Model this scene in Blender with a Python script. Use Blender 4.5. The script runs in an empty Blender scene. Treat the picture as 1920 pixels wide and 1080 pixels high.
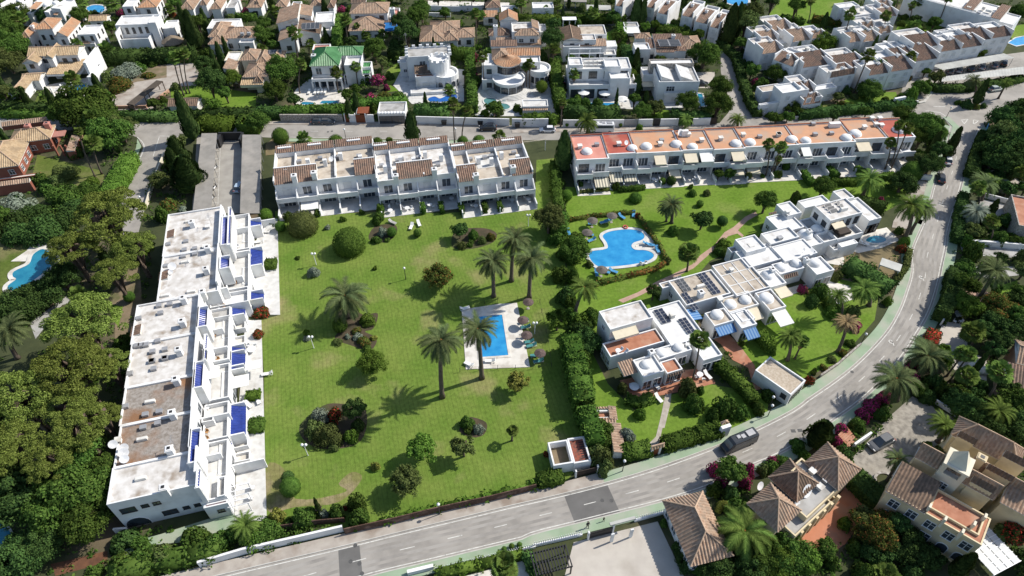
import bpy, bmesh, math, random
import numpy as np
from mathutils import Vector, Matrix
R = math.radians
random.seed(7); rng = np.random.default_rng(7)
scene = bpy.context.scene
# ---------------------------------------------------------------- camera, sky, sun, exposure
CAM_H = 100.0; CAM_PITCH = 45.0; LENS = 24.0
cam_data = bpy.data.cameras.new('camera'); cam = bpy.data.objects.new('camera', cam_data)
scene.collection.objects.link(cam); scene.camera = cam
cam.location = (0, 0, CAM_H); cam.rotation_euler = (R(90 - CAM_PITCH), 0, 0)
cam_data.sensor_width = 36; cam_data.lens = LENS; cam_data.clip_start = 1; cam_data.clip_end = 5000
SUN_AZ = 22.0; SUN_EL = 43.0            # azimuth counted from +X towards +Y
world = bpy.data.worlds.new('World'); scene.world = world; world.use_nodes = True
wn = world.node_tree.nodes; wl = world.node_tree.links
sky = wn.new('ShaderNodeTexSky'); sky.sky_type = 'NISHITA'; sky.sun_disc = False
sky.sun_elevation = R(SUN_EL); sky.sun_rotation = R(90 - SUN_AZ)
wn['Background'].inputs['Strength'].default_value = 0.125
wl.new(sky.outputs[0], wn['Background'].inputs[0])
sun_data = bpy.data.lights.new('sun', 'SUN'); sun = bpy.data.objects.new('sun', sun_data)
scene.collection.objects.link(sun)
sun_data.energy = 4.7; sun_data.angle = R(0.5); sun_data.color = (1.0, 0.95, 0.87)
sdir = Vector((math.cos(R(SUN_EL)) * math.cos(R(SUN_AZ)), math.cos(R(SUN_EL)) * math.sin(R(SUN_AZ)), math.sin(R(SUN_EL))))
sun.rotation_euler = (-sdir).to_track_quat('-Z', 'Y').to_euler(); sun.location = (150, 150, 200)
scene.view_settings.view_transform = 'Standard'; scene.view_settings.look = 'None'
scene.view_settings.gamma = 1; scene.view_settings.exposure = 0.25
scene.view_settings.use_curve_mapping = False
scene.cycles.max_bounces = 4; scene.cycles.diffuse_bounces = 2; scene.cycles.glossy_bounces = 2
scene.cycles.transmission_bounces = 2; scene.cycles.transparent_max_bounces = 4
scene.cycles.caustics_reflective = False; scene.cycles.caustics_refractive = False

# ---------------------------------------------------------------- survey: photo reading -> point of the place at height z
F = LENS / 36.0 * 1920
_t = R(CAM_PITCH)
_fw = np.array([0, math.cos(_t), -math.sin(_t)]); _up = np.array([0, math.sin(_t), math.cos(_t)])
VIEWS = dict(Z=(0, 0, 1), A=(0, 0, 4), B=(480, 0, 4), C=(960, 0, 4), D=(1440, 0, 4), E=(0, 220, 4), F=(480, 240, 3.3103),
             G=(1030, 200, 4), H=(1440, 200, 4), I=(180, 370, 3.375), J=(180, 660, 3.086), K=(480, 540, 3.177),
             L=(1060, 380, 4.1545), M=(1080, 540, 4.1545), N=(1340, 330, 4.1545), O=(1440, 500, 4), Q=(1440, 740, 3.177),
             R=(1000, 740, 3.177), S=(460, 760, 3.2), T=(0, 480, 3.6), U=(0, 740, 3.177))
_v = [VIEWS['Z']]
def VW(k): _v[0] = VIEWS[k]
def px(x, y): o = _v[0]; return o[0] + x / o[2], o[1] + y / o[2]
def P(x, y, z=0.0):
    x, y = px(x, y)
    d = _fw * F + np.array([x - 960, 0, 0]) - _up * (y - 540)
    s = (z - CAM_H) / d[2]
    return Vector((d[0] * s, d[1] * s, z))
def MPP(x, y):      # metres per reading unit at a ground point
    a, y2 = px(x, y)
    w = CAM_H / (math.sin(_t) + (y2 - 540) / F * math.cos(_t))
    return w / F / _v[0][2]
def TOPX(p):        # world -> photo reading (for labels only)
    d = np.array(p) - np.array([0, 0, CAM_H]); w = d @ _fw
    return 960 + F * d[0] / w, 540 - F * (d @ _up) / w

# ---------------------------------------------------------------- objects
COL = scene.collection
THINGS = []
def link(o): COL.objects.link(o); return o
def tag(o, label, cat, group=None):
    o['label'] = label; o['category'] = cat
    if group: o['group'] = group
    THINGS.append(o); return o
def thing(name, label, cat, loc=(0, 0, 0), rz=0.0, group=None):
    o = bpy.data.objects.new(name, None); link(o); o.empty_display_size = .3
    o.location = loc; o.rotation_euler = (0, 0, rz)
    return tag(o, label, cat, group)
def rootloc(o):
    while o is not None and o.parent is not None: o = o.parent
    return Vector(o.location) if o is not None else Vector((0, 0, 0))
class MB:
    def __init__(s): s.v = []; s.f = []; s.m = []; s.uv = None
    def add(s, vs, fs, mi=0):
        b = len(s.v); s.v += [tuple(v) for v in vs]
        for f in fs: s.f.append(tuple(i + b for i in f)); s.m.append(mi)
        return s
    def quad(s, a, b, c, d, mi=0): return s.add((a, b, c, d), ((0, 1, 2, 3),), mi)
    def box(s, x0, y0, z0, x1, y1, z1, fr=None, mi=0):
        c = [(x0, y0), (x1, y0), (x1, y1), (x0, y1)]
        if fr: c = [fr.w(*q) for q in c]
        return s.prism(c, z0, z1, mi)
    def prism(s, c, z0, z1, mi=0, top=None):
        n = len(c); t = top or c
        ar = sum(c[i][0] * c[(i + 1) % n][1] - c[(i + 1) % n][0] * c[i][1] for i in range(n))
        if ar < 0: c = list(c)[::-1]; t = list(t)[::-1]
        vs = [(q[0], q[1], z0) for q in c] + [(q[0], q[1], z1) for q in t]
        fs = [(i, (i + 1) % n, n + (i + 1) % n, n + i) for i in range(n)] + [tuple(range(n))[::-1], tuple(range(n, 2 * n))]
        return s.add(vs, fs, mi)
    def tube(s, pts, rad, n=8, mi=0, cap=True):
        pts = [Vector(p) for p in pts]; rs = rad if hasattr(rad, '__len__') else [rad] * len(pts)
        vs = []; 
        for i, p in enumerate(pts):
            d = (pts[min(i + 1, len(pts) - 1)] - pts[max(i - 1, 0)]).normalized()
            a = d.orthogonal().normalized() if abs(d.z) < .9 else Vector((1, 0, 0)); a = (a - d * a.dot(d)).normalized(); b = d.cross(a)
            for k in range(n):
                t = 2 * math.pi * k / n; vs.append(p + (a * math.cos(t) + b * math.sin(t)) * rs[i])
        fs = []
        for i in range(len(pts) - 1):
            for k in range(n):
                k2 = (k + 1) % n; fs.append((i * n + k, i * n + k2, (i + 1) * n + k2, (i + 1) * n + k))
        if cap: fs += [tuple(range(n))[::-1], tuple(range((len(pts) - 1) * n, len(pts) * n))]
        return s.add(vs, fs, mi)
    def lathe(s, c, prof, n=20, mi=0):
        vs = []; fs = []
        for r, z in prof:
            for k in range(n):
                t = 2 * math.pi * k / n; vs.append((c[0] + r * math.cos(t), c[1] + r * math.sin(t), c[2] + z))
        for i in range(len(prof) - 1):
            for k in range(n):
                k2 = (k + 1) % n; fs.append((i * n + k, i * n + k2, (i + 1) * n + k2, (i + 1) * n + k))
        return s.add(vs, fs, mi)
    def build(s, name, mats, parent=None, smooth=False, origin=None):
        o0 = rootloc(parent) if parent is not None else Vector(origin or (0, 0, 0))
        me = bpy.data.meshes.new(name)
        me.from_pydata([(v[0] - o0[0], v[1] - o0[1], v[2] - o0[2]) for v in s.v], [], s.f)
        if not isinstance(mats, (list, tuple)): mats = [mats]
        for m in mats: me.materials.append(m)
        if len(mats) > 1: me.polygons.foreach_set('material_index', s.m)
        if s.uv is not None:
            l = me.uv_layers.new(name='uv'); l.data.foreach_set('uv', np.array([s.uv[i] for f in s.f for i in f], dtype=np.float32).ravel())
        if smooth: me.polygons.foreach_set('use_smooth', [True] * len(me.polygons))
        me.update()
        o = bpy.data.objects.new(name, me); link(o)
        if parent is not None: o.parent = parent
        else: o.location = o0
        return o
def obj(name, me, parent=None, loc=(0, 0, 0), rz=0.0, sc=None):
    o = bpy.data.objects.new(name, me); link(o); o.location = loc; o.rotation_euler = (0, 0, rz)
    if sc: o.scale = sc
    if parent is not None: o.parent = parent
    return o
def struct(o): o['kind'] = 'structure'; return o

# ---------------------------------------------------------------- materials
MT = {}
def mat(name, c1, c2=None, scale=1.0, rough=.8, bump=0.0, bscale=None, c3=None, s3=.15, spec=.3, detail=4, lo=.35, hi=.65, lo3=.52, hi3=.68, metal=0.0):
    if name in MT: return MT[name]
    m = bpy.data.materials.new(name); m.use_nodes = True; n = m.node_tree.nodes; l = m.node_tree.links
    b = n['Principled BSDF']; b.inputs['Roughness'].default_value = rough; b.inputs['Specular IOR Level'].default_value = spec
    b.inputs['Metallic'].default_value = metal
    c1 = tuple(c1) + (1,)
    if c2 is None: b.inputs['Base Color'].default_value = c1
    else:
        g = n.new('ShaderNodeNewGeometry')
        def noise(sc, a, z, det):
            t = n.new('ShaderNodeTexNoise'); t.inputs['Scale'].default_value = sc; t.inputs['Detail'].default_value = det; l.new(g.outputs['Position'], t.inputs['Vector'])
            r = n.new('ShaderNodeMapRange'); r.inputs[1].default_value = a; r.inputs[2].default_value = z; l.new(t.outputs[0], r.inputs[0]); return r
        mx = n.new('ShaderNodeMix'); mx.data_type = 'RGBA'; mx.inputs[6].default_value = c1; mx.inputs[7].default_value = tuple(c2) + (1,)
        l.new(noise(scale, lo, hi, detail).outputs[0], mx.inputs[0]); out = mx.outputs[2]
        if c3 is not None:
            m2 = n.new('ShaderNodeMix'); m2.data_type = 'RGBA'; l.new(out, m2.inputs[6]); m2.inputs[7].default_value = tuple(c3) + (1,)
            l.new(noise(s3, lo3, hi3, 5).outputs[0], m2.inputs[0]); out = m2.outputs[2]
        l.new(out, b.inputs['Base Color'])
        if bump:
            t = n.new('ShaderNodeTexNoise'); t.inputs['Scale'].default_value = bscale or scale * 4; l.new(g.outputs['Position'], t.inputs['Vector'])
            bp = n.new('ShaderNodeBump'); bp.inputs['Strength'].default_value = bump; bp.inputs['Distance'].default_value = .1
            l.new(t.outputs[0], bp.inputs['Height']); l.new(bp.outputs[0], b.inputs['Normal'])
    MT[name] = m; return m
def leafmat(name, dark, light, trans=.25, hue=None):
    if name in MT: return MT[name]
    m = bpy.data.materials.new(name); m.use_nodes = True; n = m.node_tree.nodes; l = m.node_tree.links
    n.remove(n['Principled BSDF']); out = n['Material Output']
    g = n.new('ShaderNodeNewGeometry'); oi = n.new('ShaderNodeObjectInfo')
    mx = n.new('ShaderNodeMix'); mx.data_type = 'RGBA'; mx.inputs[6].default_value = tuple(dark) + (1,); mx.inputs[7].default_value = tuple(light) + (1,)
    l.new(g.outputs['Random Per Island'], mx.inputs[0])
    hs = n.new('ShaderNodeHueSaturation'); l.new(mx.outputs[2], hs.inputs['Color'])
    r = n.new('ShaderNodeMapRange'); r.inputs[3].default_value = .75; r.inputs[4].default_value = 1.3; l.new(oi.outputs['Random'], r.inputs[0]); l.new(r.outputs[0], hs.inputs['Value'])
    r2 = n.new('ShaderNodeMapRange'); r2.inputs[3].default_value = .485; r2.inputs[4].default_value = .515; l.new(oi.outputs['Random'], r2.inputs[0]); l.new(r2.outputs[0], hs.inputs['Hue'])
    col = hs.outputs[0]
    if hue is not None:         # flowers: some leaves take the second colour
        gt = n.new('ShaderNodeMath'); gt.operation = 'GREATER_THAN'; gt.inputs[1].default_value = hue[1]; l.new(g.outputs['Random Per Island'], gt.inputs[0])
        m3 = n.new('ShaderNodeMix'); m3.data_type = 'RGBA'; l.new(gt.outputs[0], m3.inputs[0]); l.new(col, m3.inputs[6]); m3.inputs[7].default_value = tuple(hue[0]) + (1,); col = m3.outputs[2]
    d = n.new('ShaderNodeBsdfDiffuse'); t = n.new('ShaderNodeBsdfTranslucent'); s = n.new('ShaderNodeMixShader'); s.inputs[0].default_value = trans
    l.new(col, d.inputs[0]); l.new(col, t.inputs[0]); l.new(d.outputs[0], s.inputs[1]); l.new(t.outputs[0], s.inputs[2]); l.new(s.outputs[0], out.inputs[0])
    MT[name] = m; return m
def tilemat(name, c1, c2, c3, cw=.24, ch=.38, rough=.85, spec=.2):
    """clay roof tiles: uv in metres (u along the eave, v up the slope); each tile its own fired colour, lichen in patches"""
    if name in MT: return MT[name]
    m = bpy.data.materials.new(name); m.use_nodes = True; n = m.node_tree.nodes; l = m.node_tree.links
    b = n['Principled BSDF']; b.inputs['Roughness'].default_value = rough; b.inputs['Specular IOR Level'].default_value = spec
    uv = n.new('ShaderNodeUVMap'); g = n.new('ShaderNodeNewGeometry')
    dv = n.new('ShaderNodeVectorMath'); dv.operation = 'DIVIDE'; dv.inputs[1].default_value = (cw, ch, 1); l.new(uv.outputs[0], dv.inputs[0])
    fl = n.new('ShaderNodeVectorMath'); fl.operation = 'FLOOR'; l.new(dv.outputs[0], fl.inputs[0])
    wn_ = n.new('ShaderNodeTexWhiteNoise'); l.new(fl.outputs[0], wn_.inputs['Vector'])
    mx = n.new('ShaderNodeMix'); mx.data_type = 'RGBA'; mx.inputs[6].default_value = tuple(c1) + (1,); mx.inputs[7].default_value = tuple(c2) + (1,); l.new(wn_.outputs['Value'], mx.inputs[0])
    t = n.new('ShaderNodeTexNoise'); t.inputs['Scale'].default_value = .55; t.inputs['Detail'].default_value = 5; l.new(g.outputs['Position'], t.inputs['Vector'])
    r = n.new('ShaderNodeMapRange'); r.inputs[1].default_value = .46; r.inputs[2].default_value = .66; r.inputs[4].default_value = .75; l.new(t.outputs[0], r.inputs[0])
    m2 = n.new('ShaderNodeMix'); m2.data_type = 'RGBA'; l.new(r.outputs[0], m2.inputs[0]); l.new(mx.outputs[2], m2.inputs[6]); m2.inputs[7].default_value = tuple(c3) + (1,)
    l.new(m2.outputs[2], b.inputs['Base Color'])
    fr = n.new('ShaderNodeVectorMath'); fr.operation = 'FRACTION'; l.new(dv.outputs[0], fr.inputs[0])
    sp = n.new('ShaderNodeSeparateXYZ'); l.new(fr.outputs[0], sp.inputs[0])
    bp = n.new('ShaderNodeBump'); bp.inputs['Strength'].default_value = .7; bp.inputs['Distance'].default_value = .04; bp.invert = True
    l.new(sp.outputs['Y'], bp.inputs['Height']); l.new(bp.outputs[0], b.inputs['Normal'])
    MT[name] = m; return m
def stripemat(name, c1, c2, width=.3, rough=.7):
    """striped canvas: uv u along the awning's width"""
    if name in MT: return MT[name]
    m = bpy.data.materials.new(name); m.use_nodes = True; n = m.node_tree.nodes; l = m.node_tree.links
    b = n['Principled BSDF']; b.inputs['Roughness'].default_value = rough
    uv = n.new('ShaderNodeUVMap'); sp = n.new('ShaderNodeSeparateXYZ'); l.new(uv.outputs[0], sp.inputs[0])
    k = n.new('ShaderNodeMath'); k.operation = 'PINGPONG'; k.inputs[1].default_value = width; l.new(sp.outputs[0], k.inputs[0])
    gt = n.new('ShaderNodeMath'); gt.operation = 'GREATER_THAN'; gt.inputs[1].default_value = width * .5; l.new(k.outputs[0], gt.inputs[0])
    mx = n.new('ShaderNodeMix'); mx.data_type = 'RGBA'; mx.inputs[6].default_value = tuple(c1) + (1,); mx.inputs[7].default_value = tuple(c2) + (1,); l.new(gt.outputs[0], mx.inputs[0])
    l.new(mx.outputs[2], b.inputs['Base Color']); MT[name] = m; return m

WHITE = mat('white_render', (.78, .78, .77), (.70, .70, .69), .5, .85, .05, 3, c3=(.54, .52, .48), s3=.35, lo3=.56, hi3=.8)
WHITE2 = mat('old_white_render', (.74, .73, .69), (.62, .60, .55), .8, .9, .08, 4, c3=(.42, .38, .32), s3=.4, lo3=.58, hi3=.75)
ROOFW = mat('roof_paint_worn', (.66, .64, .61), (.50, .47, .43), .8, .9, .08, 5, c3=(.30, .25, .20), s3=.5, lo3=.53, hi3=.72)
ROOFC = mat('roof_white_clean', (.70, .70, .68), (.60, .59, .57), .5, .85, .04, 4, c3=(.42, .39, .35), s3=.4, lo3=.57, hi3=.75)
ROOFG = mat('roof_gravel', (.34, .31, .28), (.22, .19, .16), 2.2, .95, .5, 9, c3=(.24, .13, .07), s3=.14, lo3=.47, hi3=.6)
ROOFB = mat('roof_beige_screed', (.52, .46, .38), (.40, .34, .27), .6, .9, .1, 6, c3=(.25, .2, .15), s3=.4, lo3=.55, hi3=.7)
ROOFD = mat('roof_grey', (.42, .41, .39), (.33, .32, .3), .6, .9, .1, 6, c3=(.24, .23, .21), s3=.3)
ORANGE = mat('roof_orange', (.54, .29, .165), (.47, .25, .15), .5, .85, .06, 4, c3=(.42, .32, .24), s3=.25, lo3=.46, hi3=.72)
REDROOF = mat('roof_red', (.40, .095, .065), (.34, .08, .055), .5, .8, .05, 4, c3=(.38, .18, .13), s3=.3)
PINK = mat('roof_faded_red', (.60, .28, .22), (.53, .22, .17), .4, .85, .05, 4, c3=(.5, .33, .28), s3=.25)
TERRA = mat('terracotta_floor', (.42, .19, .115), (.34, .14, .08), .9, .8, .05, 6, c3=(.46, .27, .18), s3=.4)
TERRA2 = mat('terracotta_court', (.50, .21, .12), (.43, .17, .09), .4, .8, .05, 6, c3=(.38, .2, .13), s3=.3)
REDWALL = mat('red_render', (.30, .115, .075), (.25, .09, .06), .6, .85)
PEACH = mat('peach_render', (.55, .34, .24), (.48, .29, .2), .6, .85)
CREAM = mat('cream_render', (.68, .57, .37), (.61, .50, .32), .5, .85, .05, 4, c3=(.5, .42, .28), s3=.3)
PALECREAM = mat('pale_cream_render', (.70, .65, .52), (.63, .57, .44), .5, .85)
STONE = mat('rubble_stone', (.46, .43, .39), (.22, .19, .16), 2.6, .95, .6, 3)
GLASS = mat('window_glass', (.035, .045, .055), (.06, .075, .09), .8, .08, spec=.8)
SHUT = mat('shutter', (.62, .63, .62), (.55, .56, .56), 2, .6)
DARKF = mat('dark_timber', (.05, .035, .025), (.035, .025, .02), 3, .6)
WOOD = mat('red_timber', (.24, .07, .03), (.17, .05, .02), 3, .6)
BRUSH = mat('heather_screen', (.12, .07, .05), (.06, .035, .025), 5, .95, .6, 12, c3=(.2, .13, .1), s3=.6)
WMETAL = mat('white_metal', (.75, .75, .75), None, rough=.4)
GMETAL = mat('grey_metal', (.4, .4, .4), (.33, .33, .34), 1, .45, metal=.3)
DMETAL = mat('dark_metal', (.03, .03, .032), None, rough=.5)
ASPH = mat('asphalt', (.31, .288, .256), (.245, .228, .204), .5, .9, .2, 20, c3=(.355, .33, .295), s3=.12, lo3=.45, hi3=.65)
ASPH_DK = mat('asphalt_patch', (.15, .145, .137), (.12, .116, .11), .4, .9, .15, 20)
PAINT = mat('road_paint', (.66, .65, .6), (.5, .49, .45), 1.5, .7, c3=(.3, .29, .27), s3=2.0, lo3=.55, hi3=.75)
GREENWALK = mat('green_footway', (.29, .38, .26), (.24, .32, .21), .3, .9, .1, 10, c3=(.36, .37, .3), s3=.25, lo3=.45, hi3=.7)
WALK = mat('footway_concrete', (.42, .38, .33), (.33, .29, .25), .5, .9, .1, 10, c3=(.26, .21, .17), s3=.3)
ASPH_WEAR = mat('asphalt_worn', (.275, .256, .23), (.225, .21, .19), .7, .85, .1, 20, c3=(.33, .31, .28), s3=.25, lo3=.42, hi3=.6)
KERB = mat('kerb_stone', (.5, .48, .44), (.42, .4, .36), 1, .9)
PAVE = mat('pale_paving', (.66, .63, .57), (.58, .55, .49), .8, .8, .05, 6, c3=(.46, .42, .36), s3=.4)
PAVEW = mat('white_paving', (.62, .61, .58), (.52, .51, .48), .9, .8, .05, 6, c3=(.40, .37, .33), s3=.5, lo3=.56, hi3=.75)
BEIGEPAVE = mat('beige_court', (.50, .46, .40), (.44, .40, .35), .4, .85, .05, 6, c3=(.38, .34, .29), s3=.15)
COBBLE = mat('crazy_paving', (.36, .33, .28), (.22, .20, .17), 1.1, .9, .4, 6, c3=(.3, .27, .22), s3=.2)
PINKPATH = mat('pink_path', (.46, .31, .24), (.38, .25, .19), .8, .9, .1, 6)
STONEPATH = mat('stone_path', (.44, .40, .34), (.33, .29, .24), 1.2, .9, .1, 6)
SOIL = mat('garden_soil', (.085, .062, .04), (.05, .045, .025), .6, 1, .4, 3, c3=(.06, .075, .025), s3=.12)
EARTH = mat('ground_earth', (.06, .07, .028), (.04, .05, .02), .35, 1, .4, 2, c3=(.15, .115, .075), s3=.07, lo3=.55, hi3=.7)
DRY = mat('dry_earth', (.24, .18, .12), (.16, .13, .075), .4, 1, .3, 4, c3=(.1, .11, .04), s3=.2)
DRYGRASS = mat('dry_grass', (.22, .17, .09), (.16, .13, .07), .6, 1, .4, 5)
BLACK = mat('black_rubber', (.02, .02, .02), None, rough=.8)
BARK = mat('bark', (.16, .12, .09), (.09, .065, .05), 3, .95, .5, 8)
PALMBARK = mat('palm_bark', (.15, .12, .095), (.085, .065, .05), 6, .95, .5, 10)
T_TAN = tilemat('clay_tiles_tan', (.45, .325, .235), (.31, .20, .135), (.24, .19, .145))
T_ORG = tilemat('clay_tiles_orange', (.50, .30, .18), (.41, .215, .12), (.36, .26, .18))
T_BRN = tilemat('clay_tiles_brown', (.28, .185, .135), (.17, .11, .082), (.135, .11, .09))
T_DRK = tilemat('clay_tiles_weathered', (.25, .17, .12), (.15, .105, .075), (.115, .09, .07))
T_YEL = tilemat('clay_tiles_straw', (.50, .38, .24), (.38, .27, .16), (.27, .2, .13))
T_GRN = tilemat('glazed_tiles_green', (.05, .20, .06), (.035, .15, .045), (.09, .26, .10), rough=.35, spec=.5)
T_BLU = tilemat('glazed_tiles_blue', (.022, .045, .24), (.014, .03, .17), (.03, .06, .28), rough=.3, spec=.5)
T_STRAW = mat('thatch', (.27, .22, .16), (.17, .13, .09), 4, 1, .6, 10)
CANVASW = mat('white_canvas', (.78, .77, .73), (.72, .71, .67), 1, .8)
CANVASC = mat('cream_canvas', (.68, .60, .45), (.62, .55, .41), 1, .8)
CANV_ST = stripemat('striped_canvas_cream', (.66, .60, .45), (.22, .21, .17), .35)
CANV_BL = stripemat('striped_canvas_blue', (.025, .13, .34), (.14, .27, .44), .30)
SOLAR = mat('solar_glass', (.012, .018, .035), (.02, .03, .055), 2, .12, spec=.6)
SOLARW = mat('solar_thermal', (.05, .055, .06), (.075, .08, .085), 2, .2, spec=.6)
BLUEF = mat('blue_fabric', (.05, .22, .42), (.08, .28, .48), 2, .8)
TEALF = mat('teal_fabric', (.05, .2, .2), (.08, .25, .25), 2, .8)
CORR = mat('corrugated_roof', (.30, .28, .25), (.24, .225, .2), .6, .7, c3=(.36, .33, .29), s3=.2)
CORR2 = mat('corrugated_pale', (.47, .47, .43), (.40, .40, .37), .5, .6, c3=(.36, .36, .33), s3=.2)
L_GREEN = leafmat('leaf_green', (0.035, 0.075, 0.015), (0.115, 0.183, 0.038))
L_BRIGHT = leafmat('leaf_bright', (0.058, 0.115, 0.016), (0.161, 0.252, 0.046), .3)
L_DARK = leafmat('leaf_dark', (0.025, 0.053, 0.017), (0.079, 0.137, 0.036), .15)
L_OLIVE = leafmat('leaf_olive', (.058, .085, .024), (.15, .185, .06), .2)
L_PINE = leafmat('needle_pine', (0.071, 0.103, 0.018), (0.236, 0.293, 0.069), .2)
L_CYP = leafmat('needle_cypress', (0.028, 0.055, 0.017), (0.086, 0.129, 0.038), .1)
L_HEDGE = leafmat('leaf_hedge', (0.036, 0.078, 0.015), (0.112, 0.188, 0.036), .2)
L_PALM = leafmat('frond_date', (0.057, 0.083, 0.033), (0.143, 0.173, 0.072), .2)
L_FAN = leafmat('frond_fan', (0.063, 0.112, 0.022), (0.168, 0.238, 0.056), .25)
L_DEAD = leafmat('frond_dead', (.16, .11, .06), (.26, .18, .10), .1)
L_PINK = leafmat('bougainvillea', (.03, .055, .015), (.08, .12, .03), .25, hue=((.52, .055, .20), .45))
L_RED = leafmat('red_flowers', (.03, .055, .015), (.08, .11, .03), .2, hue=((.42, .06, .04), .62))
L_GREY = leafmat('leaf_silver', (0.132, 0.165, 0.121), (0.286, 0.330, 0.253), .2)
L_RUST = leafmat('leaf_rust', (0.060, 0.094, 0.020), (0.136, 0.163, 0.040), .2, hue=((.26, .12, .04), .84))
L_GOLD = leafmat('leaf_gold', (0.132, 0.156, 0.036), (0.312, 0.300, 0.072), .3)
def watermat(name, a, b, rough=.04):
    if name in MT: return MT[name]
    m = mat(name, a, b, .5, rough, spec=.5, lo=.3, hi=.7)
    n = m.node_tree.nodes; l = m.node_tree.links; g = n.new('ShaderNodeNewGeometry')
    t = n.new('ShaderNodeTexNoise'); t.inputs['Scale'].default_value = 2.2; t.inputs['Detail'].default_value = 3; l.new(g.outputs['Position'], t.inputs['Vector'])
    bp = n.new('ShaderNodeBump'); bp.inputs['Strength'].default_value = .25; bp.inputs['Distance'].default_value = .1
    l.new(t.outputs[0], bp.inputs['Height']); l.new(bp.outputs[0], n['Principled BSDF'].inputs['Normal']); return m
W_BLUE = watermat('pool_water_blue', (.015, .20, .46), (.04, .31, .58))
W_TEAL = watermat('pool_water_teal', (.015, .16, .27), (.03, .24, .34))
W_GRN = watermat('pool_water_green', (.06, .18, .18), (.10, .25, .24))
# ---------------------------------------------------------------- building kit
class Fr:
    def __init__(s, a, o=(0, 0)): s.a = a; s.o = o; s.c = math.cos(a); s.s = math.sin(a)
    def w(s, u, v): return (s.o[0] + u * s.c - v * s.s, s.o[1] + u * s.s + v * s.c)
    def l(s, p): x = p[0] - s.o[0]; y = p[1] - s.o[1]; return (x * s.c + y * s.s, -x * s.s + y * s.c)
def frame(x0, y0, x1, y1, z=0):
    a = P(x0, y0, z); b = P(x1, y1, z); return Fr(math.atan2(b.y - a.y, b.x - a.x), (a.x, a.y))
def tile_plane(mb, pts, cw=.5, amp=.075, mi=0):
    """one roof slope of barrel tiles: pts convex, pts[0]->pts[1] is the eave"""
    pts = [Vector(p) for p in pts]; o = pts[0]; U = (pts[1] - pts[0]).normalized()
    N = None
    for q in pts[2:]:
        c = U.cross(q - o)
        if c.length > 1e-6: N = c.normalized(); break
    if N.z < 0: N = -N
    V = N.cross(U); 
    if V.z < 0: V = -V
    q2 = [((p - o).dot(U), (p - o).dot(V)) for p in pts]
    u0 = min(q[0] for q in q2); u1 = max(q[0] for q in q2); n = max(2, int(round((u1 - u0) / cw * 4)))
    def span(u):
        vs = []
        for i in range(len(q2)):
            a, b = q2[i], q2[(i + 1) % len(q2)]
            if (a[0] - u) * (b[0] - u) <= 0:
                if abs(a[0] - b[0]) < 1e-9: vs += [a[1], b[1]]
                else: vs.append(a[1] + (b[1] - a[1]) * (u - a[0]) / (b[0] - a[0]))
        return (min(vs), max(vs)) if vs else None
    b = len(mb.v); k = 0; prev = False
    for i in range(n + 1):
        u = u0 + (u1 - u0) * min(max(i / n, 1e-5), 1 - 1e-5); sp = span(u)
        if sp is None: prev = False; continue
        h = amp * (1 + math.sin(2 * math.pi * u / cw))
        for vv in sp:
            p = o + U * u + V * vv + N * h; mb.v.append(tuple(p)); mb.uv.append((u + 1000, vv + 1000))
        k += 1
        if prev:
            t = len(mb.v); mb.f.append((t - 4, t - 2, t - 1, t - 3)); mb.m.append(mi)
        prev = True
def plainuv(mb):
    mb.uv += [(0, 0)] * (len(mb.v) - len(mb.uv))
JIT = [0]
FOOT = []
class Blk:
    def __init__(s, B, u0, v0, u1, v1, z0, z1):
        FOOT.append([B.fr.w(u0, v0), B.fr.w(u1, v0), B.fr.w(u1, v1), B.fr.w(u0, v1)]); s.B = B; s.u0, s.v0, s.u1, s.v1, s.z0, s.z1 = u0, v0, u1, v1, z0, z1
WINC = {}
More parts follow.
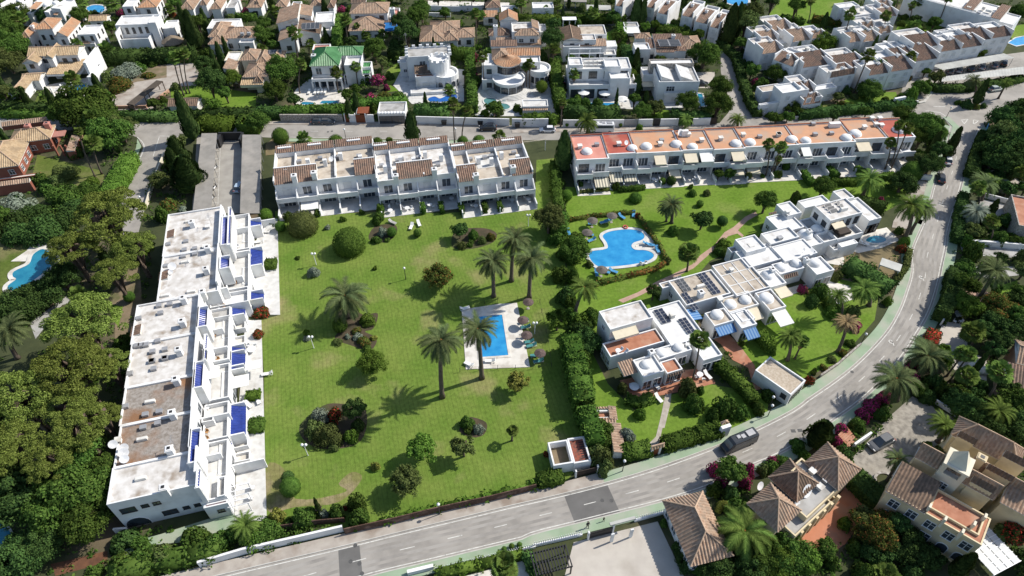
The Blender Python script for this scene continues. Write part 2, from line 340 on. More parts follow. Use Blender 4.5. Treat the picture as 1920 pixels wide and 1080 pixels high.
def win_mesh(w, h, style):
    k = (round(w, 1), round(h, 1), style)
    if k in WINC: return WINC[k]
    w, h = k[0], k[1]; fm = {'dark': DARKF, 'red': WOOD}.get(style, WMETAL)
    f = MB(); t = .08
    def bar(x0, z0, x1, z1, d=.09): f.box(x0, -d, z0, x1, -.005, z1)
    if style == 'arch':
        n = 8; pts = [(-w / 2, 0), (w / 2, 0), (w / 2, h - w / 2)] + [(w / 2 * math.cos(math.pi * i / n), h - w / 2 + w / 2 * math.sin(math.pi * i / n)) for i in range(1, n)] + [(-w / 2, h - w / 2)]
        c = (0, h * .45); big = [(c[0] + (x - c[0]) * (1 + .2 / w), c[1] + (z - c[1]) * (1 + .2 / h)) for x, z in pts]
        m = len(pts); vs = [(x, -.09, z) for x, z in big] + [(x, -.09, z) for x, z in pts] + [(x, 0, z) for x, z in big]
        f.add(vs, [(i, (i + 1) % m, m + (i + 1) % m, m + i) for i in range(m)] + [(i, 2 * m + i, 2 * m + (i + 1) % m, (i + 1) % m) for i in range(m)])
        p = MB(); p.add([(x, -.03, z) for x, z in pts], [tuple(range(m))])
    else:
        bar(-w / 2 - t, 0, -w / 2, h); bar(w / 2, 0, w / 2 + t, h); bar(-w / 2 - t, h, w / 2 + t, h + t); bar(-w / 2 - t - .05, -t, w / 2 + t + .05, 0, .14)
        if style in ('door', 'win', 'dark', 'red'):
            nm = max(1, int(round(w / .8)) - 1)
            for i in range(nm): x = -w / 2 + w * (i + 1) / (nm + 1); bar(x - .04, 0, x + .04, h, .07)
            if style != 'door' and h > .9: bar(-w / 2, h * .62, w / 2, h * .62 + .05, .06)
        p = MB()
        if style == 'shut':
            for i in range(max(2, int(h / .3))):
                z = h * i / max(2, int(h / .3)); zz = h / max(2, int(h / .3)); p.add([(-w / 2, -.03, z), (w / 2, -.03, z), (w / 2, -.05, z + zz), (-w / 2, -.05, z + zz)], [(0, 1, 2, 3)])
        else: p.add([(-w / 2, -.03, 0), (w / 2, -.03, 0), (w / 2, -.03, h), (-w / 2, -.03, h)], [(0, 1, 2, 3)])
    def mk(mb, nm, m):
        me = bpy.data.meshes.new(nm); me.from_pydata(mb.v, [], mb.f); me.materials.append(m); return me
    WINC[k] = (mk(f, 'window_frame', fm), mk(p, 'pane', SHUT if style == 'shut' else GLASS)); return WINC[k]
class Bld:
    """a building: an Empty with its walls, roofs, windows ... as children"""
    def __init__(s, name, label, cat, fr, at=None, group=None, wall=None):
        s.fr = fr; s.wall = wall or WHITE
        p = at or fr.o; s.root = thing(name, label, cat, (p[0], p[1], 0), 0, group); s.blk = []
    def uv(s, x, y, z): return s.fr.l(P(x, y, z))
    def rect(s, x0, y0, x1, y1, z):
        a = s.uv(x0, y0, z); b = s.uv(x1, y1, z)
        return min(a[0], b[0]), min(a[1], b[1]), max(a[0], b[0]), max(a[1], b[1])
    def flat(s, x0, y0, x1, y1, h, z0=0, par=.35, roof=None, wall=None, pw=.22, name='wall'):
        return s.flatm(*s.rect(x0, y0, x1, y1, h), h, z0, par, roof, wall, pw, name)
    def flatm(s, u0, v0, u1, v1, h, z0=0, par=.35, roof=None, wall=None, pw=.22, name='wall'):
        roof = roof or ROOFW; w = s.fr.w; m = MB(); JIT[0] += 1; k = (JIT[0] * 7 % 13) * .006; h += k; u0 += k * .3; v1 -= k * .3; v0 += k * .2
        O = [w(u0, v0), w(u1, v0), w(u1, v1), w(u0, v1)]; I = [w(u0 + pw, v0 + pw), w(u1 - pw, v0 + pw), w(u1 - pw, v1 - pw), w(u0 + pw, v1 - pw)]
        if par < .02:
            m.prism(O, z0, h); m.f.pop(); m.m.pop(); rf = MB().add([q + (h,) for q in O], [(0, 1, 2, 3)])
        else:
            vs = [q + (z0,) for q in O] + [q + (h,) for q in O] + [q + (h,) for q in I] + [q + (h - par,) for q in I]
            fs = []
            for i in range(4):
                j = (i + 1) % 4; fs += [(i, j, 4 + j, 4 + i), (4 + i, 4 + j, 8 + j, 8 + i), (8 + i, 8 + j, 12 + j, 12 + i)]
            m.add(vs, fs); rf = MB().add([q + (h - par,) for q in I], [(0, 1, 2, 3)])
        m.build(name, wall or s.wall, s.root); rf.build('flat_roof', roof, s.root)
        b = Blk(s, u0, v0, u1, v1, z0, h); b.zr = h - par; s.blk.append(b); return b
    def box(s, x0, y0, x1, y1, h, z0=0, m=None, name='wall'):
        return s.boxm(*s.rect(x0, y0, x1, y1, h), h, z0, m, name)
    def boxm(s, u0, v0, u1, v1, h, z0=0, m=None, name='wall'):
        MB().box(u0, v0, z0, u1, v1, h, s.fr).build(name, m or s.wall, s.root); b = Blk(s, u0, v0, u1, v1, z0, h); b.zr = h; return b
    def hip(s, x0, y0, x1, y1, z, rise, m=T_TAN, kind='hip', ov=.35, **k):
        return s.hipm(*s.rect(x0, y0, x1, y1, z), z, rise, m, kind, ov, **k)
    def hipm(s, u0, v0, u1, v1, z, rise, m=T_TAN, kind='hip', ov=.35, wall_to=None, cap=None, name='roof', wall=None, trim=WHITE2):
        if wall_to is not None:
            MB().box(u0 + ov, v0 + ov, wall_to, u1 - ov, v1 - ov, z - .02, s.fr).build('wall', wall or s.wall, s.root)
            b = Blk(s, u0 + ov, v0 + ov, u1 - ov, v1 - ov, wall_to, z); b.zr = z; s.blk.append(b)
        else: b = Blk(s, u0, v0, u1, v1, z, z)
        w = s.fr.w; V3 = lambda u, v, zz: Vector(w(u, v) + (zz,)); mb = MB(); mb.uv = []
        A, Bq, C, D = V3(u0, v0, z), V3(u1, v0, z), V3(u1, v1, z), V3(u0, v1, z)
        W, H = u1 - u0, v1 - v0; rid = []
        um, vm = (u0 + u1) / 2, (v0 + v1) / 2
        if kind == 'pyr' or (kind == 'hip' and abs(W - H) < .8):
            T = V3(um, vm, z + rise)
            for a, c in ((A, Bq), (Bq, C), (C, D), (D, A)): tile_plane(mb, [a, c, T])
            rid = [(A, T), (Bq, T), (C, T), (D, T)]
        elif kind == 'hip' and W > H:
            k = H / 2; E, G = V3(u0 + k, vm, z + rise), V3(u1 - k, vm, z + rise)
            tile_plane(mb, [A, Bq, G, E]); tile_plane(mb, [Bq, C, G]); tile_plane(mb, [C, D, E, G]); tile_plane(mb, [D, A, E])
            rid = [(A, E), (Bq, G), (C, G), (D, E), (E, G)]
        elif kind == 'hip':
            k = W / 2; E, G = V3(um, v0 + k, z + rise), V3(um, v1 - k, z + rise)
            tile_plane(mb, [A, Bq, E]); tile_plane(mb, [Bq, C, G, E]); tile_plane(mb, [C, D, G]); tile_plane(mb, [D, A, E, G])
            rid = [(A, E), (Bq, E), (C, G), (D, G), (E, G)]
        elif kind == 'gu':      # ridge along u
            E, G = V3(u0, vm, z + rise), V3(u1, vm, z + rise)
            tile_plane(mb, [A, Bq, G, E]); tile_plane(mb, [C, D, E, G]); rid = [(E, G)]
            plainuv(mb); mb.add([V3(u0 + ov, v0, z), V3(u0 + ov, v1, z), V3(u0 + ov, vm, z + rise)], [(0, 1, 2)], 1); mb.add([V3(u1 - ov, v0, z), V3(u1 - ov, v1, z), V3(u1 - ov, vm, z + rise)], [(0, 1, 2)], 1)
        elif kind == 'gv':
            E, G = V3(um, v0, z + rise), V3(um, v1, z + rise)
            tile_plane(mb, [Bq, C, G, E]); tile_plane(mb, [D, A, E, G]); rid = [(E, G)]
            plainuv(mb); mb.add([V3(u0, v0 + ov, z), V3(u1, v0 + ov, z), V3(um, v0 + ov, z + rise)], [(0, 1, 2)], 1); mb.add([V3(u0, v1 - ov, z), V3(u1, v1 - ov, z), V3(um, v1 - ov, z + rise)], [(0, 1, 2)], 1)
        else:                   # single slope, the letter names the low side
            hi = {'S': (0, 0, 1, 1), 'N': (1, 1, 0, 0), 'E': (1, 0, 0, 1), 'W': (0, 1, 1, 0)}[kind]
            q = [Vector((p.x, p.y, p.z + rise * t)) for p, t in zip((A, Bq, C, D), hi)]
            i = {'S': 0, 'E': 1, 'N': 2, 'W': 3}[kind]; tile_plane(mb, [q[i], q[(i + 1) % 4], q[(i + 2) % 4], q[(i + 3) % 4]])
            plainuv(mb); lo = [Vector((p.x, p.y, z - .05)) for p in q]
            mb.add(q + lo, [(0, 1, 5, 4), (1, 2, 6, 5), (2, 3, 7, 6), (3, 0, 4, 7), (3, 2, 1, 0)], 1); mb.v[-8:] = [(v[0], v[1], v[2] - .02) for v in mb.v[-8:]]
        plainuv(mb)
        for a, c in rid:
            up = Vector((0, 0, .12)); mb.tube([a + up, c + up], .13, 5, 2)
        if kind not in 'SNEW': mb.box(u0 + .04, v0 + .04, z - .16, u1 - .04, v1 - .04, z - .02, s.fr, 1)
        plainuv(mb); mb.build(name, [m, trim, cap or T_TAN2], s.root); return b
    # -- openings: t = place along the side (0..1, seen from outside), z above ground
    def win(s, b, side, t, w, z, h, style='win'):
        f = s.fr; L = (b.u1 - b.u0) if side in 'SN' else (b.v1 - b.v0)
        if w > L - .2: return
        t = min(max(t, (w / 2 + .1) / L), 1 - (w / 2 + .1) / L)
        if side == 'S': p = f.w(b.u0 + t * L, b.v0); a = 0
        elif side == 'E': p = f.w(b.u1, b.v0 + t * L); a = math.pi / 2
        elif side == 'N': p = f.w(b.u1 - t * L, b.v1); a = math.pi
        else: p = f.w(b.u0, b.v1 - t * L); a = -math.pi / 2
        fm, pm = win_mesh(w, h, style); r = s.root.location
        o = obj('door' if style == 'door' and h > 1.9 else 'window', fm, s.root, (p[0] - r.x, p[1] - r.y, z), f.a + a)
        obj('pane', pm, o); return o
    def wins(s, b, side, n, w, z, h, style='win', skip=()):
        for i in range(n):
            if i not in skip: s.win(b, side, (i + .5) / n, w, z, h, style)
    def chim(s, x, y, z, h=1.6, w=.9, m=None, cap=True):
        u, v = s.uv(x, y, z + h); mb = MB(); mb.box(u - w / 2, v - w / 2, z - .6, u + w / 2, v + w / 2, z + h, s.fr)
        if cap: mb.box(u - w / 2 - .12, v - w / 2 - .12, z + h - .3, u + w / 2 + .12, v + w / 2 + .12, z + h - .12, s.fr)
        o = mb.build('chimney', m or s.wall, s.root)
        MB().box(u - w / 4, v - w / 4, z + h, u + w / 4, v + w / 4, z + h + .05, s.fr).build('flue', DMETAL, o); return o
    def vent(s, x, y, z, w=.7, h=.6, kind=0):
        u, v = s.uv(x, y, z); mb = MB()
        if kind == 0:
            mb.box(u - w / 2, v - w / 2, z - .02, u + w / 2, v + w / 2, z + h, s.fr); mb.box(u - w * .65, v - w * .65, z + h + .12, u + w * .65, v + w * .65, z + h + .2, s.fr)
            for a in (-1, 1): mb.box(u + a * w * .4 - .05, v - w * .4, z + h, u + a * w * .4 + .05, v + w * .4, z + h + .12, s.fr)
        elif kind == 1:
            mb.box(u - w, v - w * .35, z - .02, u + w, v + w * .35, z + h * .8, s.fr); mb.box(u - w * .9, v - w * .3, z + h * .8, u + w * .9, v + w * .3, z + h * .95, s.fr)
        else:
            mb.box(u - w * .6, v - w * .5, z + .08, u + w * .6, v + w * .5, z + h, s.fr); mb.box(u - w * .5, v - w * .4, z - .02, u + w * .5, v - w * .3, z + .08, s.fr); mb.box(u - w * .5, v + w * .3, z - .02, u + w * .5, v + w * .4, z + .08, s.fr)
        return mb.build(('roof_vent', 'roof_vent', 'air_conditioner')[kind], (WHITE2, WHITE2, GMETAL)[kind], s.root)
    def dish(s, x, y, z, r=.45):
        u, v = s.uv(x, y, z); w = s.fr.w(u, v); mb = MB(); n = 12; c = Vector((w[0], w[1], z + .8)); d = Vector((.5, -.7, .5)).normalized(); a = d.orthogonal().normalized(); b = d.cross(a)
        vs = [c - d * .12] + [c + (a * math.cos(2 * math.pi * i / n) + b * math.sin(2 * math.pi * i / n)) * r for i in range(n)]
        mb.add(vs, [(0, 1 + i, 1 + (i + 1) % n) for i in range(n)]); mb.tube([(w[0], w[1], z - .05), c - d * .12], .04, 5); mb.tube([c - d * .12, c + d * .4], .02, 4)
        return mb.build('satellite_dish', WMETAL, s.root)
    def mast(s, x, y, z, h=3):
        u, v = s.uv(x, y, z); w = s.fr.w(u, v); mb = MB(); mb.tube([(w[0], w[1], z - .1), (w[0], w[1], z + h)], .035, 5)
        for k in range(5): mb.box(u - .5 + .06 * k, v - .9 + .35 * k, z + h - .12, u + .5 - .06 * k, v - .87 + .35 * k, z + h - .09, s.fr)
        mb.box(u - .02, v - .9, z + h - .12, u + .02, v + .6, z + h - .08, s.fr)
        return mb.build('aerial', GMETAL, s.root)
    def dome(s, x, y, z, r):
        u, v = s.uv(x, y, z); w = s.fr.w(u, v); n = 24
        prof = [(r * 1.06, -.03), (r * 1.06, .16), (r, .18)] + [(r * math.cos(t), .18 + r * .62 * math.sin(t)) for t in [math.pi / 2 * i / 8 for i in range(1, 9)]]
        return MB().lathe((w[0], w[1], z), prof, n).build('dome', s.wall, s.root, True)
    def solar(s, x0, y0, x1, y1, z, nu, nv, tilt=.35, m=SOLAR):
        u0, v0, u1, v1 = s.rect(x0, y0, x1, y1, z); du = (u1 - u0) / nu; dv = (v1 - v0) / nv
        for i in range(nu):
            for j in range(nv):
                a, c, b, d = u0 + du * i + .03, u0 + du * (i + 1) - .03, v0 + dv * j + .03, v0 + dv * (j + 1) - .03; w = s.fr.w
                za, zb = z + .15, z + .15 + tilt
                q = [w(a, b) + (za,), w(c, b) + (za,), w(c, d) + (zb,), w(a, d) + (zb,)]; mb = MB()
                mb.add(q + [(p[0], p[1], p[2] - .06) for p in q], [(0, 1, 5, 4), (1, 2, 6, 5), (2, 3, 7, 6), (3, 0, 4, 7), (7, 6, 5, 4)], 1)
                iu, iv = .05, .05
                f = lambda t, k: tuple(np.array(q[0]) + (np.array(q[1]) - np.array(q[0])) * t + (np.array(q[3]) - np.array(q[0])) * k)
                g = [f(.04, .04), f(.96, .04), f(.96, .96), f(.04, .96)]
                mb.add(q + g, [(0, 1, 5, 4), (1, 2, 6, 5), (2, 3, 7, 6), (3, 0, 4, 7)], 1); mb.add(g, [(0, 1, 2, 3)], 0)
                for k in (.02, .98):
                    pk = f(.5, k); mb.box(*[0] * 0) if False else None
                mb.build('solar_panel', [m, GMETAL], s.root)
    def awn(s, b, side, t0, t1, z, out, drop, m=CANVASC):
        f = s.fr
        if side == 'S': L = b.u1 - b.u0; q = [(b.u0 + t0 * L, b.v0 - .03), (b.u0 + t1 * L, b.v0 - .03), (b.u0 + t1 * L, b.v0 - out), (b.u0 + t0 * L, b.v0 - out)]
        elif side == 'E': L = b.v1 - b.v0; q = [(b.u1 + .03, b.v0 + t0 * L), (b.u1 + .03, b.v0 + t1 * L), (b.u1 + out, b.v0 + t1 * L), (b.u1 + out, b.v0 + t0 * L)]
        w = [f.w(*x) for x in q]; zs = [z, z, z - drop, z - drop]; mb = MB(); mb.uv = []
        vs = [w[i] + (zs[i],) for i in range(4)] + [w[2] + (z - drop - .25,), w[3] + (z - drop - .25,)]
        L2 = math.dist(w[0], w[1]); mb.add(vs, [(0, 1, 2, 3), (3, 2, 4, 5)]); mb.uv = [(0, 0), (L2, 0), (L2, 1), (0, 1), (L2, 2), (0, 2)]
        for k in (3, 2): mb.tube([vs[0 if k == 3 else 1], vs[k]], .03, 4)
        plainuv(mb); return mb.build('awning', m, s.root)
    def rail(s, pts, z, h=.9, t=.15, m=None, name='parapet'):     # low wall through local points
        mb = MB()
        for (a, b) in zip(pts, pts[1:]):
            d = Vector((b[0] - a[0], b[1] - a[1])); n = Vector((-d.y, d.x)).normalized() * t / 2
            q = [(a[0] + n.x, a[1] + n.y), (b[0] + n.x, b[1] + n.y), (b[0] - n.x, b[1] - n.y), (a[0] - n.x, a[1] - n.y)]
            mb.prism([s.fr.w(*k) for k in q], z, z + h)
        return mb.build(name, m or s.wall, s.root)
T_TAN2 = mat('ridge_mortar', (.50, .36, .25), (.42, .29, .2), 2, .9)

# ---------------------------------------------------------------- ground kit
def crom(pts, n=6, closed=False):
    pts = [Vector(p) for p in pts]; out = []; m = len(pts)
    for i in range(m if closed else m - 1):
        g = (lambda k: pts[k % m]) if closed else (lambda k: pts[min(max(k, 0), m - 1)])
        p0, p1, p2, p3 = g(i - 1), g(i), g(i + 1), g(i + 2)
        for k in range(n):
            t = k / n; out.append(.5 * ((2 * p1) + (p2 - p0) * t + (2 * p0 - 5 * p1 + 4 * p2 - p3) * t * t + (3 * p1 - p0 - 3 * p2 + p3) * t ** 3))
    if not closed: out.append(pts[-1])
    return out
SHEETS = []
def sheet(name, pts, z, m, zp=None, smooth=0, closed=True):
    w = [P(x, y, z if zp is None else zp) for x, y in pts]
    if smooth: w = crom(w, smooth, True)
    if m not in (EARTH, DRYGRASS, SOIL): SHEETS.append([(p.x, p.y) for p in w])
    return struct(MB().add([(p.x, p.y, z) for p in w], [tuple(range(len(w)))]).build(name, m))
def slab(name, pts, z0, z1, m, smooth=0):
    w = [P(x, y, z1) for x, y in pts]
    if smooth: w = crom(w, smooth, True)
    SHEETS.append([(p.x, p.y) for p in w])
    return struct(MB().prism([(p.x, p.y) for p in w], z0, z1).build(name, m))
def strip(mb, line, w0, w1, z, mi=0):
    """band along a world polyline between sideways offsets w0..w1"""
    L = [Vector((p[0], p[1])) for p in line]; a = []; b = []
    for i, p in enumerate(L):
        d = (L[min(i + 1, len(L) - 1)] - L[max(i - 1, 0)]).normalized(); n = Vector((-d.y, d.x)); a.append(p + n * w0); b.append(p + n * w1)
    for i in range(len(L) - 1): mb.quad((a[i].x, a[i].y, z), (a[i + 1].x, a[i + 1].y, z), (b[i + 1].x, b[i + 1].y, z), (b[i].x, b[i].y, z), mi)
def wallstrip(mb, line, t, z0, z1, mi=0):
    L = [Vector((p[0], p[1])) for p in line]; a = []; b = []
    for i, p in enumerate(L):
        d = (L[min(i + 1, len(L) - 1)] - L[max(i - 1, 0)]).normalized(); n = Vector((-d.y, d.x)) * t / 2; a.append(p + n); b.append(p - n)
    for i in range(len(L) - 1): mb.prism([tuple(a[i]), tuple(a[i + 1]), tuple(b[i + 1]), tuple(b[i])], z0, z1, mi)
def walln(name, label, pts, h, t=.3, m=None, cat='wall', z0=0, smooth=0, group=None):
    w = [P(x, y, 0) for x, y in pts]
    if smooth: w = crom(w, smooth)
    mb = MB(); wallstrip(mb, w, t, z0, h); c = w[len(w) // 2]
    return tag(mb.build(name, m or WHITE, origin=(c.x, c.y, 0)), label, cat, group)
def pool(label, pts, water=W_BLUE, smooth=6, cop=.55, coping=PAVEW, step=None):
    """swimming pool: raised coping ring with the water inside it"""
    w = [P(x, y, .1) for x, y in pts]
    if smooth: w = crom(w, smooth, True)
    n = len(w); c = sum(w, Vector()) / n
    ar = sum(w[i].x * w[(i + 1) % n].y - w[(i + 1) % n].x * w[i].y for i in range(n)); sg = 1 if ar < 0 else -1
    out = []
    for i in range(n):
        d1 = (w[i] - w[i - 1]).normalized(); d2 = (w[(i + 1) % n] - w[i]).normalized(); d = (d1 + d2); d = d.normalized() if d.length > 1e-3 else d1
        k = 1 / max(.5, abs(d.dot(d1))); out.append(w[i] + Vector((-d.y, d.x, 0)) * sg * cop * k)
    SHEETS.append([(p.x, p.y) for p in out])
    r = thing('swimming_pool', label, 'pool', (c.x, c.y, 0))
    mb = MB(); vs = [(p.x, p.y, .03) for p in w] + [(p.x, p.y, .2) for p in w] + [(p.x, p.y, .2) for p in out] + [(p.x, p.y, 0) for p in out]
    fs = []
    for i in range(n):
        j = (i + 1) % n; fs += [(i, j, n + j, n + i), (n + i, n + j, 2 * n + j, 2 * n + i), (2 * n + i, 2 * n + j, 3 * n + j, 3 * n + i)]
    mb.add(vs, fs).build('coping', coping, r)
    MB().add([(p.x, p.y, .14) for p in w], [tuple(range(n))]).build('water', water, r)
    return r
# ---------------------------------------------------------------- plants
def leafquads(p, nr, size, asp=1.0, jit=.6, r=rng):
    n = len(p); nr = nr + r.normal(0, jit, (n, 3)); nr /= np.linalg.norm(nr, axis=1)[:, None] + 1e-9
    t = r.normal(0, 1, (n, 3)); t -= nr * (t * nr).sum(1)[:, None]; t /= np.linalg.norm(t, axis=1)[:, None] + 1e-9
    b = np.cross(nr, t); s = (np.asarray(size) * r.uniform(.6, 1.35, n))[:, None] / 2
    t = t * s * asp; b = b * s
    V = np.stack([p - t, p - b * .8, p + t, p + b * .8], 1).reshape(-1, 3)
    return V, np.arange(4 * n).reshape(n, 4)
def sph(n, r=rng):
    d = r.normal(0, 1, (n, 3)); return d / np.linalg.norm(d, axis=1)[:, None]
def ico(rad=1.0, sub=2, squash=1.0):
    bm = bmesh.new(); bmesh.ops.create_icosphere(bm, subdivisions=sub, radius=rad)
    v = np.array([x.co[:] for x in bm.verts]); v[:, 2] *= squash; f = np.array([[q.index for q in x.verts] for x in bm.faces]); bm.free(); return v, f
def join(parts):
    V = []; Fq = []; o = 0
    for v, f in parts:
        if f.shape[1] == 3: f = np.concatenate([f, f[:, 2:3]], 1)
        V.append(v); Fq.append(f + o); o += len(v)
    return np.concatenate(V), np.concatenate(Fq)
def tri_safe(name, V, Fq, m):
    me = bpy.data.meshes.new(name); q = Fq[:, 2] != Fq[:, 3]
    me.from_pydata([], [], []) if False else None
    me.vertices.add(len(V)); me.vertices.foreach_set('co', np.asarray(V, np.float32).ravel())
    cnt = np.where(q, 4, 3).astype(np.int32); st = np.concatenate([[0], np.cumsum(cnt)[:-1]]).astype(np.int32)
    li = Fq.ravel()[np.stack([np.ones_like(q), np.ones_like(q), np.ones_like(q), q], 1).ravel()]
    me.loops.add(len(li)); me.loops.foreach_set('vertex_index', li.astype(np.int32)); me.polygons.add(len(Fq))
    me.polygons.foreach_set('loop_start', st); me.polygons.foreach_set('loop_total', cnt); me.materials.append(m); me.update(calc_edges=True); return me
def crown_np(kind, seed, size):
    r = np.random.default_rng(seed); parts = []
    if kind == 'broad':
        nc, nl, ls = {'L': (60, 210, .07), 'M': (30, 140, .125), 'S': (16, 80, .21)}[size]
        d = sph(nc, r); d[:, 2] = np.abs(d[:, 2]) * .95 - .28 * r.random(nc); c = d * (r.uniform(.35, .86, nc) ** .6)[:, None]
        c *= (1 + .14 * np.sin(3 * np.arctan2(d[:, 1], d[:, 0]) + seed))[:, None]
        rad = r.uniform(.2, .36, nc)
        for i in range(nc):
            q = sph(nl, r); q[:, 2] = np.where(q[:, 2] < -.4, -q[:, 2], q[:, 2]); parts.append(leafquads(c[i] + q * rad[i] * r.uniform(.6, 1.08, nl)[:, None], q + c[i] * .4, ls, 1.3, .55, r))
    elif kind == 'pine':
        nc, nl, ls = {'L': (120, 170, .036), 'M': (70, 110, .06), 'S': (40, 60, .12)}[size]
        a = r.uniform(0, 2 * math.pi, nc); rr = np.sqrt(r.random(nc)) * .92 * (1 + .12 * np.sin(2 * a + seed) + .1 * np.sin(5 * a + 2 * seed)); z = .5 * (1 - rr ** 2) + .17 * np.sin(7 * rr * np.cos(a) + seed) * np.cos(6 * rr * np.sin(a) + seed * 2) + r.normal(0, .04, nc)
        c = np.stack([rr * np.cos(a), rr * np.sin(a), z], 1); rad = r.uniform(.10, .19, nc)
        for i in range(nc):
            q = sph(nl, r); q[:, 2] = np.abs(q[:, 2]) * 1.0 - .25 * r.random(nl); q2 = q * np.array([1, 1, .75])
            parts.append(leafquads(c[i] + q2 * rad[i] * r.uniform(.75, 1.1, nl)[:, None], q, ls, 1.5, .5, r))
    elif kind == 'feather':     # loose, airy crown
        nc, nl, ls = {'L': (90, 70, .07), 'M': (50, 55, .11), 'S': (26, 40, .17)}[size]
        d = sph(nc, r); c = d * (r.uniform(.3, .95, nc))[:, None]; c[:, 2] = np.abs(c[:, 2]) * .9 - .12
        for i in range(nc):
            q = sph(nl, r) * r.uniform(.2, 1, nl)[:, None] * .24; parts.append(leafquads(c[i] + q, q * 3 + c[i], ls, 2.2, .6, r))
    elif kind == 'shrub':
        nc, nl, ls = {'L': (36, 190, .08), 'M': (22, 120, .13), 'S': (12, 70, .22)}[size]
        d = sph(nc, r); d[:, 2] = np.abs(d[:, 2]); c = d * r.uniform(.3, .72, nc)[:, None]; rad = r.uniform(.25, .42, nc)
        for i in range(nc):
            q = sph(nl, r); q[:, 2] = np.abs(q[:, 2]) * 1.2 - .3; parts.append(leafquads(c[i] + q * rad[i], q + c[i] * .5, ls, 1.3, .5, r))
        v, f = ico(.5, 1, .8); v[:, 2] = np.maximum(v[:, 2], 0); parts.append((v, f))
    elif kind == 'ball':
        n, ls = {'L': (4200, .07), 'M': (1900, .1), 'S': (700, .17)}[size]
        q = sph(n, r); bump = 1 + .035 * np.sin(5 * q[:, 0] + seed) * np.sin(4 * q[:, 1]); parts.append(leafquads(q * (bump * r.uniform(.93, 1.02, n))[:, None], q, ls, 1.1, .35, r)); parts.append(ico(.9, 2))
    elif kind == 'cypress':     # unit height, unit radius
        n, ls = {'L': (3200, .26), 'M': (1600, .34), 'S': (700, .5)}[size]
        z = r.random(n) ** .85; prof = np.minimum(1, (z / .16) ** .6) * (1 - z) ** .55 * 1.12; a = r.uniform(0, 2 * math.pi, n)
        prof *= 1 + .13 * np.sin(a * 3 + z * 14 + seed) + .06 * np.sin(a * 5 - z * 31)
        p = np.stack([prof * np.cos(a), prof * np.sin(a), z], 1); nr = np.stack([np.cos(a), np.sin(a), .35 * np.ones(n)], 1)
        t = r.normal(0, .25, (n, 3)); t[:, 2] = 0; up = np.stack([.25 * np.cos(a), .25 * np.sin(a), np.ones(n)], 1)
        s = ls * r.uniform(.6, 1.2, n)[:, None]; side = np.stack([-np.sin(a), np.cos(a), np.zeros(n)], 1)
        tip = p + np.stack([.35 * np.cos(a), .35 * np.sin(a), np.zeros(n)], 1) * s * r.uniform(.2, 1, n)[:, None] + np.array([0, 0, .19]) * s
        V = np.stack([p - side * s * .4, p + side * s * .4, tip + side * s * .12, tip - side * s * .12], 1).reshape(-1, 3); parts.append((V, np.arange(4 * n).reshape(n, 4)))
        cz = np.linspace(0, .97, 12); cv = []; 
        for q in cz:
            pr = .86 * min(1, (q / .16) ** .6) * (1 - q) ** .55 * 1.1
            for k in range(10): cv.append((pr * math.cos(k * .628), pr * math.sin(k * .628), q))
        cf = [(i * 10 + k, i * 10 + (k + 1) % 10, (i + 1) * 10 + (k + 1) % 10, (i + 1) * 10 + k) for i in range(11) for k in range(10)]
        parts.append((np.array(cv), np.array(cf)))
    return join(parts)
CRN = {}
def crown(kind, size, m, var):
    k = (kind, size, var)
    if k not in CRN: CRN[k] = tri_safe('crown_' + kind, *crown_np(kind, var * 13 + len(kind), size), L_GREEN)
    return CRN[k]
def trunk_mesh(kind):
    if kind in CRN: return CRN[kind]
    mb = MB()
    if kind == 'trunk':
        mb.tube([(0, 0, 0), (.15, .05, .35), (.05, .1, .7), (.1, 0, 1)], [1.3, 1, .8, .5], 7)
        for k in range(5):
            a = k * 1.26; mb.tube([(.05, .1, .6), (2.5 * math.cos(a), 2.5 * math.sin(a), .9), (5 * math.cos(a), 5 * math.sin(a), 1.05)], [.5, .25, .08], 5)
    me = bpy.data.meshes.new('trunk'); me.from_pydata(mb.v, [], mb.f); me.materials.append(BARK); me.polygons.foreach_set('use_smooth', [True] * len(me.polygons)); CRN[kind] = me; return me
ncount = [0]
KN = dict(broad=('broadleaf_tree', 'tree'), pine=('pine_tree', 'tree'), feather=('feathery_tree', 'tree'), shrub=('shrub', 'shrub'), ball=('clipped_shrub', 'shrub'), cypress=('cypress_tree', 'tree'))
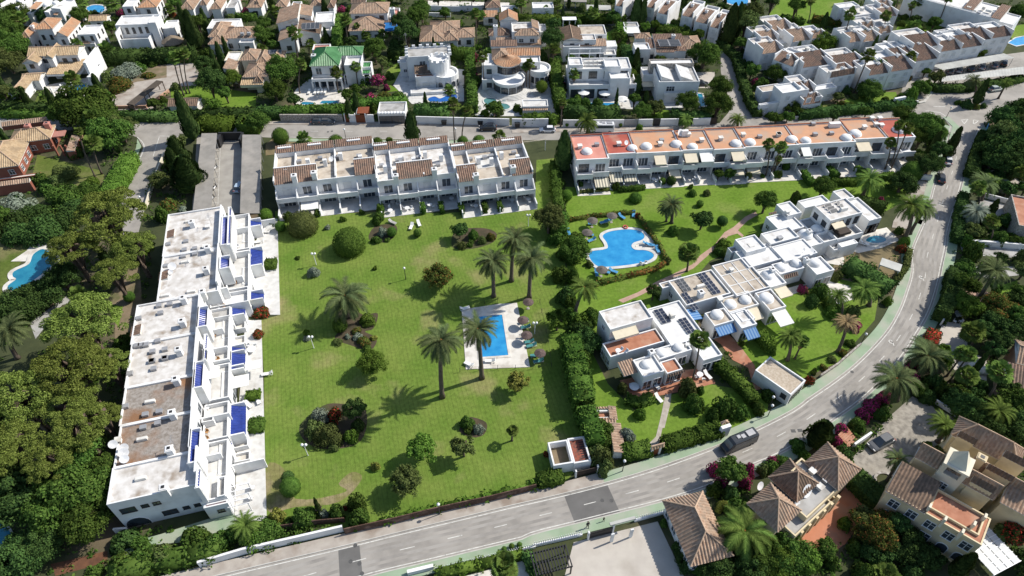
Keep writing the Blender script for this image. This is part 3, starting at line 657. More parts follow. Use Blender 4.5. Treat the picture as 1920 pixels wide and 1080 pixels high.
def plant(kind, x, y, rpx, h=None, m=None, label=None, k=None, base=False, group=None, squash=None):
    """x, y: middle of the crown as seen; rpx: half its width; h: full height in metres"""
    ncount[0] += 1; i = ncount[0]
    r = rpx * MPP(x, y); r0 = r
    if kind == 'ball': h = h or 2 * r; zc = h - r
    elif kind == 'shrub': h = h or r * 1.25; zc = h * .5
    elif kind == 'cypress': h = h or r * 6; zc = h * .5
    elif kind == 'pine': h = h or r * 1.7; zc = h - r * .35
    else: h = h or r * 1.7; zc = h - r * .8
    w = P(x, y, 0 if base else max(zc, 0)); r *= (CAM_H - max(zc, 0)) / CAM_H
    sz = 'L' if r > (1.6 if kind == 'ball' else 2.6) else ('M' if r > 1.1 else 'S')
    m = m or dict(broad=L_GREEN, pine=L_PINE, feather=L_OLIVE, shrub=L_GREEN, ball=L_HEDGE, cypress=L_CYP)[kind]
    me = crown(kind, sz, m, i % (3 if sz == 'L' else 2)); rz = (i * 2.399) % 6.283
    nm, cat = KN[kind]
    root = thing(nm, label or LBL[kind], cat, (w.x, w.y, 0), 0, group or GRP[kind])
    if kind == 'shrub': obj('foliage', me, root, (0, 0, 0), rz, (r, r, h))
    elif kind == 'ball':
        obj('foliage', me, root, (0, 0, zc), rz, (r, r, h - zc))
        if zc > r * 1.02: obj('trunk', trunk_mesh('trunk'), root, (0, 0, 0), rz, (.1, .1, zc))
        else: obj('stem', trunk_mesh('trunk'), root, (0, 0, 0), rz, (.06, .06, zc * .8))
    elif kind == 'cypress': obj('crown', me, root, (0, 0, .3), rz, (r, r, h - .3)); obj('trunk', trunk_mesh('trunk'), root, (0, 0, 0), rz, (.12, .12, min(2.5, h * .4)))
    else:
        rzz = squash or (r * .95 if kind != 'pine' else r * .85); obj('crown', me, root, (0, 0, zc), rz, (r, r, min(rzz, h * .75)))
        obj('trunk', trunk_mesh('trunk'), root, (0, 0, 0), rz, (r * .09, r * .09, zc + r * .1))
    for c in root.children:
        if c.name.startswith(('crown', 'foliage')): c.material_slots[0].link = 'OBJECT'; c.material_slots[0].material = m
    return root
LBL = dict(broad='leafy green tree', pine='spreading yellow-green pine', feather='loose feathery tree', shrub='bushy garden shrub', ball='clipped round shrub', cypress='dark narrow cypress')
GRP = dict(broad='broadleaf trees', pine='pines', feather='feathery trees', shrub='garden shrubs', ball='clipped shrubs', cypress='cypresses')
# palms
def frond_mesh(kind, var):
    k = ('frond', kind, var)
    if k in CRN: return CRN[k]
    r = np.random.default_rng(var + 5); V = []; Fq = []
    if kind == 'date':          # feather leaf along +x, unit length, drooping
        n = 16; ang = [.75, .55, .3, .05][var % 4]; droop = [1.5, 1.6, 1.5, 1.3][var % 4]; pts = [np.array([0, 0, 0.])]; a = ang
        for i in range(n): pts.append(pts[-1] + np.array([math.cos(a), 0, math.sin(a)]) / n); a -= droop / n
        for i in range(1, n + 1):
            p = pts[i]; d = pts[i] - pts[i - 1]; d /= np.linalg.norm(d); nrm = np.array([-d[2], 0, d[0]])
            L = .20 * math.sin(math.pi * (.12 + .86 * i / n)) ** .7 + .02
            for sgn in (-1, 1):
                for h in (0, .5):
                    b = p - d * h / n; tip = b + d * L * .75 + np.array([0, sgn, 0]) * L * .72 - np.array([0, 0, 1]) * L * .18 + nrm * .05 * r.random() + nrm * L * .1
                    o = len(V); wv = d * .018; V += [b - wv, b + wv, tip]; Fq.append((o, o + 1, o + 2, o + 2))
        for i in range(n):
            o = len(V); wd = .014 * (1 - i / n) + .003; V += [pts[i] + [0, wd, 0], pts[i] - [0, wd, 0], pts[i + 1] - [0, wd, 0], pts[i + 1] + [0, wd, 0]]; Fq.append((o, o + 1, o + 2, o + 3))
    else:                       # fan leaf on a stalk
        el = [.9, .55, .15, -.25][var % 4]; d = np.array([math.cos(el), 0, math.sin(el)]); c = d * .55
        V += [np.array([0, .012, 0]), np.array([0, -.012, 0]), c - [0, .012, 0], c + [0, .012, 0]]; Fq.append((0, 1, 2, 3)); up = np.array([-d[2], 0, d[0]])
        for i in range(13):
            a = -1.9 + 3.8 * i / 12; q = d * math.cos(a) + np.array([0, 1, 0]) * math.sin(a); L = .42 * (1 - .12 * abs(a) / 1.9); s = np.cross(q, up) * .055
            tip = c + q * L - np.array([0, 0, .12]) * r.uniform(.4, 1.2) + up * .02; mid = c + q * L * .62; o = len(V)
            V += [c, mid - s, tip, mid + s]; Fq.append((o, o + 1, o + 2, o + 3))
    CRN[k] = (np.array(V), np.array(Fq)); return CRN[k]
def rotm(rz, ry): 
    return np.array([[math.cos(rz), -math.sin(rz), 0], [math.sin(rz), math.cos(rz), 0], [0, 0, 1]]) @ np.array([[math.cos(ry), 0, math.sin(ry)], [0, 1, 0], [-math.sin(ry), 0, math.cos(ry)]])
def frond_obj_mesh(kind, var, m):
    k = ('fm', kind, var, m.name)
    if k not in CRN: CRN[k] = tri_safe('frond', *frond_mesh(kind, var), m)
    return CRN[k]
def palm_crown(kind, var, m):
    k = ('pc', kind, var, m.name)
    if k in CRN: return CRN[k]
    r = np.random.default_rng(var + 50); parts = []; n = 46 if kind == 'date' else 40
    for i in range(n):
        t = i / n; v = min(3, int(t * 4)); V, Fq = frond_mesh(kind, v); M_ = rotm(i * 2.39996, (-.35 + .7 * t) * .5 + r.normal(0, .08)); parts.append(((V * r.uniform(.85, 1.1)) @ M_.T, Fq))
    CRN[k] = tri_safe('crown_palm', *join(parts), m); return CRN[k]
PC = [0]
def palm(kind, bx, by, cx, cy, rpx, m=None, label=None, big=False, dead=None):
    """bx, by: foot of the trunk; cx, cy: heart of the crown; rpx: crown half width"""
    PC[0] += 1; b = P(bx, by, 0)
    best = 0; e0 = 1e9
    X, Y = px(cx, cy)
    for i in range(10, 400):
        q = TOPX((b.x, b.y, i * .06)); e = abs(q[1] - Y)
        if e < e0: e0 = e; best = i * .06
    h = max(1.2, best); c = P(cx, cy, h); c = Vector((b.x + max(-2.5, min(2.5, c.x - b.x)), b.y, h))
    r = rpx * MPP(bx, by) * (CAM_H - h) / CAM_H * (1.3 if kind == 'date' else 1.15)
    m = m or (L_PALM if kind == 'date' else L_FAN)
    root = thing('date_palm' if kind == 'date' else 'fan_palm', label or ('tall date palm' if kind == 'date' else 'slender fan palm'), 'palm', (b.x, b.y, 0), 0, 'date palms' if kind == 'date' else 'fan palms')
    tw = (.34 if kind == 'date' else .24) * min(1.2, max(.7, r / 3)); d = c - b
    prof = [1.5, 1.05, .95, .9, .85, .95]
    if kind == 'date': prof[-1] = 1.3
    MB().tube([b + Vector((d.x * t * t, d.y * t * t, h * t)) for t in (0, .1, .35, .6, .85, 1)], [tw * k for k in prof], 9).build('trunk', PALMBARK, root, True)
    off = Vector((d.x, d.y, h)); vr = PC[0]; rr = random.Random(vr)
    if big:
        n = 52
        for i in range(n):
            t = i / n; o = obj('frond', frond_obj_mesh(kind, min(3, max(0, int(t * 4 + rr.gauss(0, .5)))), m), root, tuple(off), 0); s = r * rr.uniform(.78, 1.14)
            o.rotation_euler = (rr.gauss(0, .12), (-.3 + .75 * t) * .55 + rr.gauss(0, .13), i * 2.39996 + rr.gauss(0, .16)); o.scale = (s, s, s)
        if kind == 'date':
            for i in range(7): o = obj('dead_frond', frond_obj_mesh('date', 3, L_DEAD), root, (off.x, off.y, off.z - .15), 0); o.rotation_euler = (rr.gauss(0, .2), rr.uniform(.75, 1.15), rr.uniform(0, 6.28)); o.scale = (r * rr.uniform(.5, .8),) * 3
            mb = MB(); 
            for i in range(9):
                a = i * .7; mb.tube([off + b * 0 + Vector((0, 0, .1)), off + Vector((.55 * math.cos(a), .55 * math.sin(a), .25)), off + Vector((1.0 * math.cos(a), 1.0 * math.sin(a), -.35))], [.05, .05, .22], 5)
            mb.v = [(v[0] + b.x, v[1] + b.y, v[2]) for v in mb.v]; mb.build('fruit_stalks', L_FRUIT, root)
    else: obj('crown', palm_crown(kind, vr % 3, m), root, tuple(off), vr * 1.3, (r, r * rr.uniform(.85, 1.05), r * rr.uniform(.85, 1.2))).rotation_euler = (rr.gauss(0, .12), rr.gauss(0, .12), vr * 1.3)
    if kind == 'fan' and h > 4:
        q = rng.random(90); a = q * 40; zz = rng.uniform(-1.6, -.1, 90); pr = .38 + .3 * (zz + 1.6) / 1.6
        p = np.stack([pr * np.cos(a), pr * np.sin(a), zz], 1); V, Fq = leafquads(p, np.stack([np.cos(a), np.sin(a), 0 * a], 1), .5, 1.4, .3)
        me = tri_safe('dead_leaves', V, Fq, L_DEAD); obj('dead_leaves', me, root, tuple(off))
    return root
L_FRUIT = mat('orange_fruit_stalk', (.36, .13, .03), (.28, .1, .03), 5, .8)
# hedges: a dense body with leaves all over it
def hedge(label, pts, w, h, m=None, dens=16, ls=.34, smooth=0, jag=.12, group=None, name='hedge', z=None, cat='hedge', arch=False):
    """pts: middle of the hedge top as seen"""
    m = m or L_HEDGE; line = [P(x, y, h) for x, y in pts]
    if smooth: line = crom(line, smooth)
    c = line[len(line) // 2]; parts = []
    for a, b in zip(line, line[1:]):
        d = np.array([b.x - a.x, b.y - a.y]); L = np.linalg.norm(d)
        if L < .05: continue
        d /= L; n = np.array([-d[1], d[0]]); a0 = np.array([a.x - c.x, a.y - c.y]); k = max(1, int(L / 1.2)); e = w * .3 if len(line) > 2 else 0
        for (sz, ax) in (('top', w), ('s1', h), ('s2', h)):
            N = int((L + e) * ax * dens); t = rng.uniform(-e / 2, L + e / 2, N)
            wob = jag * np.sin(t * 1.7 + a.x) + jag * .6 * np.sin(t * 4.3 + a.y)
            if sz == 'top': q = rng.uniform(-w / 2, w / 2, N); zz = np.full(N, h) + wob + rng.normal(0, jag * .5, N); xy = a0 + np.outer(t, d) + np.outer(q, n); nr = np.tile([0, 0, 1.], (N, 1))
            else:
                sg = 1 if sz == 's1' else -1; zz = rng.uniform(.05, h, N); xy = a0 + np.outer(t, d) + np.outer(np.full(N, sg * w / 2) + wob * sg + rng.normal(0, jag * .5, N), n); nr = np.tile([sg * n[0], sg * n[1], .25], (N, 1))
            parts.append(leafquads(np.concatenate([xy, zz[:, None]], 1), nr, ls, 1.2, .45))
        for e_ in (-1, 1):      # ends
            N = int(w * h * dens); q = rng.uniform(-w / 2, w / 2, N); zz = rng.uniform(.05, h, N); xy = a0 + (d * (L if e_ > 0 else 0)) + np.outer(q, n) + d * e_ * .05
            parts.append(leafquads(np.concatenate([xy, zz[:, None]], 1), np.tile([d[0] * e_, d[1] * e_, .2], (N, 1)), ls, 1.2, .4))
        wi = w / 2 - .1; q = [a0 - n * wi, a0 + d * L - n * wi, a0 + d * L + n * wi, a0 + n * wi]; hh = h - .12
        v = np.array([(p[0], p[1], 0) for p in q] + [(p[0], p[1], hh) for p in q]); parts.append((v, np.array([(0, 1, 5, 4), (1, 2, 6, 5), (2, 3, 7, 6), (3, 0, 4, 7), (4, 5, 6, 7)])))
    root = thing(name, label, cat, (c.x, c.y, 0), 0, group); obj('foliage', tri_safe('hedge_foliage', *join(parts), m), root); return root
def scatter(name, label, pts, n, r0, r1, m, hk=1.2, kind='shrub', seed=1, group=None, lab2=None):
    """shrubs spread over an outline read from the photo"""
    rr = random.Random(seed); xs = [p[0] for p in pts]; ys = [p[1] for p in pts]; k = 0
    def inside(x, y):
        c = False
        for i in range(len(pts)):
            a, b = pts[i], pts[i - 1]
            if (a[1] > y) != (b[1] > y) and x < (b[0] - a[0]) * (y - a[1]) / (b[1] - a[1]) + a[0]: c = not c
        return c
    g = 0; got = []
    while k < n and g < 4000:
        g += 1; x, y = rr.uniform(min(xs), max(xs)), rr.uniform(min(ys), max(ys)); r = rr.uniform(r0, r1)
        if not inside(x, y) or any((x - a) ** 2 + (y - b) ** 2 < (.62 * (r + q)) ** 2 for a, b, q in got): continue
        got.append((x, y, r)); mm = m[k % len(m)] if isinstance(m, (list, tuple)) else m
        plant(kind, x, y, r, r * MPP(x, y) * hk * rr.uniform(.8, 1.25), mm, label, group=group); k += 1
# ---------------------------------------------------------------- the ground, roads and lawns
def lawnmat(name, a, b, dry, drys=.09, stripes=True, lo=.5, hi=.7):
    m = mat(name, a, b, .16, .95, .5, 7, c3=dry, s3=drys, lo3=lo, hi3=hi, spec=.1, lo=.3, hi=.7)
    n = m.node_tree.nodes; l = m.node_tree.links; bs = n['Principled BSDF']; src = bs.inputs['Base Color'].links[0].from_socket
    g = n.new('ShaderNodeNewGeometry'); mp = n.new('ShaderNodeMapping'); mp.inputs['Rotation'].default_value = (0, 0, R(-15)); l.new(g.outputs['Position'], mp.inputs['Vector'])
    f = n.new('ShaderNodeTexNoise'); f.inputs['Scale'].default_value = 1.6; f.inputs['Detail'].default_value = 6; l.new(g.outputs['Position'], f.inputs['Vector'])
    r = n.new('ShaderNodeMapRange'); r.inputs[1].default_value = .3; r.inputs[2].default_value = .7; r.inputs[3].default_value = .8; r.inputs[4].default_value = 1.16; l.new(f.outputs[0], r.inputs[0]); val = r.outputs[0]
    if stripes:
        for d, sc in (('X', .42),):
            w = n.new('ShaderNodeTexWave'); w.bands_direction = d; w.inputs['Scale'].default_value = sc; w.inputs['Distortion'].default_value = 2.5; w.inputs['Detail'].default_value = 2; w.inputs['Detail Scale'].default_value = .4; l.new(mp.outputs[0], w.inputs['Vector'])
            q = n.new('ShaderNodeMapRange'); q.inputs[1].default_value = 0; q.inputs[2].default_value = .25; q.inputs[3].default_value = .86; q.inputs[4].default_value = 1.0; l.new(w.outputs[1], q.inputs[0])
            k = n.new('ShaderNodeMath'); k.operation = 'MULTIPLY'; l.new(val, k.inputs[0]); l.new(q.outputs[0], k.inputs[1]); val = k.outputs[0]
    hs = n.new('ShaderNodeHueSaturation'); l.new(src, hs.inputs['Color']); l.new(val, hs.inputs['Value']); l.new(hs.outputs[0], bs.inputs['Base Color']); return m
LAWN = lawnmat('lawn_mown', (.105, .18, .026), (.165, .22, .045), (.27, .24, .105), .09, True, .56, .74)
LAWN2 = lawnmat('lawn_watered', (.105, .19, .020), (.155, .235, .036), (.20, .235, .065), .1, False, .55, .8)
LAWN3 = lawnmat('lawn_rough', (.08, .12, .02), (.13, .155, .04), (.19, .17, .08), .12, False)

big = MB(); S_ = 2500
big.add([(-S_, -S_, 0), (S_, -S_, 0), (S_, S_, 0), (-S_, S_, 0)], [(0, 1, 2, 3)]); struct(big.build('ground', EARTH))
VW('Z')
sheet('lawn', [(516, 396), (600, 402), (735, 396), (760, 400), (870, 398), (1003, 380), (1006, 300), (1046, 296), (1062, 420), (1058, 560), (1080, 760), (1104, 850), (1060, 905), (1005, 914), (830, 955), (640, 990), (560, 985), (496, 990), (495, 700), (488, 600), (520, 592)], .02, LAWN)
sheet('lawn', [(1060, 350), (1100, 352), (1280, 346), (1440, 326), (1540, 296), (1640, 326), (1716, 330), (1690, 380), (1600, 430), (1460, 425), (1330, 490), (1270, 560), (1190, 610), (1120, 640), (1066, 640)], .02, LAWN2)
sheet('lawn', [(1100, 640), (1140, 720), (1190, 770), (1260, 740), (1330, 720), (1440, 740), (1440, 790), (1340, 812), (1240, 842), (1170, 860), (1108, 850)], .022, LAWN2)
sheet('lawn', [(1380, 640), (1400, 600), (1440, 565), (1500, 545), (1560, 520), (1650, 540), (1640, 600), (1570, 680), (1500, 712), (1410, 690)], .022, LAWN2)
sheet('lawn', [(1570, 450), (1600, 420), (1700, 440), (1690, 520), (1640, 560), (1560, 520)], .018, DRYGRASS)
sheet('lawn', [(0, 440), (110, 380), (190, 360), (110, 445), (40, 490), (0, 560)], .02, LAWN3)
sheet('lawn', [(70, 290), (190, 320), (205, 345), (120, 350), (60, 330)], .02, LAWN3)
VW('A')
sheet('lawn', [(280, 720), (640, 700), (700, 790), (250, 790)], .02, LAWN3)
sheet('lawn', [(1280, 660), (1500, 640), (1920, 700), (1920, 810), (1560, 800), (1280, 760)], .02, LAWN2)
sheet('drive', [(820, 730), (1000, 620), (1220, 560), (1260, 470), (1440, 460), (1500, 560), (1500, 640), (1280, 650), (1140, 820), (880, 825)], .03, WALK)
sheet('dry_plot', [(980, 620), (1060, 500), (1250, 470), (1250, 580)], .035, DRY)
sheet('terrace', [(330, 690), (340, 640), (560, 600), (760, 560), (640, 720), (460, 715)], .05, PAVE)
VW('B')
sheet('terrace', [(270, 730), (300, 670), (430, 570), (700, 620), (690, 720), (650, 790), (300, 790)], .05, PAVE)
sheet('terrace', [(1030, 640), (1100, 500), (1560, 520), (1560, 760), (1170, 780)], .05, PAVEW)
sheet('terrace', [(1640, 730), (1720, 560), (1920, 640), (1920, 870), (1640, 870)], .05, PAVEW)
sheet('lawn', [(980, 530), (1060, 470), (1100, 560), (1010, 640), (1090, 680), (980, 690)], .03, LAWN2)
VW('C')
sheet('terrace', [(0, 870), (0, 560), (260, 560), (350, 800), (330, 870)], .05, PAVEW)
sheet('terrace', [(380, 800), (420, 600), (930, 620), (960, 820)], .05, PAVEW)
sheet('drive', [(1330, 540), (1520, 540), (1520, 660), (1330, 660)], .05, BEIGEPAVE)
sheet('lawn', [(690, 260), (790, 200), (860, 330), (800, 420)], .03, LAWN2)
sheet('lawn', [(1000, 900), (1080, 800), (1180, 830), (1180, 900)], .03, LAWN2)
VW('D')
sheet('lawn', [(0, 120), (120, -40), (560, -40), (580, 100), (560, 180), (200, 230), (0, 180)], .02, LAWN2)
sheet('lawn', [(960, 220), (1060, 60), (1340, 130), (1300, 210), (1100, 250)], .02, LAWN2)
sheet('lawn', [(430, 480), (480, 390), (620, 400), (560, 460)], .02, LAWN2)
sheet('lawn', [(560, 760), (700, 690), (960, 690), (980, 750), (700, 790)], .02, LAWN2)
sheet('lawn', [(1820, 290), (1840, 200), (1990, 160), (1990, 280)], .02, LAWN2)
sheet('lawn', [(350, 860), (420, 780), (520, 780), (480, 850)], .02, LAWN3)
VW('C')
sheet('lawn', [(1720, 760), (1800, 680), (1960, 780), (1880, 850)], .02, LAWN3)

# --- main road: edges read in the photograph, left to right
def poly(*vs):
    out = []
    for k, pts in vs:
        VW(k); out += [P(x, y, 0) for x, y in pts]
    return out
N_E = crom(poly(('Z', [(150, 1142), (300, 1106)]), ('S', [(0, 985), (555, 855), (900, 770), (1300, 675), (1600, 603)]), ('R', [(0, 634), (180, 592), (440, 525), (750, 432), (1080, 312), (1320, 208)]), ('O', [(180, 1080), (300, 992), (480, 870), (640, 745), (780, 610), (900, 470), (980, 330), (1030, 200), (1075, 40)]), ('H', [(1075, 1080), (1170, 850), (1215, 690), (1250, 565), (1300, 450), (1335, 330), (1350, 230), (1370, 150)])), 5)
S_E = crom(poly(('Z', [(360, 1190), (560, 1125)]), ('S', [(700, 1035), (1130, 930), (1400, 865), (1700, 792)]), ('R', [(0, 830), (240, 770), (510, 702), (790, 630), (1050, 545), (1280, 435), (1525, 325)]), ('O', [(600, 1080), (800, 915), (960, 740), (1050, 620), (1110, 520), (1200, 365), (1250, 230), (1290, 80), (1305, 0)]), ('H', [(1335, 1060), (1350, 950), (1390, 800), (1440, 640), (1500, 400), (1560, 240), (1600, 150)])), 5)
def resamp(L, n):
    L = [Vector((p[0], p[1], 0)) for p in L]; d = [0]
    for a, b in zip(L, L[1:]): d.append(d[-1] + (b - a).length)
    out = []; j = 0
    for i in range(n):
        t = d[-1] * i / (n - 1)
        while j < len(d) - 2 and d[j + 1] < t: j += 1
        k = (t - d[j]) / max(1e-6, d[j + 1] - d[j]); out.append(L[j].lerp(L[j + 1], k))
    return out
NE, SE = resamp(N_E, 120), resamp(S_E, 120)
# pair each north point with its nearest south point so that cross-sections stay square
MID = []
for p in NE:
    q = min(SE, key=lambda s: (s - p).length); MID.append((p + q) / 2)
mb = MB(); n_ = len(NE)
mb.add([(p.x, p.y, .04) for p in NE] + [(p.x, p.y, .04) for p in SE[::-1]], [tuple(range(2 * n_))]); struct(mb.build('road', ASPH))
VW('D')
sheet('road', [(470, 870), (930, 812), (1180, 770), (1230, 705), (1480, 692), (1660, 660), (1990, 610), (1990, 770), (1720, 830), (1650, 900), (1600, 1000), (1590, 1090), (1350, 1090), (1375, 960), (1320, 890), (1100, 880), (900, 895), (470, 950)], .036, ASPH)
sheet('parking', [(1020, 620), (1230, 480), (1990, 380), (1990, 620), (1480, 692), (1230, 705), (1180, 770), (1000, 690)], .03, ASPH)
VW('Z')
sheet('road', [(-90, 216), (222, 222), (510, 233), (960, 235), (1180, 236), (1440, 228), (1575, 212), (1590, 232), (1400, 250), (1180, 262), (960, 263), (510, 258), (330, 250), (222, 246), (-90, 240)], .032, ASPH)
VW('C')
struct_pts = [(760, 150), (1040, 150), (1250, 185), (1420, 240), (1560, 330), (1690, 455), (1740, 600), (1790, 770), (1880, 870), (1980, 900), (1980, 960), (1560, 960), (1640, 800), (1570, 570), (1560, 400), (1480, 300), (1350, 230), (1200, 195), (760, 195)]
sheet('road', struct_pts, .028, ASPH, smooth=4)
VW('E')
sheet('road', [(900, 40), (1340, 20), (1345, 140), (1240, 250), (1150, 450), (1085, 690), (1040, 860), (820, 900), (925, 590), (1000, 400), (1075, 225), (1030, 150), (890, 100)], .034, ASPH)
sheet('footway', [(1030, 160), (1060, 215), (985, 400), (910, 590), (890, 580), (960, 380), (1020, 230)], .06, GREENWALK)
mb = MB(); 
strip(mb, crom([P(*q) for q in [(1030, 150), (1082, 225), (1005, 400), (930, 590)]], 5), -.1, .1, .045); strip(mb, [P(*q) for q in [(1195, 140), (1340, 145)]], -.07, .07, .045); strip(mb, [P(*q) for q in [(1195, 145), (1150, 290)]], -.07, .07, .045); struct(mb.build('road_marking', PAINT))
VW('E')
sheet('parking', [(1480, 100), (1960, 105), (1960, 720), (1440, 720)], .03, mat('parking_concrete', (.36, .34, .3), (.29, .27, .24), .4, .9, .1, 8))
# footways with kerbs
def sub(L, a, b): return L[int(a * len(L)):int(b * len(L))]
VW('R'); gk = min(range(len(NE)), key=lambda i: (NE[i] - P(450, 522)).length) / len(NE)
def bandslab(name, line, w0, w1, z, m):
    L = [Vector((p[0], p[1])) for p in line]; a = []; b = []
    for i, p in enumerate(L):
        d = (L[min(i + 1, len(L) - 1)] - L[max(i - 1, 0)]).normalized(); n = Vector((-d.y, d.x)); a.append(p + n * w0); b.append(p + n * w1)
    mb = MB()
    for i in range(len(L) - 1):
        A, B_, C, D = a[i], a[i + 1], b[i + 1], b[i]
        mb.quad((A.x, A.y, z), (B_.x, B_.y, z), (C.x, C.y, z), (D.x, D.y, z)); mb.quad((A.x, A.y, 0), (B_.x, B_.y, 0), (B_.x, B_.y, z), (A.x, A.y, z)); mb.quad((D.x, D.y, 0), (C.x, C.y, 0), (C.x, C.y, z), (D.x, D.y, z))
    return struct(mb.build(name, m))
bandslab('footway', sub(NE, 0, gk + .01), .16, 2.0, .13, WALK); bandslab('footway', sub(NE, gk, .80), .16, 1.9, .13, GREENWALK); bandslab('footway', sub(NE, .79, 1), .16, 1.5, .13, GREENWALK)
bandslab('kerb', NE, 0, .16, .15, KERB); bandslab('footway', sub(SE, 0, .62), -1.9, -.16, .13, GREENWALK); bandslab('footway', sub(SE, .61, 1), -2.1, -.16, .13, GREENWALK); bandslab('kerb', SE, -.16, 0, .15, KERB)
mb = MB(); strip(mb, NE, -.42, -.28, .046); strip(mb, SE, .28, .42, .046)
M_ = resamp(MID, 160); L_ = sum((b - a).length for a, b in zip(M_, M_[1:])); d0 = 2.0
fine = resamp(MID, int(L_ * 4)); step = 7.2; k = 0
while (k * step + 2.2) * 4 < len(fine): strip(mb, fine[int((k * step + 1.2) * 4):int((k * step + 3.3) * 4) + 1], -.06, .06, .046); k += 1
struct(mb.build('road_marking', PAINT)); mb = MB()
for o_, w_ in ((1.75, .28), (.75, .25), (-.75, .25), (-1.75, .28)): strip(mb, M_, o_ - w_, o_ + w_, .0425)
struct(mb.build('wheel_track', ASPH_WEAR))
# painted signs on the carriageway, give-way teeth, bay lines
mb = MB()
for k, x, y in (('O', 1150, 88), ('O', 925, 572), ('H', 1300, 738)):
    VW(k); c = P(x, y); 
    ring = [(c.x + .32 * math.cos(t), c.y + .4 * math.sin(t) + .3) for t in [i * math.pi / 8 for i in range(17)]]; strip(mb, ring, -.08, .08, .046); strip(mb, [(c.x + .3, c.y + .3), (c.x + .2, c.y - .7)], -.09, .09, .046)
VW('H')
for a, b, c in (((1450, 100), (1500, 95), (1470, 130)), ((1540, 100), (1580, 105), (1540, 135))):
    q = [P(*t) for t in (a, b, c)]
    for i in range(3): strip(mb, [q[i], q[(i + 1) % 3]], -.1, .1, .046)
VW('D'); strip(mb, [P(1180, 830), P(1290, 845), P(1330, 870)], -.1, .1, .046); strip(mb, [P(1240, 800), P(1330, 800)], -.1, .1, .046)
VW('E')
for y in (250, 310, 360, 405, 450, 500, 545, 600, 640): strip(mb, [P(1615 - (y - 250) * .06, y), P(1655 - (y - 250) * .05, y)], -.06, .06, .046)
strip(mb, [P(1655, 170), P(1635, 660)], -.05, .05, .046); VW('B')
for x in range(150, 1900, 260): strip(mb, [P(x, 985), P(x + 55, 986)], -.06, .06, .046)
strip(mb, [P(250, 1030), P(1100, 1044), P(1900, 1046)], -.08, .08, .046)
struct(mb.build('road_marking', PAINT))
VW('R'); sheet('asphalt_patch', [(182, 598), (440, 535), (515, 698), (247, 764)], .0435, ASPH_DK)
VW('S'); sheet('asphalt_patch', [(557, 864), (684, 836), (705, 1030), (568, 1064)], .0435, ASPH_DK)
MHC = mat('cast_iron', (.10, .098, .095), (.07, .07, .068), 4, .7)
VW('Q')
for x, y, r_ in ((150, 217, 16), (190, 214, 16)):
    q = P(x, y); mb = MB(); mb.box(q.x - .4, q.y - .32, .041, q.x + .4, q.y + .32, .05); tag(mb.build('manhole_cover', MHC, origin=(q.x, q.y, 0)), 'square dark manhole cover in the road', 'manhole cover', 'manhole covers')
for k, x, y in (('S', 660, 842), ('S', 632, 937), ('S', 685, 950), ('S', 700, 1010), ('S', 965, 740), ('R', 410, 630), ('R', 465, 632), ('O', 630, 790), ('O', 1015, 630), ('B', 540, 990), ('B', 570, 985)):
    VW(k); q = P(x, y); mb = MB(); mb.lathe((q.x, q.y, 0), [(.32, .041), (.32, .052), (0, .052)], 12); tag(mb.build('manhole_cover', MHC, origin=(q.x, q.y, 0)), 'round manhole cover', 'manhole cover', 'manhole covers')
# far side footway of the upper street, green near side
VW('B'); bandslab('footway', [P(60, 936), P(700, 938), P(1900, 950)], 0, 1.6, .13, WALK)
bandslab('footway', [P(250, 1040), P(1100, 1054), P(1900, 1056)], -1.5, 0, .13, GREENWALK)
VW('C'); bandslab('footway', [P(0, 1000), P(400, 990), P(1500, 960)], 0, 1.4, .13, WALK)
VW('D'); bandslab('kerb', [P(*q) for q in ((470, 868), (930, 810), (1180, 768), (1232, 700), (1480, 688), (1640, 660))], 0, .8, .14, KERB)
VW('D'); bandslab('footway', [P(*q) for q in ((1310, 880), (1385, 950), (1350, 1080))], -.1, 1.8, .13, GREENWALK)
# paths, patios and beds
VW('L'); sheet('path', [(1480, 70), (1400, 110), (1310, 190), (1240, 230), (1160, 330), (1050, 410), (990, 480), (830, 560), (720, 610), (560, 700), (410, 760), (450, 780), (600, 715), (740, 640), (870, 575), (1000, 510), (1090, 430), (1180, 350), (1270, 260), (1340, 240), (1380, 270), (1390, 255), (1345, 215), (1420, 140), (1500, 95)], .045, PINKPATH)
VW('M'); sheet('path', [(700, 805), (745, 800), (735, 900), (690, 1090), (640, 1090), (670, 960)], .045, STONEPATH)
VW('R'); sheet('path', [(790, 0), (822, 0), (790, 110), (760, 240), (770, 300), (700, 310), (690, 290), (730, 250), (760, 130)], .046, STONEPATH)
VW('M'); sheet('patio', [(340, 720), (470, 690), (1000, 620), (1090, 740), (900, 790), (640, 840), (440, 860)], .05, TERRA)
VW('M'); sheet('patio', [(1030, 370), (1160, 330), (1270, 440), (1390, 600), (1420, 700), (1470, 780), (1390, 800), (1340, 620), (1220, 560), (1130, 440)], .05, TERRA)
VW('N'); sheet('patio', [(480, 900), (650, 850), (900, 820), (1060, 860), (1080, 960), (960, 1000), (800, 850), (560, 940)], .05, PAVE)
VW('N'); sheet('patio', [(1000, 560), (1120, 450), (1340, 400), (1440, 500), (1300, 560), (1120, 600)], .05, PAVE)
VW('N'); sheet('patio', [(800, 560), (900, 520), (1010, 640), (1000, 700), (880, 680)], .05, PAVE)
VW('H'); sheet('forecourt', [(940, 860), (1130, 550), (1215, 570), (1170, 700), (1130, 830), (1090, 920), (930, 905)], .1, WALK)
VW('K'); slab('pool_terrace', [(1225, 128), (1450, 94), (1555, 88), (1632, 470), (1250, 484)], 0, .12, PAVE)
VW('L'); sheet('pool_terrace', [(620, 250), (670, 240), (760, 390), (700, 420), (560, 370), (540, 320)], .06, PAVE)
VW('K')
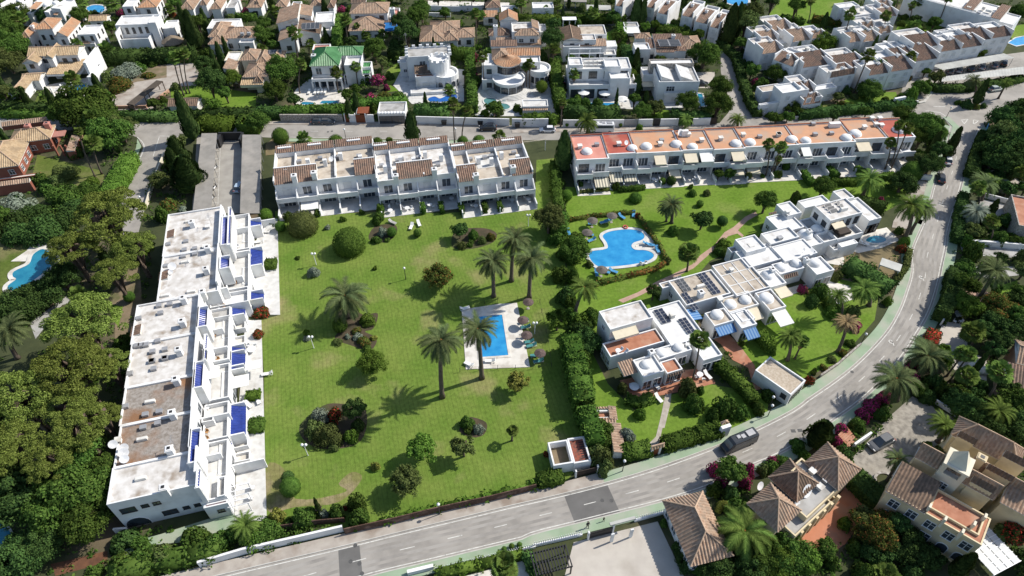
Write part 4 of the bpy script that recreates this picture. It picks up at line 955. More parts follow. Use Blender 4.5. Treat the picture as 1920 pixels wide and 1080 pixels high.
for pts in ([(485, 150), (560, 110), (640, 160), (725, 150), (700, 240), (650, 260), (720, 300), (680, 370), (560, 340), (470, 300), (500, 240)], [(260, 820), (400, 700), (520, 690), (640, 710), (660, 820), (600, 930), (420, 960), (300, 920)], [(1210, 850), (1260, 770), (1370, 800), (1360, 870), (1290, 890)]): sheet('flower_bed', pts, .03, SOIL, smooth=4)
VW('F')
for pts in ([(700, 690), (740, 610), (860, 600), (870, 660), (800, 710)], [(1220, 740), (1240, 640), (1400, 620), (1490, 650), (1470, 710), (1340, 750)]): sheet('flower_bed', pts, .03, SOIL, smooth=4)
VW('F'); sheet('flower_bed', [(110, 60), (1620, 85), (1620, 110), (700, 100), (60, 170), (60, 100)], .03, DRYGRASS)
VW('S'); sheet('bare_patch', [(130, 360), (230, 380), (300, 560), (600, 520), (560, 470), (640, 400), (700, 440), (560, 580), (300, 610), (130, 630)], .024, lawnmat('lawn_dry', (.17, .18, .055), (.20, .185, .075), (.26, .22, .12), .3, True, .45, .6), smooth=4)
VW('T'); sheet('bare_ground', [(480, 230), (560, 300), (700, 300), (820, 170), (880, 60), (940, 40), (960, 330), (830, 640), (770, 640), (780, 400), (650, 320)], .02, DRY)
VW('T'); sheet('lawn', [(720, 320), (830, 340), (800, 480), (770, 440)], .026, LAWN2)
VW('U'); sheet('path', [(660, 930), (760, 880), (960, 830), (1240, 740), (1480, 690), (1500, 740), (1360, 800), (1080, 880), (840, 900), (760, 960)], .05, GREENWALK)
VW('U'); sheet('dry_plot', [(300, 1010), (640, 930), (640, 1000), (330, 1080)], .02, mat('leaf_litter', (.16, .075, .04), (.10, .05, .03), .8, 1, .3, 5))
VW('T'); sheet('path', [(200, 450), (450, 270), (560, 240), (580, 290), (420, 330), (240, 560)], .03, ROOFD)
VW('Q'); sheet('courtyard', [(500, 380), (640, 230), (700, 150), (860, 10), (1000, 80), (1180, 170), (900, 380), (700, 560), (500, 450)], .03, COBBLE)
VW('Q'); sheet('terrace', [(130, 890), (390, 640), (500, 500), (640, 640), (460, 890), (340, 970)], .05, TERRA2)
VW('R'); sheet('driveway', [(240, 880), (740, 755), (900, 1090), (160, 1180)], .03, BEIGEPAVE)
VW('S'); sheet('terrace', [(1320, 1024), (1680, 930), (1720, 1024), (1690, 1070), (1320, 1080)], .05, PAVE)
VW('O'); sheet('courtyard', [(1250, 580), (1320, 400), (1480, 440), (1500, 620), (1640, 700), (1640, 860), (1420, 800), (1340, 700)], .03, BEIGEPAVE)
VW('O'); sheet('terrace', [(1480, 0), (1920, 0), (1920, 60), (1640, 90)], .03, ROOFD); sheet('terrace', [(1440, 190), (1600, 170), (1780, 250), (1600, 280)], .03, PINKPATH)
VW('O'); sheet('lawn', [(1680, 210), (1780, 130), (1870, 100), (1870, 160), (1740, 230)], .03, LAWN2)
VW('H'); sheet('courtyard', [(1590, 690), (1900, 760), (1860, 860), (1700, 830), (1560, 760)], .03, ROOFD)
VW('E'); sheet('terrace', [(80, 1080), (200, 1000), (280, 890), (470, 880), (370, 1000), (240, 1080)], .04, PAVE)
VW('H'); sheet('terrace', [(1620, 470), (1760, 480), (1920, 560), (1880, 600), (1760, 560)], .03, STONEPATH)
# ---------------------------------------------------------------- pools
VW('K'); pool('rectangular blue pool in the middle of the lawn beside palms', [(1322, 172), (1466, 160), (1503, 401), (1338, 413)], W_BLUE, 0, .5, PAVE)
VW('L'); pool('large double-lobed blue pool beside the white villas', [(290, 262), (330, 232), (410, 215), (500, 210), (575, 220), (615, 255), (600, 290), (535, 312), (515, 340), (545, 368), (630, 373), (685, 400), (680, 432), (620, 462), (500, 486), (350, 500), (255, 498), (200, 450), (185, 405), (215, 378), (290, 368), (330, 352), (320, 310)], W_BLUE, 3, .75)
VW('T'); pool('kidney-shaped blue pool left of the pines', [(55, 200), (62, 232), (130, 228), (205, 180), (290, 120), (372, 40), (355, -10), (290, -45), (225, -10), (195, 55), (95, 105), (88, 140), (108, 158)], W_TEAL, 4, .9, PAVE)
VW('U'); pool('blue pool corner under dark trees at the left edge', [(-40, 780), (20, 765), (70, 840), (50, 890), (-40, 900)], W_TEAL, 4, .3, PAVE)
VW('A'); pool('small bright blue pool of the cream villa, far left', [(498, 695), (560, 645), (656, 632), (604, 700)], W_BLUE, 0, .5, PAVE)
pool('round pool among white houses at the top left', [(650, 60), (700, 40), (770, 45), (785, 75), (740, 100), (680, 90)], W_BLUE, 4, .6)
VW('B'); pool('small blue plunge pool of the green-roofed villa', [(338, 775), (360, 766), (425, 770), (430, 783), (345, 785)], W_TEAL, 3, .4, PAVE)
pool('blue pool in front of the green-roofed villa', [(475, 778), (495, 757), (612, 756), (616, 780)], W_TEAL, 0, .5, PAVE)
pool('dark blue curved pool below the castle-like villa', [(1292, 740), (1340, 725), (1380, 740), (1440, 715), (1500, 712), (1505, 740), (1440, 764), (1310, 764)], watermat('pool_water_deep', (.015, .09, .36), (.02, .14, .44)), 4, .4)
pool('free-form green-blue pool on white terrace', [(1708, 755), (1730, 738), (1790, 742), (1815, 770), (1880, 782), (1905, 805), (1870, 822), (1800, 810), (1730, 785)], W_GRN, 4, .4); pool('small round spa beside free-form pool', [(1840, 752), (1860, 744), (1882, 752), (1860, 762)], W_GRN, 4, .3)
VW('C'); pool('narrow pool of the modern flat-roofed villa', [(1390, 702), (1425, 705), (1452, 795), (1412, 800)], W_TEAL, 0, .4)
pool('narrow turquoise pool behind planting of the terraced villa', [(470, 790), (500, 770), (800, 775), (800, 795)], W_BLUE, 0, .4)
VW('N'); pool('small oval pool by the road', [(1178, 500), (1205, 478), (1260, 466), (1315, 478), (1336, 500), (1310, 518), (1250, 524), (1195, 515)], W_TEAL, 4, .55, PAVE)
VW('C'); pool('bright blue pool at the top edge, right of centre', [(1600, -20), (1700, -40), (1770, 0), (1740, 45), (1620, 25)], W_BLUE, 3, .8)
VW('D'); pool('bright blue pool at the right edge beside white terraces', [(1800, 322), (1860, 285), (1990, 260), (1990, 320), (1860, 345)], W_BLUE, 0, .4)
VW('H'); sheet('terrace', [(1440, 1040), (1960, 1070), (1960, 1140), (1470, 1110)], .04, ROOFD)
# ---------------------------------------------------------------- west terrace: long flat-roofed block with blue tile strips
VW('J'); fr = frame(60, 885, 590, 766, 7.4)
W = Bld('apartment_block', 'long white flat-roofed terrace with blue tiled strips beside the lawn', 'apartment block', fr)
w1 = W.flatm(0, 0, 12.6, 6.2, 7.4, roof=ROOFW); w2 = W.flatm(.1, 6.2, 11.5, 14, 7.35, roof=ROOFG); w3 = W.flatm(-.1, 14, 11.4, 21.8, 7.35, roof=ROOFG)
w4 = W.flatm(-.2, 21.8, 11.3, 31.6, 7.4, roof=ROOFW); w4b = W.flatm(-.4, 31.6, 11.3, 41.6, 7.4, roof=ROOFW)
w5 = W.flatm(3.1, 41.6, 14.2, 54.5, 7.5, roof=ROOFW); w6 = W.flatm(3.0, 54.5, 14.3, 68.4, 7.5, roof=ROOFW)
for b in (w1, w2, w3, w4, w4b, w5, w6): W.wins(b, 'W', 2, 1.1, 4.6, 1.0, 'dark'); W.wins(b, 'E', 2, 1.5, 4.3, 1.9, 'door')
for t, w, z, h, st in ((.16, 2.0, 4.2, 1.2, 'dark'), (.35, .9, 4.6, .7, 'dark'), (.48, .9, 4.6, .7, 'dark'), (.55, 2.0, 1.2, 1.1, 'dark'), (.74, .8, 1.6, .7, 'dark'), (.87, .8, 1.6, .7, 'dark')): W.win(w1, 'S', t, w, z, h, st)
W.win(w1, 'S', .16, 3.4, .05, 2.3, 'arch'); VW('J')
for b, a, c in ((w1, 1.5, 6.2), (w2, 6.2, 14), (w3, 14, 21.8), (w4, 21.8, 31.6), (w4b, 31.6, 41), (w5, 43, 54.5), (w6, 54.5, 67.5)): W.boxm(b.u1 - .24, a + .02, b.u1 + .06, c - .02, 8.65, 6.9, name='roof_wall')
# terraces of the first floor, stepped east of the roofs
for k, x0, y0, x1, y1, r in (('J', 600, 870, 765, 500, PAVEW), ('J', 615, 520, 770, 280, PAVEW), ('J', 622, 290, 775, 60, PAVEW), ('I', 700, 1060, 850, 690, PAVEW), ('I', 720, 700, 965, 560, ROOFC), ('I', 820, 610, 970, 330, PAVEW), ('I', 850, 340, 970, 100, PAVEW)):
    VW(k); b = W.flat(x0, y0, x1, y1, 4.3, par=.85, roof=r, pw=.2)
    for t in (.25, .75): W.win(b, 'E', t, 1.6, .2, 2.1, 'door')
VW('J')
ex = W.flat(622, 905, 762, 850, 3.6, par=.3, roof=PINK); W.win(ex, 'S', .6, .9, 1.5, .7, 'dark')
# party walls across the terraces
for k, x0, y0, x1, y1, h in (('J', 600, 380, 770, 355, 5.2), ('J', 610, 610, 720, 578, 5.2), ('J', 790, 660, 970, 610, 2.6), ('J', 625, 60, 770, 40, 5), ('I', 700, 850, 800, 820, 5.2), ('I', 700, 600, 830, 560, 6.4), ('I', 820, 520, 925, 490, 5.2), ('I', 850, 200, 960, 190, 5), ('I', 860, 350, 970, 335, 5), ('I', 985, 150, 1130, 140, 2.4), ('I', 985, 460, 1050, 450, 2.2), ('I', 700, 975, 830, 930, 5.2)):
    VW(k); a = W.uv(x0, y0, h); b = W.uv(x1, y1, h); v = (a[1] + b[1]) / 2; W.boxm(a[0], v - .12, b[0], v + .12, h, m=WHITE, name='party_wall')
# stair heads with their blue tiled slopes
def blue(k, x0, y0, x1, y1, z, rise=.8, side='E', base=0):
    VW(k); u0, v0, u1, v1 = W.rect(x0, y0, x1, y1, z + rise / 2); W.hipm(u0, v0, u1, v1, z, rise, T_BLU, side, 0, wall_to=base, cap=WHITE, name='blue_tiled_slope')
    for u in ((u0, u1) if base > 3 else (u0,)): W.boxm(u - .1, v0 - .05, u + .1, v1 + .05, z + rise + (.35 if u == u0 else -.35), base, name='upstand')
    for v in (v0, v1): W.boxm(u0 - .25, v - .12, u1 + .1, v + .12, z + rise + .25, base if base > 3 else z - .3, name='upstand')
for a in (('J', 572, 225, 627, 68), ('J', 546, 658, 608, 455), ('J', 590, 800, 610, 690), ('J', 628, 60, 645, 0), ('I', 798, 320, 860, 135), ('I', 838, 320, 860, 80), ('I', 648, 840, 712, 705), ('I', 688, 1048, 710, 885), ('I', 790, 470, 850, 385)): blue(*a, 7.1, 1.2, 'E', 4)
for a in (('J', 785, 120, 860, 0), ('J', 736, 283, 780, 125), ('J', 780, 498, 863, 303), ('J', 720, 722, 780, 505), ('I', 975, 202, 1042, 146), ('I', 937, 300, 975, 206), ('I', 978, 450, 1050, 326), ('I', 937, 568, 980, 455), ('I', 982, 667, 1058, 597), ('I', 862, 765, 940, 690), ('I', 810, 910, 858, 770), ('I', 858, 1085, 940, 942)): blue(*a, 2.2, 1.1, 'E', 0)
for k, L in (('I', [(590, 160, 1), (712, 195, 0), (562, 338, 2), (628, 330, 2), (556, 380, 2), (628, 365, 2), (697, 322, 0), (566, 415, 1), (460, 303, 2), (573, 285, 2), (446, 440, 2), (440, 628, 1), (605, 603, 1), (402, 692, 2), (470, 682, 2), (412, 738, 2), (275, 772, 2), (440, 968, 2), (362, 982, 2), (436, 1022, 2), (355, 1042, 2), (262, 945, 2), (290, 942, 2), (320, 940, 2), (395, 915, 2)]), ('J', [(330, 57, 2), (405, 42, 2), (338, 102, 2), (175, 320, 2), (315, 292, 1), (290, 367, 2), (370, 350, 2), (277, 442, 2), (362, 417, 2), (270, 508, 1), (262, 737, 1), (200, 130, 2), (135, 520, 0)])):
    VW(k)
    for x, y, t in L: W.vent(x, y, 7.07, .8, .55, t)
for k, L in (('I', [(600, 150), (700, 310), (690, 445), (538, 775), (515, 955), (668, 590), (545, 630)]), ('J', [(455, 150), (432, 345), (418, 555), (385, 780)])):
    VW(k)
    for x, y in L: W.chim(x, y, 7.1, 1.7, .95)
VW('J'); W.dish(172, 570, 7.1, .7); W.dish(170, 600, 7.1, .8); W.dish(175, 635, 7.1, .7); W.dish(110, 550, 7.1, .7); VW('I'); W.dish(490, 455, 7.1, .8); W.dish(480, 490, 7.1); W.dish(750, 350, 7.1, .4); W.mast(735, 180, 7.1, 3); W.mast(670, 400, 7.1, 3); VW('J'); W.mast(470, 560, 7.1, 3)
VW('I')
for x, y in ((470, 235), (430, 498), (255, 845)): u, v = W.uv(x, y, 7.2); W.hipm(u - .9, v - 1.2, u + .9, v + 1.2, 7.2, .35, T_BRN, 'W', 0)
for k, x0, y0, x1, y1, z in (('J', 628, 160, 715, 80, 5.6), ('J', 785, 212, 885, 125, 2.5), ('J', 862, 108, 955, 42, 2.5), ('I', 790, 470, 850, 400, 5.2)): VW(k); W.box(x0, y0, x1, y1, z, z - .06, CANVASW, 'shade_canopy')
for k, x0, y0, x1, y1, z in (('J', 790, 560, 880, 500, 1.1), ('J', 800, 640, 890, 570, 1.0), ('I', 865, 840, 945, 770, 1.3), ('I', 865, 935, 945, 870, 1.2), ('J', 610, 410, 680, 370, 5), ('I', 720, 770, 850, 690, 4.6), ('J', 700, 840, 750, 715, 4.6)): VW(k); W.flat(x0, y0, x1, y1, z, par=.6, roof=PAVE if z < 2 else ROOFD, pw=.15, name='planter_wall')
VW('I'); hedge('clipped hedge across the upper patios of the west terrace', [(1065, 410), (1135, 405)], 2.6, 1.4); VW('J'); hedge('clipped hedge across the lower patios of the west terrace', [(880, 415), (965, 405)], 2.6, 1.4); hedge('leafy planting beside the white patio canopy', [(865, 245), (945, 235)], 2, 1.2, L_BRIGHT)
# ground-floor patios
VW('Z')
slab('patio', [(478, 590), (525, 590), (520, 410), (490, 408), (470, 500)], 0, .12, PAVEW); slab('patio', [(440, 978), (500, 976), (490, 600), (460, 600), (445, 800)], 0, .1, PAVEW)
VW('J'); pb = Bld('pergola', 'white pergola frame on the terrace at the block end', 'pergola', W.fr, W.fr.w(*W.uv(820, 830, 2.4)))
u0, v0, u1, v1 = pb.rect(770, 900, 880, 760, 2.4)
for a in (u0, u1):
    for b in (v0, (v0 + v1) / 2, v1): pb.boxm(a - .06, b - .06, a + .06, b + .06, 2.4, .1, WMETAL, 'post')
for i in range(5): v = v0 + (v1 - v0) * i / 4; pb.boxm(u0 - .2, v - .05, u1 + .2, v + .05, 2.5, 2.4, WMETAL, 'beam')

# ---------------------------------------------------------------- north terrace: three white houses-in-a-row units
VW('F'); fr = frame(120, 352, 1720, 275, 6.6)
fr = Fr(frame(120, 352, 365, 323, 6.6).a * .5 + frame(1240, 335, 1720, 280, 6.6).a * .5, fr.o)
NORTH = [('left', 112, 352, 745, 100, [(0.0, .42), (.79, 1.0)]), ('mid', 752, 332, 1238, 105, [(.26, .73)]), ('right', 1258, 335, 1722, 95, [(0, .26), (.72, 1.0)])]
for i, (nm, x0, y0, x1, yb, tiles) in enumerate(NORTH):
    VW('F'); B_ = Bld('terraced_house', ['white terraced houses at the left end of the row behind the lawn', 'middle white terraced houses with the wide tiled roof panel', 'right-hand white terraced houses with roof terrace beside the hedge'][i], 'terraced house', fr, fr.w(*fr.l(P(x0, y0, 6.6))), 'terraced houses behind the lawn')
    u0, v0 = B_.uv(x0, y0, 6.6); u1 = B_.uv(x1, y0 - (x1 - x0) * .1, 6.6)[0]; v1 = v0 + 13.5; W_ = u1 - u0
    m = B_.flatm(u0, v0, u1, v1, 6.5, par=.5, roof=[ROOFB, ROOFW, ROOFB][i])
    for a, b in tiles: B_.hipm(u0 + a * W_, v0 - .1, u0 + b * W_, v0 + 4.2, 6.52, 1.5, T_BRN, 'S', 0); B_.boxm(u0 + a * W_, v0 + 4.2, u0 + b * W_, v0 + 4.5, 8.2, 6.0)
    for a, b in ((0, .19), (.2, .6), (.61, 1)): B_.hipm(u0 + a * W_, v1 - 1.9, u0 + b * W_, v1, 7.3, .9, T_BRN, 'S', 0, wall_to=6); B_.boxm(u0 + (a + b) / 2 * W_ - 1.6, v1 - .9, u0 + (a + b) / 2 * W_ + 1.6, v1 + .3, 8.1, 6)
    for t in (0, .2, .6, 1): B_.boxm(u0 + t * W_ - .15, v0 + .3, u0 + t * W_ + .15, v1, 7.4 if t in (0, 1) else 7.0, 6, name='party_wall')
    nb = 5 if i == 0 else 4; bw = W_ / nb
    for k in range(nb):         # balconies between fin walls
        ua, ub = u0 + k * bw, u0 + (k + 1) * bw; d = [1.9, 2.2, 2.0, 2.4, 1.7][k % 5]
        B_.boxm(ua + .1, v0 - d, ub - .1, v0, 3.0, 2.75, name='balcony'); B_.boxm(ua + .1, v0 - d - .15, ub - .1, v0 - d, 3.85, 2.6, name='balcony_front')
        if i == 0 and k == 1: B_.awn(m, 'S', (k + .1) / nb, (k + .95) / nb, 2.6, 4.4, .8, CANVASW)
        B_.win(m, 'S', (k + .5) / nb, 1.9, 3.05, 2.1, 'door' if (k + i) % 3 else 'shut'); B_.win(m, 'S', (k + .5) / nb, 2.6, .15, 2.2, 'door')
        for q in ((ua, ub) if k == nb - 1 else (ua,)):
            c = [fr.w(q - .12, v0), fr.w(q + .12, v0), fr.w(q + .12, v0 - d - .2), fr.w(q - .12, v0 - d - .2)]; mb = MB(); zt = [5.2, 5.2, 3.9, 3.9]
            mb.add([p + (0,) for p in c] + [c[j] + (zt[j],) for j in range(4)], [(0, 1, 5, 4), (1, 2, 6, 5), (2, 3, 7, 6), (3, 0, 4, 7), (4, 5, 6, 7)]).build('fin_wall', WHITE, B_.root)
            B_.boxm(q - .12, v0 - 5.0, q + .12, v0 - d - .2, 1.5, 0, name='garden_wall')
    p = MB().box(u0, v0 - 5.2, 0, u1, v0, .1, fr); struct(p.build('patio', PAVEW))
    for t, s in ((.12, 4), (.33, 7), (.5, 6), (.66, 8), (.86, 6)): u, v = u0 + t * W_, v0 + s; B_.boxm(u - .45, v - .4, u + .45, v + .4, 7.9, 5.9, name='chimney')
    if i == 2: B_.boxm(u0 + .3 * W_, v0 + 5, u0 + .62 * W_, v0 + 10.5, 6.1, 6, m=PAVEW, name='roof_terrace')
    VW('F'); B_.chim(*[(232, 290), (865, 290), (1365, 285)][i], 7.0, 1.7, 1.1); B_.chim(*[(355, 270), (1105, 250), (1595, 235)][i], 6.6, 2.0, 1.1)
    for (x, y) in [[(400, 195), (430, 210), (490, 190), (515, 185), (640, 180), (270, 215)], [(880, 210), (905, 200), (1010, 190), (1130, 235), (780, 240)], [(1330, 200), (1420, 190), (1460, 180), (1600, 160)]][i]: B_.vent(x, y, 6.05, .9, .7, 2)
    B_.dish(*[(470, 210), (895, 260), (1625, 220)][i], 6.2, .6); B_.mast(*[(440, 190), (1000, 180), (1440, 190)][i], 6.1, 2.5)
VW('F'); garage_root = Bld('garden_store', 'pale flat canopy at the street behind the right terraced house', 'canopy', fr, fr.w(*fr.l(P(1710, 80, 2.4)))); garage_root.box(1615, 92, 1800, 70, 2.5, 2.3, CANVASC, 'roof_slab'); 
for x in (1620, 1795): garage_root.box(x, 92, x + 4, 90, 2.3, 0, WHITE, 'post'); garage_root.box(x, 72, x + 4, 70, 2.3, 0, WHITE, 'post')

# ---------------------------------------------------------------- orange-roofed block with domes
VW('G'); fr = frame(390, 355, 1580, 298, 6.6); RB = Bld('apartment_block', 'long white block with orange and red flat roofs and white domes', 'apartment block', fr)
def uvk(k, x, y, z): VW(k); return RB.uv(x, y, z)
cuts = [('G', 200, 395), ('G', 440, 356), ('G', 650, 342), ('G', 1000, 330), ('G', 1235, 322), ('G', 1470, 308), ('H', 235, 293), ('H', 650, 245), ('H', 900, 232), ('H', 1120, 238)]
cu = [uvk(*c, 6.6)[0] for c in cuts]
fb = [('G', 300, 395, 'G', 300, 212), ('G', 560, 352, 'G', 480, 200), ('G', 830, 342, 'G', 760, 182), ('G', 1100, 325, 'G', 1100, 178), ('G', 1350, 318, 'G', 1250, 165), ('G', 1600, 300, 'G', 1550, 150), ('H', 400, 275, 'H', 350, 125), ('H', 780, 240, 'H', 640, 92), ('H', 1000, 232, 'H', 900, 92)]
cols = [PINK, REDROOF, ORANGE, ORANGE, ORANGE, ORANGE, ORANGE, ORANGE, REDROOF]
SEG = []
for i in range(9):
    k0, x0, y0, k1, x1, y1 = fb[i]; v0 = uvk(k0, x0, y0, 6.6)[1]; v1 = uvk(k1, x1, y1, 6.6)[1]
    b = RB.flatm(cu[i], v0, cu[i + 1], v1, 6.6, par=.22, roof=cols[i], pw=.3); SEG.append(b)
    RB.rail([(cu[i] + .05, v1 - .12), (cu[i + 1] - .05, v1 - .12)], 6.6, .3, .25, [REDWALL, REDROOF, TERRA][min(2, i // 1 if i < 2 else 2)], 'roof_kerb'); RB.rail([(cu[i] + .12, v0 + .3), (cu[i] + .12, v1 - .3)], 6.6, .25, .25, TERRA, 'roof_kerb')
    L = b.u1 - b.u0; n = max(2, int(round(L / 4.2))); 
    for k in range(n):
        t0, t1 = k / n, (k + 1) / n; ua, ub = b.u0 + t0 * L, b.u0 + t1 * L; d = [2.2, 1.5, 2.6][(k + i) % 3]
        RB.boxm(ua + .05, v0 - d, ub - .05, v0, 2.95, 2.7, name='balcony'); RB.boxm(ua + .05, v0 - d - .18, ub - .05, v0 - d, 3.95, 2.55, name='balcony_front'); RB.boxm(ua - .1, v0 - d - .1, ua + .1, v0, [5.0, 3.9, 3.9][k % 3], 0, name='fin_wall')
        RB.win(b, 'S', (t0 + t1) / 2, 2.3, 3.0, 2.2, 'door' if (i + k) % 4 else 'dark'); RB.win(b, 'S', (t0 + t1) / 2, 2.5, .2, 2.2, 'door')
        if (i, k) in ((2, 1), (3, 0), (3, 1), (4, 1), (6, 0), (7, 0)): RB.awn(b, 'S', t0 + .05, t1 - .05, 5.9, 2.8, .9, [CANVASW, CANVASC][(i + k) % 2])
        if (i, k) in ((0, 1), (1, 0), (1, 1)): RB.awn(b, 'S', t0 + .05, t1 - .03, 2.7, 4.6, 1.0, CANV_ST)
        if (i, k) in ((4, 1), (5, 0), (2, 2)): RB.awn(b, 'S', t0 + .05, t1 - .05, 2.6, 4, .9, CANVASC)
    struct(MB().box(b.u0, v0 - 5.5, 0, b.u1, v0, .09, fr).build('patio', PAVE))
    for t in (.02, .5): RB.boxm(b.u0 + t * L, v0 - 5, b.u0 + t * L + .2, v0 - 2, 1.3, 0, name='garden_wall')
RB.win(SEG[0], 'W', .3, 1.5, 3.6, 1.2); RB.win(SEG[0], 'W', .7, 1.5, 3.6, 1.2); RB.win(SEG[0], 'W', .8, 1.5, .9, 1.2)
for k, x, y, r in (('G', 280, 340, 40), ('G', 620, 315, 38), ('G', 727, 302, 42), ('G', 950, 285, 42), ('G', 1073, 305, 38), ('G', 1397, 281, 42), ('G', 1503, 272, 42), ('G', 1817, 250, 42), ('H', 282, 258, 38), ('H', 585, 238, 42), ('H', 652, 208, 45), ('H', 980, 178, 48)): VW(k); RB.dome(x, y, 6.4, r * MPP(x, y) * .93)
for k, x, y in (('G', 355, 292), ('G', 520, 290), ('G', 840, 260), ('G', 830, 290), ('G', 1140, 262), ('G', 1283, 250), ('G', 1575, 232), ('G', 1718, 220), ('G', 1040, 220), ('G', 1450, 222), ('H', 75, 222), ('H', 350, 215), ('H', 472, 207), ('H', 718, 165), ('H', 845, 152), ('H', 805, 145), ('H', 335, 137), ('H', 775, 100), ('H', 833, 100), ('G', 228, 310)): VW(k); RB.vent(x, y, 6.4, .9, .7, random.choice((0, 2)))
VW('G'); RB.box(1000, 185, 1040, 170, 8.0, 6, name='stair_head'); VW('H'); RB.box(470, 130, 540, 110, 7.6, 6, name='stair_head'); VW('G'); RB.dish(980, 215, 6.6, .9); RB.dish(575, 290, 6.5, .6)

# ---------------------------------------------------------------- white villas with domes and solar panels
VW('M'); fr = frame(530, 718, 1138, 532, 3.6)
V1 = Bld('villa', 'white villa with terracotta roof terrace, domes and blue awnings', 'villa', fr)
tw = V1.flat(178, 183, 600, 232, 6.4, roof=ROOFW); t_ = V1.flat(205, 432, 690, 415, 3.7, par=.3, roof=TERRA); V1.awn(tw, 'S', .05, .6, 5.7, 1.6, .5, CANVASC)
V1.win(tw, 'S', .3, 2.5, 3.7, 1.6, 'door'); V1.win(tw, 'W', .5, 1, 4, 1)
V1.hip(318, 600, 490, 655, 3.1, .7, T_TAN, 'S', 0); d1 = V1.flat(440, 562, 690, 648, 3.9, roof=ROOFC); V1.dome(545, 600, 3.55, 43 * MPP(545, 600))
d2 = V1.flat(597, 480, 905, 480, 3.8, roof=ROOFC); V1.dome(662, 508, 3.5, 44 * MPP(660, 500)); V1.dome(797, 465, 3.5, 42 * MPP(795, 455))
mn = V1.flat(548, 165, 1010, 370, 3.9, roof=ROOFC); V1.solar(598, 180, 745, 265, 3.6, 2, 5, .12); V1.solar(790, 250, 935, 345, 3.6, 2, 5, .12)
sm = V1.flat(650, 578, 832, 632, 3.4, par=.3, roof=TERRA); V1.hip(705, 690, 845, 655, 3.0, .5, T_BRN, 'S', 0)
d3 = V1.flat(1002, 195, 1232, 252, 3.9, roof=ROOFB); V1.dome(1095, 212, 3.55, 48 * MPP(1095, 200)); d4 = V1.flat(1195, 195, 1412, 280, 3.9, roof=ROOFC)
d5 = V1.flat(890, 420, 1142, 520, 3.6, roof=ROOFC); V1.awn(d3, 'S', .05, .95, 3.3, 1.8, .5, CANV_BL); V1.awn(d4, 'S', .15, .95, 3.2, 1.9, .8, CANV_BL); V1.awn(mn, 'E', .45, .75, 3.6, 2.3, .4, CANV_BL)
for b in (d1, sm, d5, d4, d3, d2): V1.wins(b, 'S', 2, 1.6, .2, 2.2, 'door')
V1.wins(t_, 'W', 3, 1.3, 1.0, 1.3); V1.vent(745, 225, 3.6, .9, .8, 0); V1.vent(880, 445, 3.5, .9, .5, 1); V1.chim(590, 490, 3.4, 1.4, .9)
VW('L')
V2 = Bld('villa', 'white villa with beige roofs and long solar arrays', 'villa', fr, fr.w(*V1.uv(1000, 650, 0)))
a1 = V2.flat(800, 610, 1290, 705, 4.0, roof=ROOFB); V2.solar(838, 590, 985, 685, 3.7, 2, 5, .15, SOLARW); V2.solar(1020, 560, 1215, 705, 3.7, 2, 7, .15); V2.solar(895, 715, 1045, 835, 3.7, 2, 5, .15); V2.chim(1060, 690, 3.7, 1.6, 1.0); V2.vent(1050, 660, 3.7, .9, .7, 1)
a2 = V2.flat(728, 628, 860, 640, 3.6, roof=ROOFB); a3 = V2.flat(1140, 492, 1600, 655, 4.0, roof=ROOFB); 
a4 = V2.flat(1190, 750, 1510, 790, 3.8, roof=ROOFB); V2.dome(1282, 795, 3.5, 46 * MPP(1280, 790)); V2.dome(1400, 760, 3.5, 44 * MPP(1400, 750)); V2.vent(1200, 770, 3.5, .9, .8, 0)
a5 = V2.flat(1475, 705, 1722, 808, 4.0, roof=ROOFB); V2.dome(1563, 750, 3.65, 55 * MPP(1563, 740)); V2.awn(a5, 'S', .15, 1, 3.3, 3.2, .7, CANVASW); V2.awn(a4, 'S', .6, .95, 3.2, 2.6, .6, CANVASC)
a6 = V2.flat(1325, 860, 1480, 900, 3.7, roof=ROOFC); V2.wins(a5, 'S', 2, 1.7, .2, 2.2, 'door'); V2.wins(a4, 'S', 3, 1.4, .2, 2.2, 'door'); V2.wins(a1, 'W', 2, 1.2, 1.2, 1.1)
u0, v0, u1, v1 = V2.rect(1180, 585, 1590, 660, 3.72)
for i in range(4): u = u0 + (u1 - u0) * (i + .5) / 4; V2.boxm(u - .1, a3.v0 + .3, u + .1, a3.v1 - .3, 3.8, 3.6, m=ROOFC, name='roof_seam')
for i in range(2): v = a3.v0 + (a3.v1 - a3.v0) * (i + 1) / 3; V2.boxm(a3.u0 + .3, v - .1, a3.u1 - .3, v + .1, 3.81, 3.6, m=ROOFC, name='roof_seam')
V2.mast(1290, 530, 3.7, 2.2); V2.vent(1290, 535, 3.7, .7, .6, 0)
VW('N')
V3 = Bld('villa', 'white stepped villa with row of small domes in the middle', 'villa', fr, fr.w(*V1.uv(450, 640, 0)))
c1 = V3.flat(155, 590, 525, 645, 4.0, par=.25, roof=ROOFC); c2 = V3.flat(158, 495, 405, 555, 4.9, roof=ROOFC); c3 = V3.flat(360, 448, 660, 472, 4.6, roof=ROOFC); c4 = V3.flat(440, 552, 802, 598, 4.2, par=.25, roof=ROOFC)
c5 = V3.flat(310, 735, 562, 832, 3.9, roof=ROOFC); V3.dome(413, 775, 3.55, 48 * MPP(415, 765)); c6 = V3.flat(440, 690, 700, 715, 3.8, roof=ROOFC); V3.dome(515, 715, 3.5, 42 * MPP(515, 705)); V3.dome(632, 683, 3.5, 42 * MPP(630, 675))
